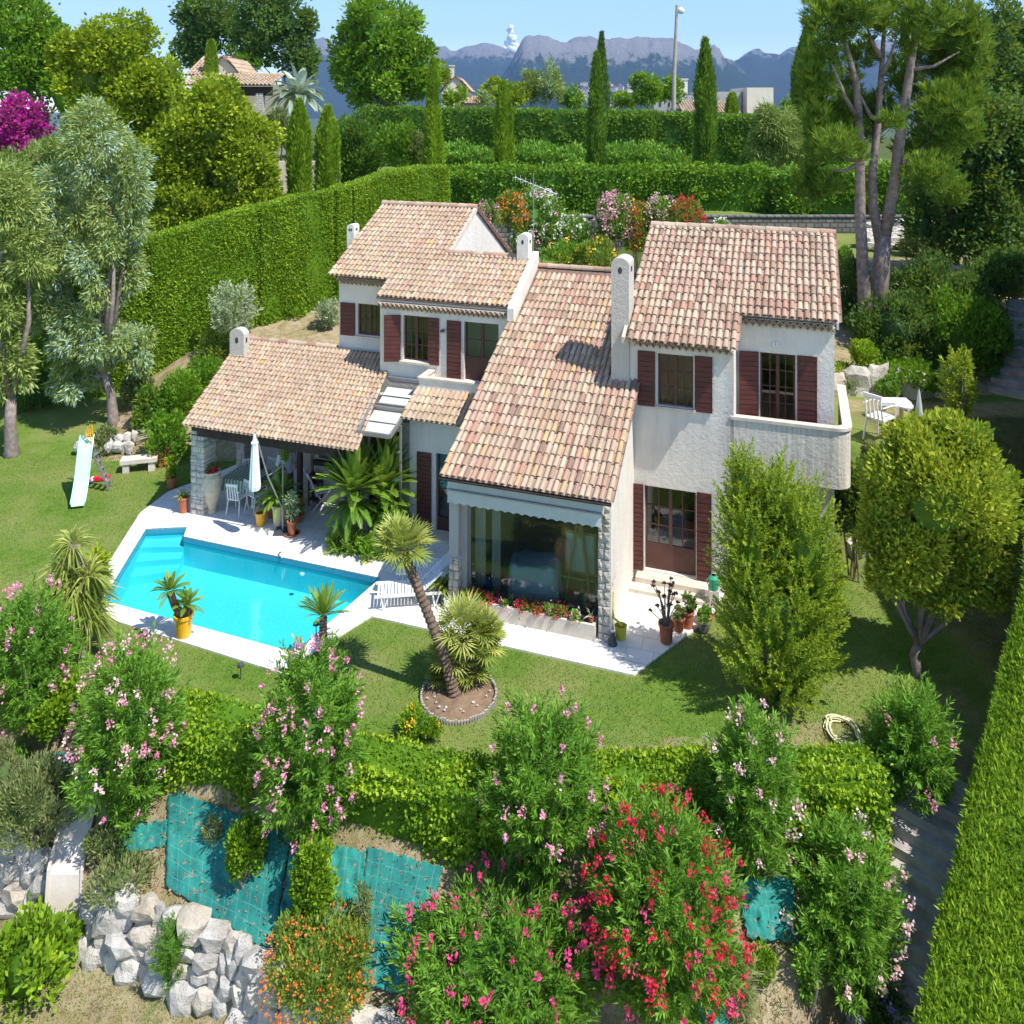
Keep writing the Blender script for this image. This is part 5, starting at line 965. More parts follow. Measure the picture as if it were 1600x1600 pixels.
# bed with leaning palm
c_ = np.array(G0(717, 1088)); fb = root('flower_bed', 'round soil bed edged with short pale stakes at the foot of the leaning palm', 'flower bed', (*c_, 0)); mb = MB(); mb.lathe([(.68, .01), (.6, .045), (.3, .07), (0, .08)], n=40); mb.build('soil', M['soil'], fb, smooth=True); mb = MB(); rn = random.Random(4)
for i in range(84): a = 6.283 * i / 84; x, y = .7 * math.cos(a), .7 * math.sin(a) * 1.05; hh_ = .09 + rn.uniform(-.015, .02); mb.box(x - .017, x + .017, y - .017, y + .017, -.02, hh_, rn.random())
mb.build('edging', M['timber'], fb)
for i in range(26): a = rn.uniform(0, 6.28); r_ = rn.uniform(.35, .62); mb = MB(); mb.rock((r_ * math.cos(a), r_ * math.sin(a), .08), rn.uniform(.015, .03), rn.uniform(.015, .03), .02, i, sub=1); mb.build('pebble', M['rock'], fb)
b = np.array(P3(712, 1092)); lp = root('leaning_palm', 'fan palm with a long leaning ringed trunk in the round bed', 'palm', tuple(b)); top = np.array(at(629, 858, 15.75)); palmtrunk(lp, [b, b + (top - b) * (.33, .33, .28) + (.12, 0, 0), b + (top - b) * (.7, .7, .66) + (.08, 0, 0), top], .098, rings=32)
rg = np.random.default_rng(31); fanpalm(lp, top - b + (0, 0, .03), .62, 30, rg, blades=15, wd=.04, low=-.35)
bp = root('bushy_fan_palm', 'dense clump of fan palm leaves growing beside the leaning trunk', 'palm', (float(c_[0]) + .08, float(c_[1]) + .15, 0)); LV = Leaves()
for (qx, qy, R_) in ((722, 985, .66), (750, 1012, .48), (704, 1028, .5), (735, 1050, .42), (757, 985, .42), (692, 1058, .34)): fanpalm(None, np.array(at(qx, qy, 15.9)), R_, 30, rg, blades=14, wd=.035, low=-.2, LV=LV, lo=.2, hi=1)
LV.build('leaves', M['fan'], bp); mb = MB(); b0 = np.array(bp.location); mb.tube([b0, np.array(at(722, 1000, 15.9))], [.12, .09], 10); mb.tube([b0, np.array(at(750, 1025, 15.9))], [.09, .06], 8); mb.build('trunk', M['palmbark'], bp, wloc=True)
# pool-side palms (cycads) and bed
rg = np.random.default_rng(41); b = np.array(P3(553, 850)); cy = root('large_cycad', 'pair of large cycad crowns on thick trunks between pool and terrace', 'palm', tuple(b)); LV = Leaves()
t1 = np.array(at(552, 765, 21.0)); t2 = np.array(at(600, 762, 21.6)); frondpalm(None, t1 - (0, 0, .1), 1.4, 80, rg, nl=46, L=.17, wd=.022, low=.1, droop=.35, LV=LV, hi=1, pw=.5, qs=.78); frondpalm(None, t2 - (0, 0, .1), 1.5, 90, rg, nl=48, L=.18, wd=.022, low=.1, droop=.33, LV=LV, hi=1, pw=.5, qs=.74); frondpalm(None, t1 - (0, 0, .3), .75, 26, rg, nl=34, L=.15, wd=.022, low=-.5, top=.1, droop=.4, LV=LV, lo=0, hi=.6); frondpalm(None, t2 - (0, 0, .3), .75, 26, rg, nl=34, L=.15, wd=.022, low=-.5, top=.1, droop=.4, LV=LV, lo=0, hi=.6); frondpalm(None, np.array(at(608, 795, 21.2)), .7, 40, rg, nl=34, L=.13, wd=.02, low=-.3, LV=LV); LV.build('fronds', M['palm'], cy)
palmtrunk(cy, [b + (-.05, .1, 0), b * .4 + t1 * .6 * (1, 1, 1) - (0, 0, 0), t1], .17, rings=12); palmtrunk(cy, [b + (.55, .3, 0), t2], .16, rings=12)
bush('low_cycad_bush', 'low dark green cycad tuft at the foot of the large cycads', 'plant', (540, 845, 30, 30), 'palm', L=.22, Wd=.04, ns=90, sink=.25, seed=42)
bush('bedding_plant', 'broad leaved plant with yellow blooms in the little bed by the pool', 'plant', (585, 858, 28, 24), 'oak', kind='clump', L=.14, Wd=.08, sink=.2, seed=43, fl=[('yellowf', 5, dict(cs=.05))])
bush('bedding_plant', 'dark upright feathery plant between cycads and glass front', 'plant', (607, 830, 20, 36), 'palm', L=.2, Wd=.035, ns=80, sink=.1, seed=44)
t, _ = pot('yucca_pot', 'yellowing spiky yucca in a pot at the left stone pillar', 'potted plant', (692, 940), .13, .25, 'darkpl'); potplant(t, (0, 0, .3), (.1, .1, .2), 'fan', .55, .05, seed=45, kind='blades', n=60); potplant(t, (0, 0, .25), (.1, .1, .2), 'dark', .6, .045, seed=46, kind='blades', n=50)
b = P3(698, 950, .035); t = root('white_vase', 'small white vase standing in front of the yucca pot', 'vase', b); MB().lathe([(0, 0), (.05, 0), (.06, .12), (.075, .2), (.06, .2), (.04, .05)], n=14).build('body', M['white'], t)
# cordyline by the pool corner left
rg = np.random.default_rng(51); b = np.array(P3(127, 1025)); cd = root('cordyline_tree', 'shaggy palm lily with long drooping leaves at the left pool corner', 'palm', tuple(b)); LV = Leaves()
for (qx, qy, R_, n_) in ((116, 925, .85, 380), (138, 900, .6, 170), (113, 850, .48, 120), (138, 965, .7, 200), (104, 890, .6, 160)):
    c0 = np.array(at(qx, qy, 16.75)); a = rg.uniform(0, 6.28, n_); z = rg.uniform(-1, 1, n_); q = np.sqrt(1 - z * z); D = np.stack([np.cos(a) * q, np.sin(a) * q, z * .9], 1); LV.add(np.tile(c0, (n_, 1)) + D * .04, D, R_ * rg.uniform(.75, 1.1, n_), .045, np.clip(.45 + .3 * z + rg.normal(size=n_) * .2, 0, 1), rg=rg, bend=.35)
LV.build('leaves', M['fan'], cd); palmtrunk(cd, [b, b + (-.0, 0, .5), np.array(at(125, 900, 16.75)), np.array(at(116, 850, 16.75))], .12, mat='greybark', rings=18)
t = bush('yellow_cycad', 'small yellow leaved cycad behind the shaggy palm lily', 'plant', (148, 890, 20, 32), 'yel', L=.2, Wd=.04, ns=60, Y=17.3, seed=52, hi=1, lo=.4)
# hose coil
b = gp(1318, 1147); hc = root('hose_coil', 'coiled cream garden hose lying on the lawn near the oleander', 'hose', b); mb = MB(); pts = []
for i in range(190): a = i * .22; r_ = .25 + .035 * math.sin(i * .13) + .012 * (i % 7); pts.append((math.cos(a) * r_ * .9, math.sin(a) * r_ * 1.15, .02 + i * .0004))
mb.tube(pts, .013, 6); mb.build('coil', M['hose'], hc)
b = gp(112, 1478); hg = root('green_hose', 'thin green hose lying at the foot of the concrete ramp', 'hose', b); mb = MB(); pts = [(.12 + .1 * math.cos(a * .5) * (1 + .02 * a), .1 * math.sin(a * .5) + .02 * a * .3, .03) for a in range(0, 40)]; mb.tube(pts, .012, 6); mb.build('coil', M['greenhose'], hg)

# grass: too many blades to count, one object per sward
def sward(name, lab, region, n, L, Wd, mat, seed, hi=1, lo=0):
    rg = np.random.default_rng(seed); x0, x1, y0, y1, test = region; X = rg.uniform(x0, x1, n); Y = rg.uniform(y0, y1, n); Z = h(X, Y); k = test(X, Y, Z); X, Y, Z = X[k], Y[k], Z[k]; n = len(X)
    f = np.array([noise.noise(Vector((a * .8, b * .8, 3))) + .5 * noise.noise(Vector((a * 3, b * 3, 7))) for a, b in zip(X, Y)]); D = unit(np.stack([rg.normal(size=n) * .5, rg.normal(size=n) * .5, np.full(n, .12 if 'litter' in name else 1.)], 1)); LV = Leaves(); Z = Z + (.085 if 'litter' in name else 0)
    LV.add(np.stack([X, Y, Z - .01], 1), D, L * rg.uniform(.5, 1.3, n), Wd, lo + (hi - lo) * np.clip(.45 + .6 * f + rg.normal(size=n) * .2, 0, 1), rg=rg); o = LV.build(name, M[mat], None); tag(o, lab, 'grass', kind='stuff'); return o
OUT = np.array(outer)
sward('grass', 'short mown grass of the lawn around the pool and house', (-18, 11, 13, 27, lambda X, Y, Z: (Z > -.01) & (Z < .05) & (sdist(OUT, X, Y) > .04) & (Y > np.interp(X, FX, FY) + .15) & (np.hypot(X - c_[0], Y - c_[1]) > .72)), 330000, .045, .016, 'grass', 300)
sward('dry_grass', 'thin dry grass on the lower ground in front of the boulders', (-9, 0, 10, 14, lambda X, Y, Z: Z < -2.2), 30000, .06, .014, 'scrub', 301, lo=.3)

sward('leaf_litter', 'fallen brown leaves scattered over the tarps and dry slope', (-9, 7, 10.5, 15, lambda X, Y, Z: (Y < np.interp(X, FX, FY) - .15) & (Z > -2.2)), 9000, .05, .03, 'litter', 302)
sward('slope_weeds', 'sparse weeds and dry grass on the soil of the front slope', (-9, 7, 10.5, 15, lambda X, Y, Z: (Y < np.interp(X, FX, FY) - .1) & (Z > -2.2) & (np.array([noise.noise(Vector((a * 1.7, b * 1.7, 9))) for a, b in zip(X, Y)]) > .05)), 60000, .10, .014, 'scrub', 303)
# ---------------------------------------------------------------- clipped hedges
def pxpath(pts): # (x, ytop, Y) -> (X, Y, zb, zt)
    out = []
    for x, yt, Y in pts: X = (x - 800) * Y / FP; out.append((X, Y, H(X, Y) - .1, CH - (yt - HY) * Y / FP))
    return out
LH = dict(group='tall clipped cypress hedge sections', L=.12, Wd=.05, cov=2.6, lump=.05, mat='cypress', name='cypress_hedge')
hedge('long smooth section of tall cypress hedge in front of the yellow green trees', pxpath([(232, 372, 31), (290, 354, 31.8), (345, 338, 32.5), (396, 325, 33.2)]), .9, seed=1, **LH)
hedge('tall cypress hedge section right of the long smooth one, above the olive tree', pxpath([(402, 322, 33.2), (458, 308, 34.1), (512, 297, 35)]), .9, seed=2, **LH)
hedge('narrowest cypress hedge section between two dark gaps', pxpath([(519, 296, 35.1), (530, 293, 35.3), (539, 291, 35.5)]), .9, seed=3, **LH)
hedge('rising cypress hedge section ending behind the rear villa roof', pxpath([(545, 290, 35.6), (600, 270, 36.6), (650, 262, 37.6), (692, 260, 38.5)]), 1.0, seed=4, **LH)
hedge('cypress hedge section hidden behind the grey eucalyptus trees', pxpath([(-70, 430, 29.5), (60, 405, 30), (150, 388, 30.5), (226, 374, 30.9)]), .9, seed=5, **LH)
HW = dict(mat='cypdark', L=.26, Wd=.10, cov=2.0, lump=.12, up=.5)
hedge('long dark wall of hedge with a light clipped top below the mountains', [(x, 58 - .12 * (x + 9), H(x, 58) - .1, 11.0 - .02 * (x + 9)) for x in np.linspace(-10, 12, 12)], 1.8, seed=6, name='tall_hedge', **HW)
hedge('right hand stretch of the dark hedge beyond the second tall cypress', [(x, 55.4 - .12 * (x - 12), H(x, 55) - .1, 10.45) for x in np.linspace(12.4, 22, 6)], 1.8, seed=7, name='tall_hedge', **HW)
hedge('medium hedge above the flower bed and the grey retaining wall', [(x, 43.5 - .1 * x, H(x, 43) - .2, 7.85 + .01 * x) for x in np.linspace(-3.3, 13, 9)], 1.3, seed=8, mat='oak', L=.2, Wd=.12, cov=2, lump=.16, name='laurel_hedge', lo=0, hi=.75)
hedge('hedge stretch on the stone wall behind the pine trunks', [(x, 41.3 - .05 * (x - 13), H(x, 42) - .4, 7.8 + .05 * (x - 13)) for x in np.linspace(13.3, 21, 5)], 1.4, seed=9, mat='oak', L=.2, Wd=.12, cov=2, lump=.2, name='laurel_hedge', lo=0, hi=.7)
for i, (x0, x1, lab) in enumerate([(692, 775, 'bright loose shrub row left of the second cypress'), (800, 918, 'bright loose shrub row between the two tall cypresses'), (944, 1068, 'bright loose shrub row right of the fir tipped cypress')]):
    hedge(lab, [((x - 800) * 50 / FP, 50, 6.4, CH - (yt - HY) * 50 / FP) for x, yt in ((x0, 236), ((x0 + x1) / 2, 234), (x1, 246))], 1.8, seed=20 + i, mat='ole', L=.24, Wd=.1, cov=2.2, lump=.28, up=.9, name='shrub_row', group='loose shrubs in front of the dark hedge')
# front hedge on the crest of the slope
def crest(pts, zt=.36, dz=1.1): return [(G0(x, y, zt)[0], G0(x, y, zt)[1], -dz, zt) for x, y in pts]
FH = dict(mat='hedge', L=.075, Wd=.05, cov=2.3, lump=.07, name='clipped_hedge', group='broad clipped hedge along the front of the lawn')
hedge('flat topped hedge section below the pool between two pink oleanders', crest([(262, 1112), (330, 1122), (420, 1142)]), 1.0, seed=30, **FH)
hedge('widest hedge section with bright yellow green face above the torn tarp', crest([(530, 1175), (600, 1188), (680, 1204), (752, 1212)]), .85, seed=31, **FH)
hedge('low flat hedge section behind the crimson oleander', crest([(945, 1208), (1020, 1204), (1115, 1196)]), .75, seed=32, **FH)
hedge('hedge section in front of the coiled cream hose', crest([(1205, 1200), (1280, 1197), (1368, 1190)]), .7, seed=33, **FH)
hedge('shaded hedge section in the gap between pink oleanders', crest([(752, 1214), (850, 1216), (945, 1210)]), .8, seed=34, **FH)
hedge('hedge section hidden behind the oleander with the tallest pink blooms', crest([(420, 1144), (480, 1160), (530, 1174)]), .85, seed=35, **FH)
le = [(18.7, 28.0, 9.4), (16.3, 24.6, 8.8), (14.3, 22.0, 7.8), (12.9, 20.1, 6.9), (11.6, 18.2, 5.8), (10.4, 16.3, 4.2), (9.06, 14.75, 2.5), (7.9, 13.72, 1.2), (6.80, 12.55, .1), (5.42, 11.0, -1.0), (4.3, 9.8, -1.8)]; pth = []
for x, y, zt in le: cx_, cy_ = x + .50, y - .48; pth.append((cx_, cy_, min(H(cx_, cy_), zt - 1.6) - .2, zt))
hedge('huge bright green hedge running down the right edge beside the dark steps', pth, 1.4, seed=36, mat='cypress', L=.11, Wd=.03, cov=2.3, lump=.05, up=.8, name='boundary_hedge', lo=.1, hi=1)
q_ = np.array([(p[0], p[1]) for p in pth]); tg = unit(np.gradient(q_, axis=0)); nr = np.stack([-tg[:, 1], tg[:, 0]], 1); nr = np.where((nr @ np.array((1, -1)))[:, None] > 0, nr, -nr); V = []
for p, n_ in zip(q_, nr):
    for o_ in (.85, 1.9, 3.0, 4.2): X_, Y_ = p + n_ * o_; V.append((X_, Y_, H(X_, Y_) + .04))
rd = mk('road', V, [(i * 4 + k, i * 4 + k + 1, i * 4 + k + 5, i * 4 + k + 4) for i in range(len(q_) - 1) for k in range(3)], M['concrete']); rd['kind'] = 'structure'
# ---------------------------------------------------------------- steps, ramp, walls, tarps
st = root('garden_steps', 'dark stone steps descending beside the huge right hedge', 'steps', (float(ST0[0]), float(ST0[1]), -.2)); e = (ST1 - ST0); ll = float(np.hypot(*e)); e = e / ll; pn = np.array((-e[1], e[0]))
for k in range(15):
    c0 = ST0 + e * (k * ll / 12); z = -.2 - k * 2.1 / 12; mb = MB(); rn = random.Random(k); w0, w1 = .62 + rn.uniform(-.05, .05), .62 + rn.uniform(-.05, .05); a = c0 - e * .06; b = c0 + e * (ll / 12 + .1)
    mb.prism([tuple(a + pn * w0), tuple(a - pn * w1), tuple(b - pn * w1), tuple(b + pn * w0)], 'z', z - .35, z + rn.uniform(-.01, .01)); mb.build('step', M['steps'], st, wloc=True)
s2 = root('garden_steps', 'shaded steps climbing past the shrubs at the right edge', 'steps', (13.6, 24.0, 2.7)); A_, B_ = np.array((14.55, 24.2)), np.array((17.4, 28.0)); e2 = (B_ - A_); l2 = float(np.hypot(*e2)); e2 = e2 / l2; p2 = np.array((-e2[1], e2[0]))
for k in range(10):
    c0 = A_ + e2 * (k * l2 / 10); z = 2.75 + k * .2; a, b = c0, c0 + e2 * (l2 / 10 + .05); mb = MB(); mb.prism([tuple(a + p2 * .6), tuple(a - p2 * .9), tuple(b - p2 * .9), tuple(b + p2 * .6)], 'z', 1.8, z); mb.build('step', M['steps'], s2, wloc=True)
top = np.array(gp(147, 1212)); bot = np.array((*G0(94, 1500, -2.28), -2.28)); rp = root('concrete_ramp', 'pale sunlit concrete ramp running down through the boulder wall', 'ramp', tuple(bot)); V = []; n = 12
for i in range(n + 1):
    t = i / n; c_ = top + (bot - top) * t; c_[0] += -.10 * math.sin(t * math.pi); zg = c_[2] + .25 * math.sin(t * math.pi); w_ = .2 + .06 * t
    zg = max(zg, H(c_[0] - .2, c_[1]) + .06, H(c_[0] + .2, c_[1]) + .06)
    for s_, dz in ((-w_ - .05, -.3), (-w_ - .05, .10), (-w_, .10), (-w_, .03), (w_, .03), (w_, .10), (w_ + .05, .10), (w_ + .05, -.3)): V.append((c_[0] + s_, c_[1], zg + dz))
mk('slab', V, [(i * 8 + k, i * 8 + k + 1, i * 8 + k + 9, i * 8 + k + 8) for i in range(n) for k in range(7)] + [tuple(range(8)), tuple(range(n * 8, n * 8 + 8))], M['concrete'], rp, wloc=True)
def boulders(name, lab, x0, x1, seed, rows=3, fn=None, sz=.26, wf=None, group=None):
    rn = random.Random(seed); t = root(name, lab, 'stone wall', (*(fn(x0, 0)[:2]), fn(x0, 0)[2]), group=group)
    for r_ in range(rows):
        x = x0 + (r_ % 2) * sz * .7
        while x < x1:
            w = sz * rn.uniform(.5, 1.4); p = fn(x + w, (r_ + .5) / rows); mb = MB(); mb.rock((p[0], p[1], p[2] + rn.uniform(-.04, .04)), w * 1.05, w * .8, (p[3] / rows) * rn.uniform(.66, .9), rn.randrange(9999), r=rn.random()); mb.build('boulder', M['rock'], t, wloc=True); x += w * 1.6
    return t
def fwall(x, q):
    yw = float(np.interp(x, WX, WY)); zl = float(zlow(x)); hh_ = 1.0 - .1 * float(sm(-4, 1, x)); return (x, yw + .30 * q + .02, zl + hh_ * q, hh_)
boulders('boulder_wall', 'wall of white limestone boulders right of the concrete ramp below the tarp', -6.85, -.9, 3, 4, fwall, .205); boulders('boulder_wall', 'short piece of boulder wall left of the ramp under the grey bush', -9.4, -7.75, 5, 4, fwall, .19)
boulders('rock_edging', 'low retaining wall of grey rocks behind the upper lawn', 8.4, 12.9, 7, 1, lambda x, q: (x, 24.45, 2.85, .75), .38)
boulders('rock_edging', 'cluster of white stones on the bank between the big bush and the round tree', 8.1, 9.1, 9, 3, lambda x, q: (x, 20.05 + q * .6, 2.0 * q * .8 + .1, 1.2), .25)
boulders('rock_edging', 'line of pale rocks in the dry bank left of the terrace shrubs', -13.9, -12.2, 11, 2, lambda x, q: (x, 26.3 + q * .5, .15 + .4 * q, .5), .16)
rw = root('retaining_wall', 'long grey rubble retaining wall behind the flower bed and right roof', 'wall', (9, 40.1, 4.6)); MB().box(-3, 21, 39.95, 40.25, 4.2, 5.8).build('masonry', M['rubble'], rw, wloc=True); MB().box(-3, 21, 39.9, 40.3, 5.802, 5.88).build('coping', M['rubble'], rw, wloc=True)
sw = root('stone_bank', 'sunlit broken stone bank behind the pine trunks', 'wall', (16, 36, 4.5)); mb = MB(); rn = random.Random(5)
for i in range(70): x = rn.uniform(16.0, 19.5); z = rn.uniform(0, 1); mb.rock((x, 37 + z * 1.2, 4.8 + z * 1.0), rn.uniform(.2, .5), .3, rn.uniform(.15, .3), i, r=rn.random(), sub=1)
mb.build('stones', M['rock'], sw, wloc=True)
def tarp(lab, quad, nu, nv, off=.05, wr=.03, seed=0, jag=.025):
    "sheet draped over the ground between four photo corners (tl, tr, br, bl)"
    tl, tr, br, bl = [np.array(q, float) for q in quad]; V = []; gu = []; gv = []; rn = random.Random(seed)
    for j in range(nv + 1):
        for i in range(nu + 1):
            a, b = i / nu, j / nv; p = (tl * (1 - a) + tr * a) * (1 - b) + (bl * (1 - a) + br * a) * b; edge = i in (0, nu) or j in (0, nv)
            if edge: p = p + np.array((rn.uniform(-1, 1), rn.uniform(-1, 1))) * 60 * jag
            X, Y, Z = gp(*p); k = noise.noise(Vector((a * 7 + seed, b * 7, 1))) + .6 * noise.noise(Vector((a * 19, b * 4 + seed, 5))); V.append((X, Y, Z + off + wr * k + abs(wr) * .7)); gu.append(a * np.linalg.norm(tr - tl) / 22); gv.append(b * np.linalg.norm(bl - tl) / 22)
    F = [(j * (nu + 1) + i, (j + 1) * (nu + 1) + i, (j + 1) * (nu + 1) + i + 1, j * (nu + 1) + i + 1) for j in range(nv) for i in range(nu)]
    o = mk('weed_tarp', V, F, M['tarp'], smooth=True, pattr={'gu': gu, 'gv': gv}); o.modifiers.new('s', 'SOLIDIFY').thickness = .006; tag(o, lab, 'tarp', 'teal tarps on the front slope'); return o
tarp('large teal woven tarp on the slope left of the two clipped shrubs', [(262, 1238), (455, 1312), (425, 1500), (258, 1392)], 44, 36, seed=1)
tarp('flat teal tarp with pale grid lines right of the upright clipped shrub', [(574, 1330), (692, 1364), (640, 1565), (550, 1545)], 30, 44, seed=2)
tarp('crumpled dark teal tarp between the two flat ones', [(455, 1322), (572, 1340), (560, 1480), (430, 1500)], 30, 30, off=.04, wr=.09, seed=3)
tarp('small wrinkled teal tarp right of the crimson oleander', [(1150, 1385), (1240, 1380), (1245, 1485), (1168, 1478)], 24, 26, wr=.07, seed=4)
tarp('crumpled teal tarp at the bottom edge right of the crimson oleander', [(1085, 1545), (1132, 1528), (1140, 1620), (1075, 1640)], 18, 24, wr=.08, seed=5)
tarp('narrow teal tarp beside the ramp below the pink oleander', [(188, 1300), (262, 1290), (258, 1330), (190, 1345)], 20, 14, wr=.04, seed=6)
tarp('shaded bluish tarp behind the grey bush at the left edge', [(-10, 1195), (130, 1180), (60, 1300), (-10, 1330)], 24, 24, wr=.04, seed=7)
# ---------------------------------------------------------------- front oleanders and shrubs
PK = lambda n, m='pink', **k: (m, n, dict(dict(cs=.055, L=.046, per=20), **k))
OG = 'flowering oleanders along the front slope'
bush('oleander', 'large pink oleander at the left edge below the shaggy palm lily', 'shrub', (45, 1030, 68, 125), fl=[PK(34)], group=OG, seed=101, ns=520)
bush('oleander', 'pale pink oleander below the yellow pot with spent blooms on top', 'shrub', (205, 1140, 84, 150), fl=[PK(30), PK(34, 'palepink')], group=OG, seed=102, ns=640)
bush('oleander', 'tall lilac pink oleander standing before the pool corner', 'shrub', (484, 1160, 84, 160), fl=[PK(60)], group=OG, seed=103, ns=640)
bush('oleander', 'broad sparse pink oleander below the planter window', 'shrub', (850, 1222, 96, 148), fl=[PK(26)], group=OG, seed=104, ns=680)
bush('oleander', 'upright oleander with few pale blooms left of the coiled hose', 'shrub', (1172, 1235, 70, 140), fl=[PK(22, 'palepink')], group=OG, seed=105, ns=520)
bush('oleander', 'rounded nearly bloomless oleander under the golden round tree', 'shrub', (1428, 1160, 68, 104), fl=[PK(5)], group=OG, seed=106, ns=480)
bush('oleander', 'wide pale flowered oleander beside the dark steps', 'shrub', (1316, 1400, 92, 150), fl=[PK(30, 'palepink')], group=OG, seed=107, ns=700)
bush('oleander', 'crimson oleander covered in red blooms at the bottom centre', 'shrub', (1040, 1420, 118, 190), fl=[('red', 100, dict(cs=.055, L=.046, region=lambda p: p[2] > -.1 or p[0] > .3)), PK(26, 'fuchsia')], group=OG, seed=108, ns=880, L=.15)
bush('oleander', 'widest oleander with fuchsia blooms at the bottom edge', 'shrub', (785, 1500, 162, 150), fl=[('fuchsia', 85, dict(cs=.055, L=.046))], group=OG, seed=109, ns=950, L=.15)
bush('clipped_shrub', 'yellow green ball shrub between the two left oleanders', 'shrub', (95, 1105, 40, 52), 'hedge', 'clump', L=.08, Wd=.05, seed=110)
bush('clipped_shrub', 'round clipped shrub standing on the large teal tarp', 'shrub', (385, 1332, 31, 57), 'hedge', 'clump', L=.07, Wd=.045, seed=111, cov=3, ncl=40)
bush('clipped_shrub', 'upright clipped shrub between the crumpled and the large tarp', 'shrub', (488, 1378, 32, 74), 'hedge', 'clump', L=.065, Wd=.04, seed=112, cov=3, ncl=44)
bush('flowering_shrub', 'twiggy shrub dotted with orange berries over the boulder wall', 'shrub', (497, 1505, 84, 92), 'orange_bush', 'clump', L=.075, Wd=.028, seed=113, fl=[('orangef', 190, dict(cs=.03, L=.035, per=5))], cov=1.8, ncl=40)
bush('citrus_bush', 'bright yellow green bush in the bottom left corner', 'shrub', (45, 1512, 62, 96), 'hedge', 'clump', L=.11, Wd=.06, seed=114, cov=2.6, ncl=36, lo=.15, sink=.5)
bush('grey_bush', 'grey green feathery bush left of the concrete ramp', 'shrub', (62, 1262, 56, 76), 'scrub', 'clump', L=.09, Wd=.02, seed=115, cov=2.6, ncl=34)
bush('grey_bush', 'dry brownish bush at the left edge above the boulders', 'shrub', (8, 1215, 34, 62), 'scrub', 'clump', L=.09, Wd=.02, seed=116, lo=.4)
bush('rosemary_bush', 'dark green rosemary shrub growing out of the boulder wall', 'shrub', (272, 1484, 34, 60), 'ole', 'shoots', L=.07, Wd=.014, ns=260, seed=117, hi=.6)
bush('wild_bush', 'straggly green bush right of the concrete ramp', 'shrub', (190, 1372, 44, 34), 'scrub', 'clump', L=.09, Wd=.025, seed=118, cov=1.6)
bush('wild_bush', 'small weedy bush at the top right of the ramp', 'shrub', (160, 1318, 24, 34), 'scrub', 'clump', L=.08, Wd=.025, seed=119, cov=1.6)
bush('wild_bush', 'spiky weed on the tarp left of the round clipped shrub', 'weed', (332, 1295, 14, 24), 'scrub', 'clump', L=.07, Wd=.02, seed=120, cov=1.2, solid=False)
bush('wild_bush', 'yellowing small bush on the dry soil below the wrinkled tarp', 'shrub', (1188, 1506, 22, 30), 'hedge', 'clump', L=.06, Wd=.03, seed=121)
bush('wild_bush', 'tall dry grasses between crimson oleander and small tarp', 'grass tuft', (1155, 1535, 24, 60), 'scrub', 'shoots', L=.2, Wd=.012, ns=110, seed=122, lo=.5)
bush('lavender_bush', 'dark shaded bush with violet flower heads at the bottom right', 'shrub', (1360, 1540, 60, 55), 'dark', 'shoots', L=.12, Wd=.02, ns=320, seed=123, fl=[('violetf', 10, dict(cs=.05))])
bush('wild_bush', 'leafy green seedling shrub near the bottom right corner', 'shrub', (1262, 1510, 24, 44), 'ole', 'shoots', L=.1, Wd=.03, ns=90, seed=124)
bush('rose_bush', 'small yellow green rose bush on the lawn below the round bed', 'shrub', (655, 1130, 32, 34), 'hedge', 'clump', L=.06, Wd=.03, seed=125, cov=1.4, fl=[('yellowf', 4, dict(cs=.03))])
bush('wild_bush', 'thin weeds growing through the tear in the crumpled tarp', 'weed', (565, 1420, 14, 40), 'scrub', 'clump', L=.07, Wd=.02, seed=126, cov=1.2, solid=False)
bush('spiky_plant', 'spiky aloe like plant at the bottom edge below the orange berried shrub', 'plant', (455, 1600, 34, 26), 'ole', 'shoots', L=.3, Wd=.035, ns=22, per=8, seed=127) if False else None
# big bushes and the golden tree in the right garden
t = bush('thuja_bush', 'huge feathery yellow green bush in front of the balcony', 'shrub', (1212, 905, 98, 205), 'thuja', 'shoots', L=.10, Wd=.026, ns=1000, lsh=.6, up=1.3, seed=130, sink=.05, depth=.9, extra=lambda c, R: [((c[0] - .35, c[1] + .1, c[2] + R[2] * .55), (R[0] * .55, R[1] * .6, R[2] * .62)), ((c[0] + .5, c[1] + .1, c[2] + R[2] * .25), (R[0] * .62, R[1] * .6, R[2] * .6))], per=None) if False else None
def thuja():
    rg = np.random.default_rng(130); b = np.array(gp(1212, 1085)); t = root('thuja_bush', 'huge feathery yellow green bush in front of the balcony', 'shrub', tuple(b)); LV = Leaves(); Y = b[1]
    for (cx, cy, rx, ry, ns) in ((1212, 965, 103, 135, 700), (1172, 835, 64, 115, 380), (1255, 850, 66, 115, 360), (1215, 780, 52, 75, 200), (1160, 750, 30, 70, 110), (1280, 930, 45, 110, 200)):
        c, R = solve(cx, cy, rx, ry, depth=.9, Y=Y); shoots(LV, c, R, ns, .09, .028, per=34, rg=rg, up=1.1, lsh=.62)
    LV.build('foliage', M['thuja'], t); stemmy(t, M['bark'], b, (b[0], b[1], b[2] + 1.5), (1, 1, 1.5), 6, .04, rg)
thuja()
tree('golden_tree', 'rounded golden green tree on forked trunks at the right of the lawn', 'tree', [(1465, 770, 105, 115), (1415, 850, 62, 90), (1520, 860, 56, 90), (1500, 695, 56, 50), (1425, 700, 40, 44), (1548, 770, 36, 74), (1388, 900, 30, 56), (1535, 905, 38, 60), (1465, 930, 40, 34), (1375, 800, 30, 50)], base=(1435, 1055), mat='round', L=.12, Wd=.055, r0=.10, seed=131, cov=2.3, ncl=30, trunk='greybark', fork=.22, up=.7)
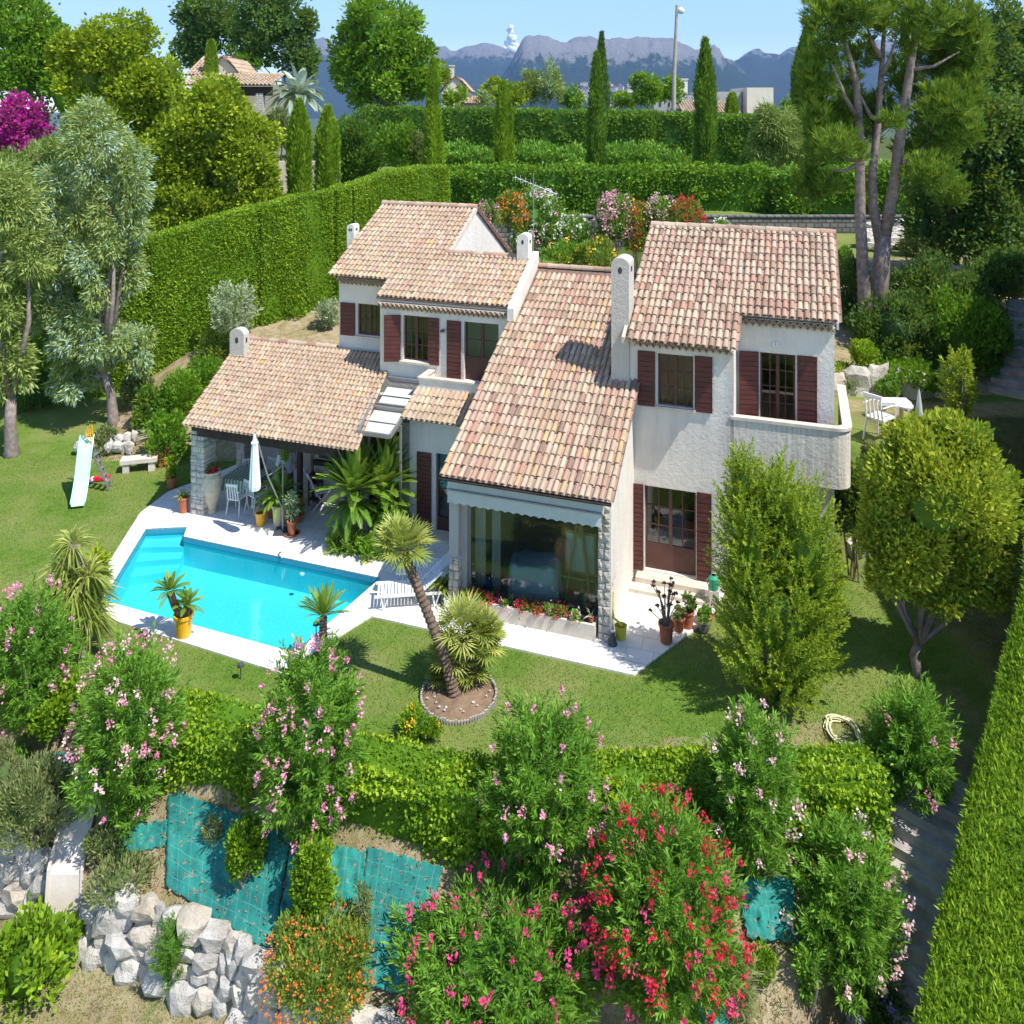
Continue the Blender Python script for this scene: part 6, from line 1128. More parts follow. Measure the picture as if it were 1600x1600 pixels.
bush('laurel_bush', 'dark green shrub under the balcony corner', 'shrub', (1335, 790, 40, 75), 'dark', 'clump', L=.1, Wd=.06, seed=132, Y=19.4, sink=1)
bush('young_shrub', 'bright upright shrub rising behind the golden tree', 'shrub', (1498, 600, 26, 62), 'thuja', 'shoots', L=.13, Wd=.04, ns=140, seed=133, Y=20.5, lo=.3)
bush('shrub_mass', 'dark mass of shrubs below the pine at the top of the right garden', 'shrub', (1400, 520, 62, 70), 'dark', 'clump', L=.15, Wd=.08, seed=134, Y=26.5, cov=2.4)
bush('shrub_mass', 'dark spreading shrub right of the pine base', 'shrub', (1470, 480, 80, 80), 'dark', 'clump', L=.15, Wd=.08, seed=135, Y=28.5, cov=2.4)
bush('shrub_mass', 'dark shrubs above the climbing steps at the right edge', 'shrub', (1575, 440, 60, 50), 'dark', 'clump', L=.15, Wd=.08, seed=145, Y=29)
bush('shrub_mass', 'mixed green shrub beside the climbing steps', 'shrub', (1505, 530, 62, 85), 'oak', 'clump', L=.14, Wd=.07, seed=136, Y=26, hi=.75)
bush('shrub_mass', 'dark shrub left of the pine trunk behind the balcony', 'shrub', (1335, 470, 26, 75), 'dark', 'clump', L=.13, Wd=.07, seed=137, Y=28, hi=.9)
bush('ground_cover', 'low leafy ground cover above the rock edging', 'shrub', (1420, 580, 75, 28), 'oak', 'clump', L=.13, Wd=.08, seed=138, Y=25.2, hi=.7); bush('ground_cover', 'low green plants in front of the rock edging left end', 'shrub', (1330, 590, 34, 26), 'hedge', 'clump', L=.1, Wd=.06, seed=139, Y=24.9)
bush('topiary_ball', 'small bright green ball shrub at the foot of the pine', 'shrub', (1351, 551, 18, 22), 'hedge', 'clump', L=.09, Wd=.06, seed=140, Y=24.9, lo=.3, cov=3)
bush('topiary_ball', 'small green bush left of the pine trunks by the roof', 'shrub', (1318, 412, 14, 26), 'ole', 'clump', L=.13, Wd=.07, seed=141, Y=33)
bush('slope_shrub', 'yellowish shrub on the bank right of the pine trunks', 'shrub', (1440, 385, 26, 42), 'scrub', 'clump', L=.16, Wd=.06, seed=142, Y=36)
bush('small_plant', 'little plant among rocks behind the white armchair', 'plant', (1388, 605, 16, 20), 'ole', 'clump', L=.09, Wd=.05, seed=143, Y=24)
bush('small_plant', 'pinkish plant beside the white garden stone below the balcony', 'plant', (1362, 700, 9, 14), 'scrub', 'clump', L=.07, Wd=.03, seed=144, Y=20.8, lo=.6)
# pine
def pine():
    rg = np.random.default_rng(150); b = np.array(gp(1356, 528)); Y = b[1]; t = root('pine_tree', 'tall forked pine with open tufted crown at the right', 'tree', tuple(b)); mb = MB()
    P = lambda x, y, d=0: at(x, y, Y + d)
    mb.tube([P(1356, 535), P(1349, 440), P(1344, 330), P(1343, 200), P(1338, 130), P(1318, 60), P(1310, -40)], [.27, .19, .165, .14, .11, .07, .04], 10)
    mb.tube([P(1366, 535, .2), P(1376, 430, .2), P(1380, 368, .2)], [.29, .27, .24], 10)
    mb.tube([P(1376, 385, .2), P(1364, 320, .2), P(1363, 270, .2), P(1372, 190, .3), P(1378, 100, .4), P(1386, -30, .4)], [.17, .15, .13, .11, .08, .04], 10)
    mb.tube([P(1380, 380, .2), P(1397, 290, .1), P(1408, 200), P(1422, 110), P(1432, 40), P(1440, -60)], [.20, .18, .16, .13, .09, .04], 10)
    lim = [((1343, 190), (1300, 100)), ((1344, 230), (1310, 205)), ((1338, 130), (1290, 60)), ((1430, 50), (1485, 12)), ((1410, 180), (1470, 120)), ((1400, 260), (1450, 220)), ((1344, 250), (1305, 235)), ((1372, 190), (1345, 150)), ((1376, 120), (1400, 60)), ((1420, 110), (1500, 80)), ((1342, 255), (1300, 265)), ((1378, 90), (1350, 30))]
    for (a, c) in lim: d = rg.uniform(-1, 1); q = ((a[0] + c[0]) / 2, (a[1] + c[1]) / 2 + 8); mb.tube([P(*a), P(*q, d * .6), P(*c, d)], [.09, .06, .025], 6)
    mb.build('trunk', M['greybark'], t, smooth=True, wloc=True); LV = Leaves()
    cl = [(1270, 290, 26, 40), (1300, 290, 20, 20), (1500, 200, 40, 36), (1515, 60, 30, 50), (1320, 200, 30, 30), (1290, 10, 34, 36), (1350, 10, 30, 34), (1430, 60, 36, 34), (1475, 60, 36, 40), (1340, 240, 18, 16), (1450, 270, 40, 30), (1485, 300, 30, 30), (1290, 40, 36, 50), (1285, 110, 34, 50), (1300, 165, 42, 45), (1275, 200, 22, 60), (1325, 25, 40, 40), (1345, 85, 30, 30), (1370, 30, 26, 34), (1405, 20, 40, 34), (1450, 20, 46, 40), (1500, 40, 40, 50), (1520, 90, 32, 50), (1490, 110, 46, 42), (1450, 90, 38, 36), (1420, 140, 28, 26), (1470, 165, 46, 36), (1500, 150, 40, 40), (1340, 170, 30, 30), (1380, 165, 24, 26), (1310, 230, 36, 30), (1405, 115, 22, 30), (1460, 205, 46, 30), (1430, 235, 36, 20), (1275, 250, 20, 44), (1360, 205, 26, 20), (1480, 235, 26, 20), (1265, 140, 16, 40), (1395, 190, 22, 16), (1330, 130, 20, 20)]
    for (cx, cy, rx, ry) in cl:
        c, R = solve(cx, cy, rx, ry, depth=.9, Y=Y + rg.uniform(-1.6, 1.6)); n = int(rx * ry / 10); d = rdir(n, rg); p = np.array(c) + np.array(R) * d * rg.uniform(.35, 1, (n, 1)); k = np.repeat(np.arange(n), 16); m = len(k)
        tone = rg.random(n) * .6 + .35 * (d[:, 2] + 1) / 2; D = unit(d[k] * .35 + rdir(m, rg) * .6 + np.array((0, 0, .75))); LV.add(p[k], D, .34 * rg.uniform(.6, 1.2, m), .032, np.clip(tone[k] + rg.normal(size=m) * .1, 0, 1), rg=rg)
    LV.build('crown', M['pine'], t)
pine()
tree('oak_tree', 'dark spreading evergreen tree at the right edge behind the pine', 'tree', [(1535, 215, 70, 75), (1480, 290, 60, 70), (1560, 320, 75, 90), (1520, 380, 70, 40), (1600, 240, 60, 90), (1440, 350, 30, 40)], Y=32, mat='dark', L=.2, Wd=.12, r0=.3, seed=160, cov=2.1, ncl=34)
tree('tall_tree', 'grey green tree rising behind the oak in the top right corner', 'tree', [(1560, 60, 42, 70), (1545, 140, 50, 50), (1595, 110, 40, 80)], Y=48, mat='dark', L=.3, Wd=.16, seed=161, lo=.2, ncl=26)
tree('pepper_tree', 'weeping light green tree right of the tall cypress', 'tree', [(1210, 205, 36, 48), (1190, 235, 26, 30), (1232, 235, 22, 34)], Y=47, mat='euc', L=.34, Wd=.05, seed=162, cov=2.2, droop=.9, lo=.1, hi=.62)
# cypresses
CG = 'slender cypresses in front of the dark hedge'
cypress('slender feathery cypress beside the large round tree', 677, 92, 262, 30, 44, seed=170, group=CG, taper=.6, mat='cypress'); cypress('slender cypress with blunt top left of the flowering bed', 788, 128, 262, 26, 46, seed=171, group=CG, taper=.25)
cypress('dark slender cypress in front of a fir top, centre of the hedge', 932, 82, 282, 27, 44, seed=172, group=CG, taper=.4, mat='cypdark'); cypress('dark ragged cypress right of the lamp pole', 1102, 60, 268, 30, 45, seed=173, group=CG, taper=.3, mat='cypdark', ragged=.2)
cypress('pale green cypress left of the pair behind the left hedge', 468, 156, 300, 34, 43, seed=174, taper=.25); cypress('pale green cypress right of the pair behind the left hedge', 512, 166, 290, 34, 43.5, seed=175, taper=.25)
cypress('round topped clipped column beside the far terracotta roof', 330, 62, 113, 22, 64, seed=176, round_=True, name='clipped_column', cat='topiary', L=.2); cypress('round topped clipped column before the far white house', 1144, 145, 182, 21, 62, seed=177, round_=True, name='clipped_column', cat='topiary', L=.2)
cypress('thin dark fir top poking up behind the centre cypress', 940, 50, 200, 34, 66, seed=178, mat='dark', taper=.95, name='fir_tree', cat='fir', ragged=.35, dens=.5); cypress('wide dark cypress left of the pine crown', 1262, 40, 300, 46, 49, seed=179, mat='cypdark', taper=.3)
# flower bed behind the villa
BG = 'flowering shrubs in the bed behind the villa'
for i, (px, lab, fl) in enumerate([((838, 352, 44, 52), 'white and pink flowering shrub behind the middle chimney', [('whitef', 46), ('pink', 12)]), ((900, 378, 34, 40), 'pale flowering shrub behind the long roof ridge', [('whitef', 24), ('pink', 12)]), ((800, 335, 22, 34), 'orange yellow leaved shrub next to the antenna', [('orangef', 30)]), ((962, 350, 30, 46), 'tall lilac pink flowering shrub in the rear bed', [('palepink', 60), ('pink', 30)]), ((1000, 362, 26, 42), 'yellow green shrub with red blooms in the rear bed', [('red', 26), ('yellowf', 10)]), ((1032, 345, 24, 36), 'second lilac pink flowering shrub left of the right roof', [('palepink', 44)]), ((1070, 352, 32, 38), 'red flowering shrub right of the lilac pink ones', [('red', 50)]), ((885, 400, 40, 22), 'green bushes at the foot of the rear flower bed', [('yellowf', 6)]), ((765, 335, 16, 22), 'small pink shrub behind the gable', [('pink', 12)]), ((930, 400, 30, 26), 'yellowish low shrub behind the front roof ridge', [('yellowf', 10)]), ((1128, 358, 12, 12), 'small white flowering plant above the right roof ridge', [('whitef', 10)])]):
    bush('flowering_shrub', lab, 'shrub', px, 'orange_bush' if i in (2, 4, 6, 9) else 'ole', 'clump', L=.16, Wd=.06, seed=180 + i, Y=34.5 - .2 * i, fl=[(a, int(b * 1.3), dict(cs=.12, L=.10, per=9)) for a, b in fl], group=BG, cov=1.8, sink=1)
# left side: eucalyptus, slope shrubs, trees behind the hedge
tree('eucalyptus_tree', 'large grey green eucalyptus with silvery blue leaves and leaning trunk', 'tree', [(148, 235, 52, 70), (110, 310, 62, 70), (180, 340, 46, 70), (95, 400, 52, 60), (165, 430, 62, 80), (140, 520, 56, 70), (195, 545, 40, 60), (205, 290, 30, 80), (75, 470, 30, 60), (120, 590, 40, 50), (135, 190, 30, 40)], base=(178, 660), mat='euc', L=.19, Wd=.045, r0=.17, seed=190, lo=.25, cov=1.5, solid=False, inner=.35, rcl=.28, ncl=34, trunk='greybark', droop=.7, fork=.3)
tree('eucalyptus_tree', 'second grey green eucalyptus cut off by the left edge', 'tree', [(15, 320, 50, 80), (45, 400, 42, 60), (5, 470, 50, 80), (15, 570, 34, 70)], base=(18, 712), mat='euc', L=.22, Wd=.055, r0=.2, seed=191, lo=.1, cov=1.5, solid=False, inner=.35, rcl=.28, ncl=30, trunk='greybark', droop=.7, hi=.8)
bush('olive_tree', 'pale silvery olive shrub in front of the clipped hedge', 'tree', (366, 478, 40, 38), 'olive', 'shoots', L=.15, Wd=.035, ns=230, seed=192, Y=30.8, sink=.9, solid=False)
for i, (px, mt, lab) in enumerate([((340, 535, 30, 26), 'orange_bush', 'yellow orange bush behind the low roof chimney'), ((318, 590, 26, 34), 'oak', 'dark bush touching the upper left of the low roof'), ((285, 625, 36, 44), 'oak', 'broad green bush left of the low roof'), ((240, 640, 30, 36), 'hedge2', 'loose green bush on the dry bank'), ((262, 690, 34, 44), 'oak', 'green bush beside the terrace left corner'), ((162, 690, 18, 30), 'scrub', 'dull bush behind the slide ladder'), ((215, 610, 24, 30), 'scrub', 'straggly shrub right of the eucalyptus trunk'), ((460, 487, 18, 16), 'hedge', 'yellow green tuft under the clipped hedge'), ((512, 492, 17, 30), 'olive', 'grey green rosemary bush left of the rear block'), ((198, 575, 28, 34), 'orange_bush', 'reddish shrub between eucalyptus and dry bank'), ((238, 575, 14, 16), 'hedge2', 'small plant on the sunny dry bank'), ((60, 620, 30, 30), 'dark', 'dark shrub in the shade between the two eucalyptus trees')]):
    bush('bank_shrub', lab, 'shrub', px, mt, 'clump', L=.13, Wd=.06, seed=200 + i, group='shrubs on the left bank', cov=2, sink=.25, hi=.9)
for i, (px, lab) in enumerate([((248, 655, 26, 30), 'spiky agave above the terrace corner bushes'), ((240, 610, 24, 28), 'spiky yucca on the bank next to the low roof')]):
    b = np.array(gp(px[0], px[1] + px[3])); t = root('agave', lab, 'plant', tuple(b)); rg = np.random.default_rng(220 + i); LV = Leaves(); n = 80; D = rdir(n, rg); D[:, 2] = np.abs(D[:, 2]); LV.add(np.tile(b + (0, 0, .15), (n, 1)), D, .75 * rg.uniform(.8, 1.1, n), .07, rg.random(n), rg=rg, bend=.15); LV.build('leaves', M['olive' if i == 0 else 'fan'], t)
tree('broadleaf_tree', 'massive yellow green tree filling the upper left behind the hedge', 'tree', [(185, 75, 62, 70), (140, 130, 52, 70), (225, 140, 62, 70), (175, 200, 70, 60), (262, 175, 50, 60), (110, 90, 34, 50)], Y=41, mat='yel', L=.22, Wd=.14, r0=.3, seed=230, cov=2.1, ncl=44, rcl=.26)
tree('broadleaf_tree', 'lower yellow green tree right of the massive one above the hedge', 'tree', [(325, 195, 72, 75), (270, 250, 66, 70), (380, 240, 58, 75), (300, 320, 90, 50), (400, 300, 42, 50)], Y=39, mat='yel', L=.21, Wd=.14, r0=.3, seed=231, cov=2.1, ncl=44, rcl=.26)
tree('leafy_tree', 'bright green tree in the top left corner', 'tree', [(20, 40, 60, 60), (75, 75, 34, 60), (30, 120, 60, 50), (105, 150, 40, 60)], Y=52, mat='oak', L=.3, Wd=.18, seed=232, ncl=34, hi=1)
tree('bougainvillea', 'magenta bougainvillea at the left edge above the eucalyptus', 'shrub', [(34, 190, 36, 46), (10, 215, 26, 34)], Y=40, mat='magenta', L=.16, Wd=.14, seed=233, cov=1.8, ncl=34)
tree('filler_tree', 'dull green tree behind the second eucalyptus at the left edge', 'tree', [(40, 300, 70, 70), (110, 250, 40, 50), (10, 400, 60, 60)], Y=36, mat='euc', L=.24, Wd=.08, seed=234, lo=.0, hi=.6, ncl=30)
tree('dark_tree', 'tall dark tree behind the far terracotta roof', 'tree', [(330, 35, 56, 50), (300, 80, 40, 30)], Y=80, mat='dark', L=.42, Wd=.26, seed=235, ncl=34)
tree('dark_tree', 'dark tree with drooping right side above the grey palm', 'tree', [(430, 30, 56, 60), (395, 80, 40, 35), (470, 95, 28, 50), (480, 40, 14, 30)], Y=76, mat='dark', L=.4, Wd=.25, seed=236, ncl=34, lo=.1)
tree('round_tree', 'large round bright green tree left of the mountains', 'tree', [(598, 50, 70, 62), (550, 100, 36, 62), (648, 105, 38, 62), (600, 130, 70, 48)], Y=60, mat='oak', L=.36, Wd=.2, r0=.35, seed=237, cov=2.3, ncl=46, rcl=.26, lo=.1)
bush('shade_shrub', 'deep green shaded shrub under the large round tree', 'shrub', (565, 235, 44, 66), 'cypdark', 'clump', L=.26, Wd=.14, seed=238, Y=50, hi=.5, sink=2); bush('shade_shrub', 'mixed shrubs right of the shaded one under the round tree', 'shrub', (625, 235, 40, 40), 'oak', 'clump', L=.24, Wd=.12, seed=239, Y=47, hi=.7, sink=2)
bush('shade_shrub', 'brownish shrub in front of the dark hedge left end', 'shrub', (650, 235, 18, 28), 'scrub', 'clump', L=.2, Wd=.08, seed=240, Y=46.5, sink=2); bush('shade_shrub', 'olive coloured shrub left of the pale green cypress pair', 'shrub', (436, 205, 20, 42), 'scrub', 'clump', L=.2, Wd=.1, seed=241, Y=47, sink=2)
for i, (px, mt, lab) in enumerate([((862, 135, 18, 36), 'euc', 'weeping pale tree left of the centre cypress'), ((828, 140, 20, 30), 'euc', 'smaller weeping tree beside the pale one'), ((893, 156, 17, 20), 'oak', 'round green tree right of the weeping pair'), ((770, 142, 22, 22), 'yel', 'yellow green tree behind the dark hedge'), ((808, 150, 18, 22), 'yel', 'olive yellow tree between the first two cypresses'), ((1010, 140, 26, 30), 'oak', 'bushy tree left of the lamp pole'), ((1048, 143, 24, 24), 'oak', 'bushy tree behind the lamp pole'), ((975, 158, 20, 12), 'hedge', 'bright low bush above the dark hedge'), ((712, 152, 18, 18), 'cypress', 'round clipped bush before the cream house'), ((756, 158, 12, 12), 'euc', 'greyish bush right of the cream house'), ((385, 100, 24, 14), 'oak', 'round bush above the far terracotta roof'), ((1236, 165, 12, 14), 'oak', 'small tree right of the far white house'), ((690, 120, 10, 22), 'yel', 'thin tree left of the cream house')]):
    t, _ = tree('far_tree', lab, 'tree', [px], Y=72 + i % 4, mat=mt, L=.36, Wd=.16 if mt != 'euc' else .08, seed=250 + i, ncl=20, cov=2, group='trees beyond the dark hedge', r0=.15)
# grey feather palm
c_ = np.array(at(466, 150, 52.0)); gpal = root('grey_palm', 'blue grey feather palm between the far terrace and the round tree', 'palm', (float(c_[0]), 52.0, H(float(c_[0]), 52))); frondpalm(gpal, c_ - np.array(gpal.location), 2.1, 34, np.random.default_rng(60), mat='greypalm', nl=44, L=.5, wd=.07, droop=.55, low=-.25); palmtrunk(gpal, [np.array(gpal.location), c_], .28, rings=16)
# ---------------------------------------------------------------- neighbours
def houseparts(name, lab, Y, items):
    t = root(name, lab, 'house', ((items[0][1] - 800) * Y / FP, Y, 0)); s = Y / FP
    for it in items:
        kind, x0, x1, y0, y1, d0, d1 = it[:7]; X0, X1 = (x0 - 800) * s, (x1 - 800) * s; zt, zb = CH - (y0 - HY) * s, CH - (y1 - HY) * s
        if kind == 'wall': MB().box(X0, X1, Y + d0, Y + d1, zb, zt).build('wall', M[it[7] if len(it) > 7 else 'cream'], t, wloc=True)
        elif kind == 'opening': MB().box(X0, X1, Y + d0, Y + d1, zb, zt).build('window', M['darkpl'], t, wloc=True)
        elif kind == 'pillar': MB().box(X0, X1, Y + d0, Y + d1, zb, zt).build('pillar', M['pillar'], t, wloc=True)
        elif kind == 'beam': MB().box(X0, X1, Y + d0, Y + d1, zb, zt).build('beam', M['beam'], t, wloc=True)
        elif kind == 'chimney': MB().box(X0, X1, Y + d0, Y + d1, zb, zt).box(X0 - .08, X1 + .08, Y + d0 - .08, Y + d1 + .08, zt, zt + .12).build('chimney', M['cream'], t, wloc=True)
        elif kind == 'gable':    # triangle facing the camera, ridge runs away
            MB().prism([(X0, zb), (X1, zb), ((X0 + X1) / 2, zt)], 'y', Y + d0, Y + d1).build('gable', M['cream'], t, wloc=True)
            for sx in (-1, 1):
                xe = X0 if sx < 0 else X1; xm = (X0 + X1) / 2; P0 = (xe + sx * .25, Y + d0 - .2, zb - .08); up = Vector((xm - xe, 0, zt - zb)); P = np.array(t.location)
                tiles('roof', np.array(P0) - P if sx > 0 else np.array((xe - .25, Y + d1 + .2, zb - .08)) - P, (0, 1 if sx > 0 else -1, 0), up, int((d1 - d0 + .4) / .3), max(2, int(up.length * 1.08 / .45)), .3, .45, lambda u, v: True, t, seed=3, lo=.25, slabs=[[tuple(np.array(q) - P) for q in ((xe + sx * .25, Y + d0 - .2, zb - .08), (xe + sx * .25, Y + d1 + .2, zb - .08), (xm, Y + d1 + .2, zt), (xm, Y + d0 - .2, zt))]])
        elif kind == 'roof':     # slope towards the camera
            P = np.array(t.location); up = Vector((0, d1 - d0, zt - zb)); tiles('roof', np.array((X0, Y + d0, zb)) - P, (1, 0, 0), up, int((X1 - X0) / .28), max(2, int(up.length / .45)), .28, .45, lambda u, v: True, t, seed=4, lo=.3, slabs=[[tuple(np.array(q) - P) for q in ((X0, Y + d0, zb), (X1, Y + d0, zb), (X1, Y + d1, zt), (X0, Y + d1, zt))]])
    return t
houseparts('neighbour_house', 'far terracotta roofed house with a pillared veranda at the upper left', 62, [('wall', 282, 350, 100, 260, 3.2, 7), ('roof', 276, 325, 80, 116, 1.5, 5.5), ('gable', 303, 358, 84, 116, 2.4, 7), ('roof', 292, 434, 114, 134, -1.5, 2.0), ('beam', 345, 432, 136, 150, -1.2, -.9), ('pillar', 408, 419, 146, 250, -1.3, -.8), ('wall', 350, 430, 130, 260, 3.2, 3.6, 'interior')])
houseparts('neighbour_house', 'small cream house with a chimney left of the cloud', 84, [('wall', 690, 733, 142, 185, 0, 6), ('gable', 690, 733, 118, 142, 0, 6), ('chimney', 700, 707, 102, 128, 2, 2.6), ('wall', 728, 757, 160, 185, -1, 4), ('roof', 721, 760, 149, 162, -1.4, 2.5), ('opening', 720, 724, 147, 153, -.06, -.005)])
houseparts('neighbour_house', 'low white flat roofed house right of the lamp pole', 86, [('wall', 1022, 1092, 149, 190, 0, 5, 'greystucco'), ('wall', 1092, 1163, 143, 190, 1, 6, 'greystucco'), ('wall', 1165, 1206, 137, 190, -.5, 6), ('roof', 1054, 1142, 157, 176, -4, -.3), ('wall', 1058, 1140, 176, 190, -3.6, -.4), ('chimney', 1073, 1084, 123, 146, 3, 3.8), ('opening', 1075, 1079, 128, 136, 2.96, 3.0), ('opening', 1030, 1033, 160, 166, -.05, -.01), ('opening', 1044, 1047, 160, 166, -.05, -.01)])
b = (float((1052 - 800) * 66 / FP), 66.0); lpz = H(*b); lp_ = root('lamp_pole', 'tall wooden pole with a white globe lamp above the dark hedge', 'lamp post', (*b, lpz)); topz = CH - (8 - HY) * 66 / FP - lpz; MB().tube([(0, 0, -.2), (.05, 0, topz * .5), (.3, 0, topz)], [.2, .17, .11], 10).build('pole', M['timber'], lp_)
mb = MB(); mb.rock((.62, 0, topz - .45), .27, .27, .27, 3, sub=3); mb.V = [tuple(np.array((.62, 0, topz - .45)) + unit(np.array(v) - np.array((.62, 0, topz - .45))) * .27) for v in mb.V]; mb.build('globe', M['white'], lp_, smooth=True); MB().tube([(.3, 0, topz - .3), (.6, 0, topz - .25)], .03, 6).build('bracket', M['metal'], lp_)
wl = root('low_white_wall', 'low white garden wall behind the left hedge among the cypresses', 'wall', ((440 - 800) * 46 / FP, 46, 5)); s = 46 / FP; MB().box((432 - 800) * s, (530 - 800) * s, 46, 46.3, 4.5, CH - (252 - HY) * s).build('masonry', M['cream'], wl, wloc=True)
# ---------------------------------------------------------------- mountains, town, cloud
def mountain(name, D, pts, depth, seed, col, zb=-60, nz=44, step=4, rock=.5):
    xs_ = np.arange(pts[0][0], pts[-1][0] + 1, step); ytop = np.interp(xs_, [p[0] for p in pts], [p[1] for p in pts]) + np.array([4.5 * noise.fractal(Vector((x / 18, seed, 0)), .8, 2, 5) for x in xs_]); V = []
    for j in range(nz + 1):
        q = j / nz; Yd = D + depth * q
        for i, x in enumerate(xs_):
            X = (x - 800) * D / FP * 1.0; zt = CH + (HY - ytop[i]) * (D + depth * .62) / FP; p = q / .62 if q < .62 else max(0, 1 - (q - .62) / .38); f = p ** .8
            nn_ = noise.ridged_multi_fractal(Vector((X / 330 + seed, Yd / 330, 0)), .9, 2.1, 6, 1, 2) - 1.2; k = abs(noise.noise(Vector((X / 150 + seed, Yd / 400, 2)))); zz_ = zb + (zt - zb) * f + (nn_ * 60 - k * 70 - 50 * abs(noise.noise(Vector((X / 60 + seed, Yd / 160, 7))))) * (math.sin(min(1, p) * math.pi) ** .7) * (D / 5000)
            V.append((X * Yd / D * 1.0 if False else X * (1 + depth * .62 / D * min(1, q / .62)), Yd, zz_))
    nx_ = len(xs_); V = np.array(V); idx_ = np.arange(len(V)).reshape(nz + 1, nx_); F = np.stack([idx_[:-1, :-1], idx_[:-1, 1:], idx_[1:, 1:], idx_[1:, :-1]], -1).reshape(-1, 4)
    o = mk(name, V, F, col, smooth=False); o['kind'] = 'structure'; return o
def mmat(name, green, rock, zr0, zr1):
    m, t, b = nt(name, .95, .05); tc = nd(t, 'ShaderNodeTexCoord'); sx = nd(t, 'ShaderNodeSeparateXYZ'); t.links.new(tc.outputs['Object'], sx.inputs[0]); mp = nd(t, 'ShaderNodeMapping'); mp.inputs['Scale'].default_value = (1, .5, .28); t.links.new(tc.outputs['Object'], mp.inputs[0]); n = noi(t, .016, 9, .72, vec=mp.outputs[0])
    mr = nd(t, 'ShaderNodeMapRange'); mr.inputs[1].default_value = zr0; mr.inputs[2].default_value = zr1; mr.inputs[3].default_value = -.75; mr.inputs[4].default_value = .55; t.links.new(sx.outputs[2], mr.inputs[0])
    a = nd(t, 'ShaderNodeMath', operation='MULTIPLY_ADD'); t.links.new(n.outputs[0], a.inputs[0]); a.inputs[1].default_value = 1.6; t.links.new(mr.outputs[0], a.inputs[2])
    r = ramp(t, a.outputs[0], [(.0, green), (.55, green), (.62, tuple(c * 1.5 for c in green)), (.72, rock), (1, tuple(c * 1.15 for c in rock))]); r.inputs[0]
    sc = nd(t, 'ShaderNodeMath', operation='MULTIPLY'); sc.inputs[1].default_value = 1.0; t.links.new(a.outputs[0], sc.inputs[0]); t.links.new(sc.outputs[0], r.inputs[0]); t.links.new(r.outputs[0], b.inputs['Base Color']); bump(t, b, noi(t, .03, 8, .75, vec=tc.outputs['Object']).outputs[0], 1, 60); return m
mountain('mountains', 4200, [(740, 200), (795, 100), (803, 86), (815, 63), (828, 54), (840, 53), (856, 58), (870, 62), (885, 66), (896, 63), (925, 65), (938, 66), (950, 60), (970, 57), (1000, 58), (1015, 62), (1040, 61), (1052, 64), (1060, 72), (1085, 80), (1105, 74), (1115, 68), (1125, 74), (1133, 90), (1150, 98), (1180, 120), (1230, 190)], 2300, 3, mmat('massif', (.05, .08, .045), (.36, .34, .31), 120, 520))
mountain('mountains', 5600, [(850, 100), (885, 64), (900, 57), (920, 54), (935, 60), (960, 60), (1000, 57), (1045, 58), (1080, 72), (1110, 84), (1140, 105)], 1500, 9, mmat('rear_ridge', (.08, .09, .06), (.33, .30, .27), 150, 600), step=8)
mountain('mountains', 6000, [(440, 70), (485, 66), (500, 55), (515, 60), (560, 75), (640, 72), (682, 68), (702, 75), (720, 74), (745, 67), (765, 66), (790, 74), (806, 82), (850, 90), (900, 95)], 2400, 5, mmat('west_ridge', (.05, .08, .045), (.34, .31, .29), 250, 700), step=8)
mountain('mountains', 5200, [(1090, 140), (1130, 108), (1150, 93), (1165, 82), (1185, 75), (1200, 80), (1215, 84), (1240, 72), (1262, 66), (1300, 70), (1380, 60), (1450, 75), (1540, 66), (1600, 56), (1700, 60)], 2400, 7, mmat('east_ridge', (.05, .075, .045), (.33, .31, .29), 250, 700), step=8)
rn = random.Random(8); th = None
for i in range(46):
    x = rn.uniform(885, 985); y = rn.uniform(130, 162); D = 3300 + (162 - y) * 30; X, Y_, Z = at(x, y, D); s = rn.uniform(6, 14)
    if th is None:
        th = root('town_house', 'tiny pale house of the distant town below the cliffs', 'house', (X, Y_, Z), group='distant town houses'); MB().box(-1, 1, -.6, .6, -1.6, .7).build('wall', M['cream'], th); MB().prism([(-1.1, .7), (1.1, .7), (0, 1.15)], 'y', -.7, .7).build('roof', M['terra'], th); th.scale = (s, s, s)
    else: c = copy_tree(th, (X, Y_, Z), rn.uniform(-.5, .5), 'tiny pale house of the distant town below the cliffs'); c.scale = (s * rn.uniform(.7, 1.5), s, s * .8)
foot = mountain('foothills', 3000, [(700, 190), (800, 160), (860, 150), (900, 146), (950, 150), (1000, 158), (1100, 175)], 1500, 12, mmat('foothill', (.025, .045, .02), (.08, .09, .05), 900, 1200), nz=12, step=10)
def puff(mb, c, q, i):
    V, F = ico(3); mb.add([tuple(np.array(c) + np.array(p) * q * (1 + .12 * noise.fractal(Vector(p) * 2.2 + Vector((i * 3, 0, 0)), .9, 2, 4))) for p in V], F)
m, t, b = nt('cloud_vapour', 1, 0); b.inputs['Base Color'].default_value = (.95, .95, .95, 1); b.inputs['Subsurface Weight'].default_value = .0
mb = MB(); rn = random.Random(2)
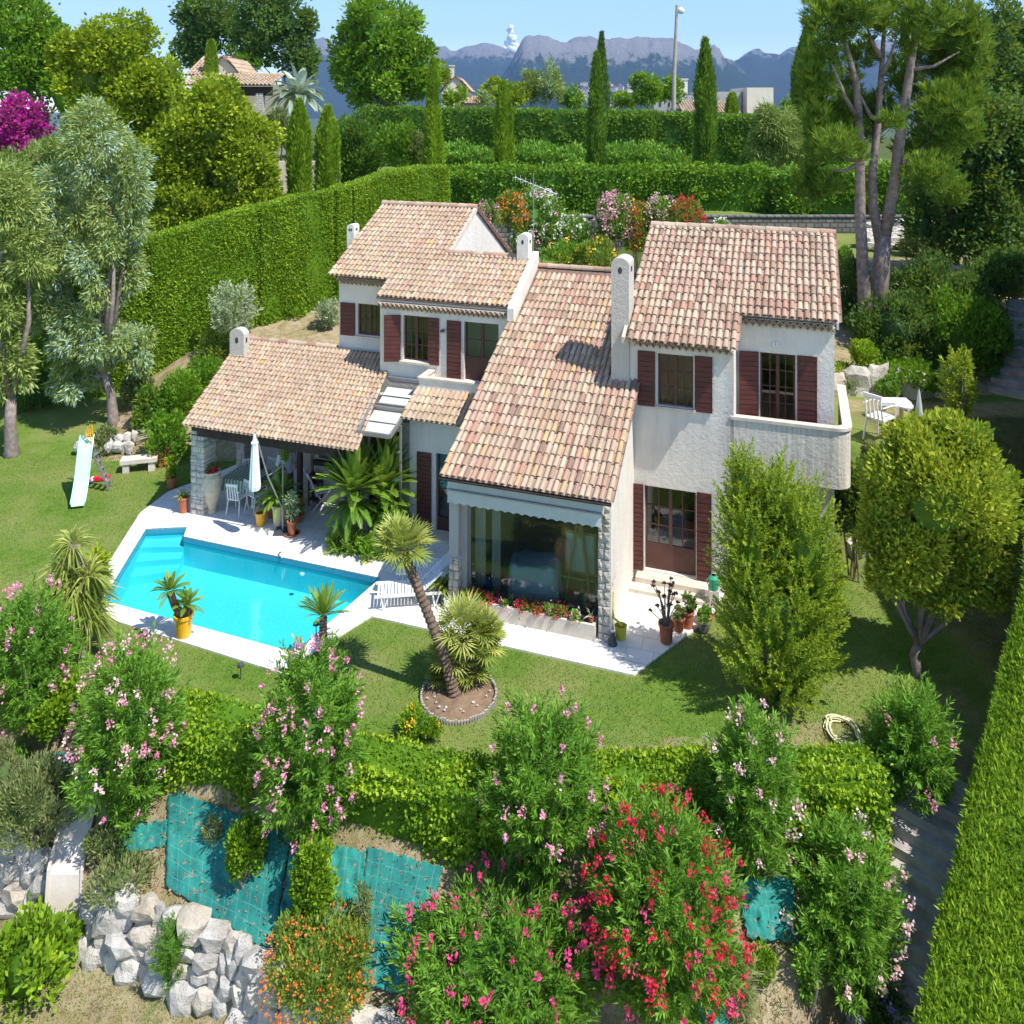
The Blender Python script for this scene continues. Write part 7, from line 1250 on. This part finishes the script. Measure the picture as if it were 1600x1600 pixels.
for i in range(46):
    q_ = rn.random(); y = 88 - 46 * q_; x = 798 + rn.gauss(0, 1) * (1.0 + 5.0 * (1 - q_) ** .7); r_ = rn.uniform(3.4, 6.2) * (1.2 - .5 * q_); X, Y_, Z = at(x, y, 13000 + rn.uniform(-60, 60)); puff(mb, (X, Y_, Z), r_ * 13000 / FP, i)
cl_ = mb.build('cloud', m, smooth=True); cl_['kind'] = 'structure'
# ---------------------------------------------------------------- air, sky, sun
hz = MB().box(-6500, 6500, -80, 9600, -75, 900).build('haze', M['white']); hz['kind'] = 'stuff'; hm = bpy.data.materials.new('haze_air'); hm.use_nodes = True; t = hm.node_tree; t.nodes.remove(t.nodes['Principled BSDF'])
pv = t.nodes.new('ShaderNodeVolumePrincipled'); pv.inputs['Color'].default_value = (.34, .56, 1, 1); pv.inputs['Density'].default_value = HAZE; pv.inputs['Anisotropy'].default_value = .2; t.links.new(pv.outputs[0], t.nodes['Material Output'].inputs['Volume']); hz.data.materials.clear(); hz.data.materials.append(hm)
w = bpy.data.worlds.new('World'); S.world = w; w.use_nodes = True; t = w.node_tree; sk_ = t.nodes.new('ShaderNodeTexSky'); sk_.sky_type = 'NISHITA'; sk_.sun_disc = False
sun_dir = Vector((.52, -.36, 1)).normalized(); el = math.asin(sun_dir.z); az = math.atan2(sun_dir.x, sun_dir.y)
sk_.sun_elevation = el; sk_.sun_rotation = az; sk_.air_density = 1.0; sk_.dust_density = 0.0; sk_.ozone_density = 3.0; sk_.altitude = 1500
t.links.new(sk_.outputs[0], t.nodes['Background'].inputs[0]); t.nodes['Background'].inputs[1].default_value = .15
ld = bpy.data.lights.new('sun', 'SUN'); ld.energy = 4.05; ld.angle = math.radians(.53); ld.color = (1, .955, .88); lo_ = bpy.data.objects.new('sun', ld); C.objects.link(lo_); lo_.rotation_euler = sun_dir.to_track_quat('Z', 'Y').to_euler()
S.view_settings.view_transform = 'Standard'; S.view_settings.look = 'None'; S.view_settings.exposure = .70; S.view_settings.gamma = 1
S.render.engine = 'CYCLES'; S.cycles.max_bounces = 6; S.cycles.transparent_max_bounces = 12; S.cycles.volume_bounces = 0; S.cycles.caustics_reflective = False; S.cycles.caustics_refractive = False; S.cycles.use_denoising = True
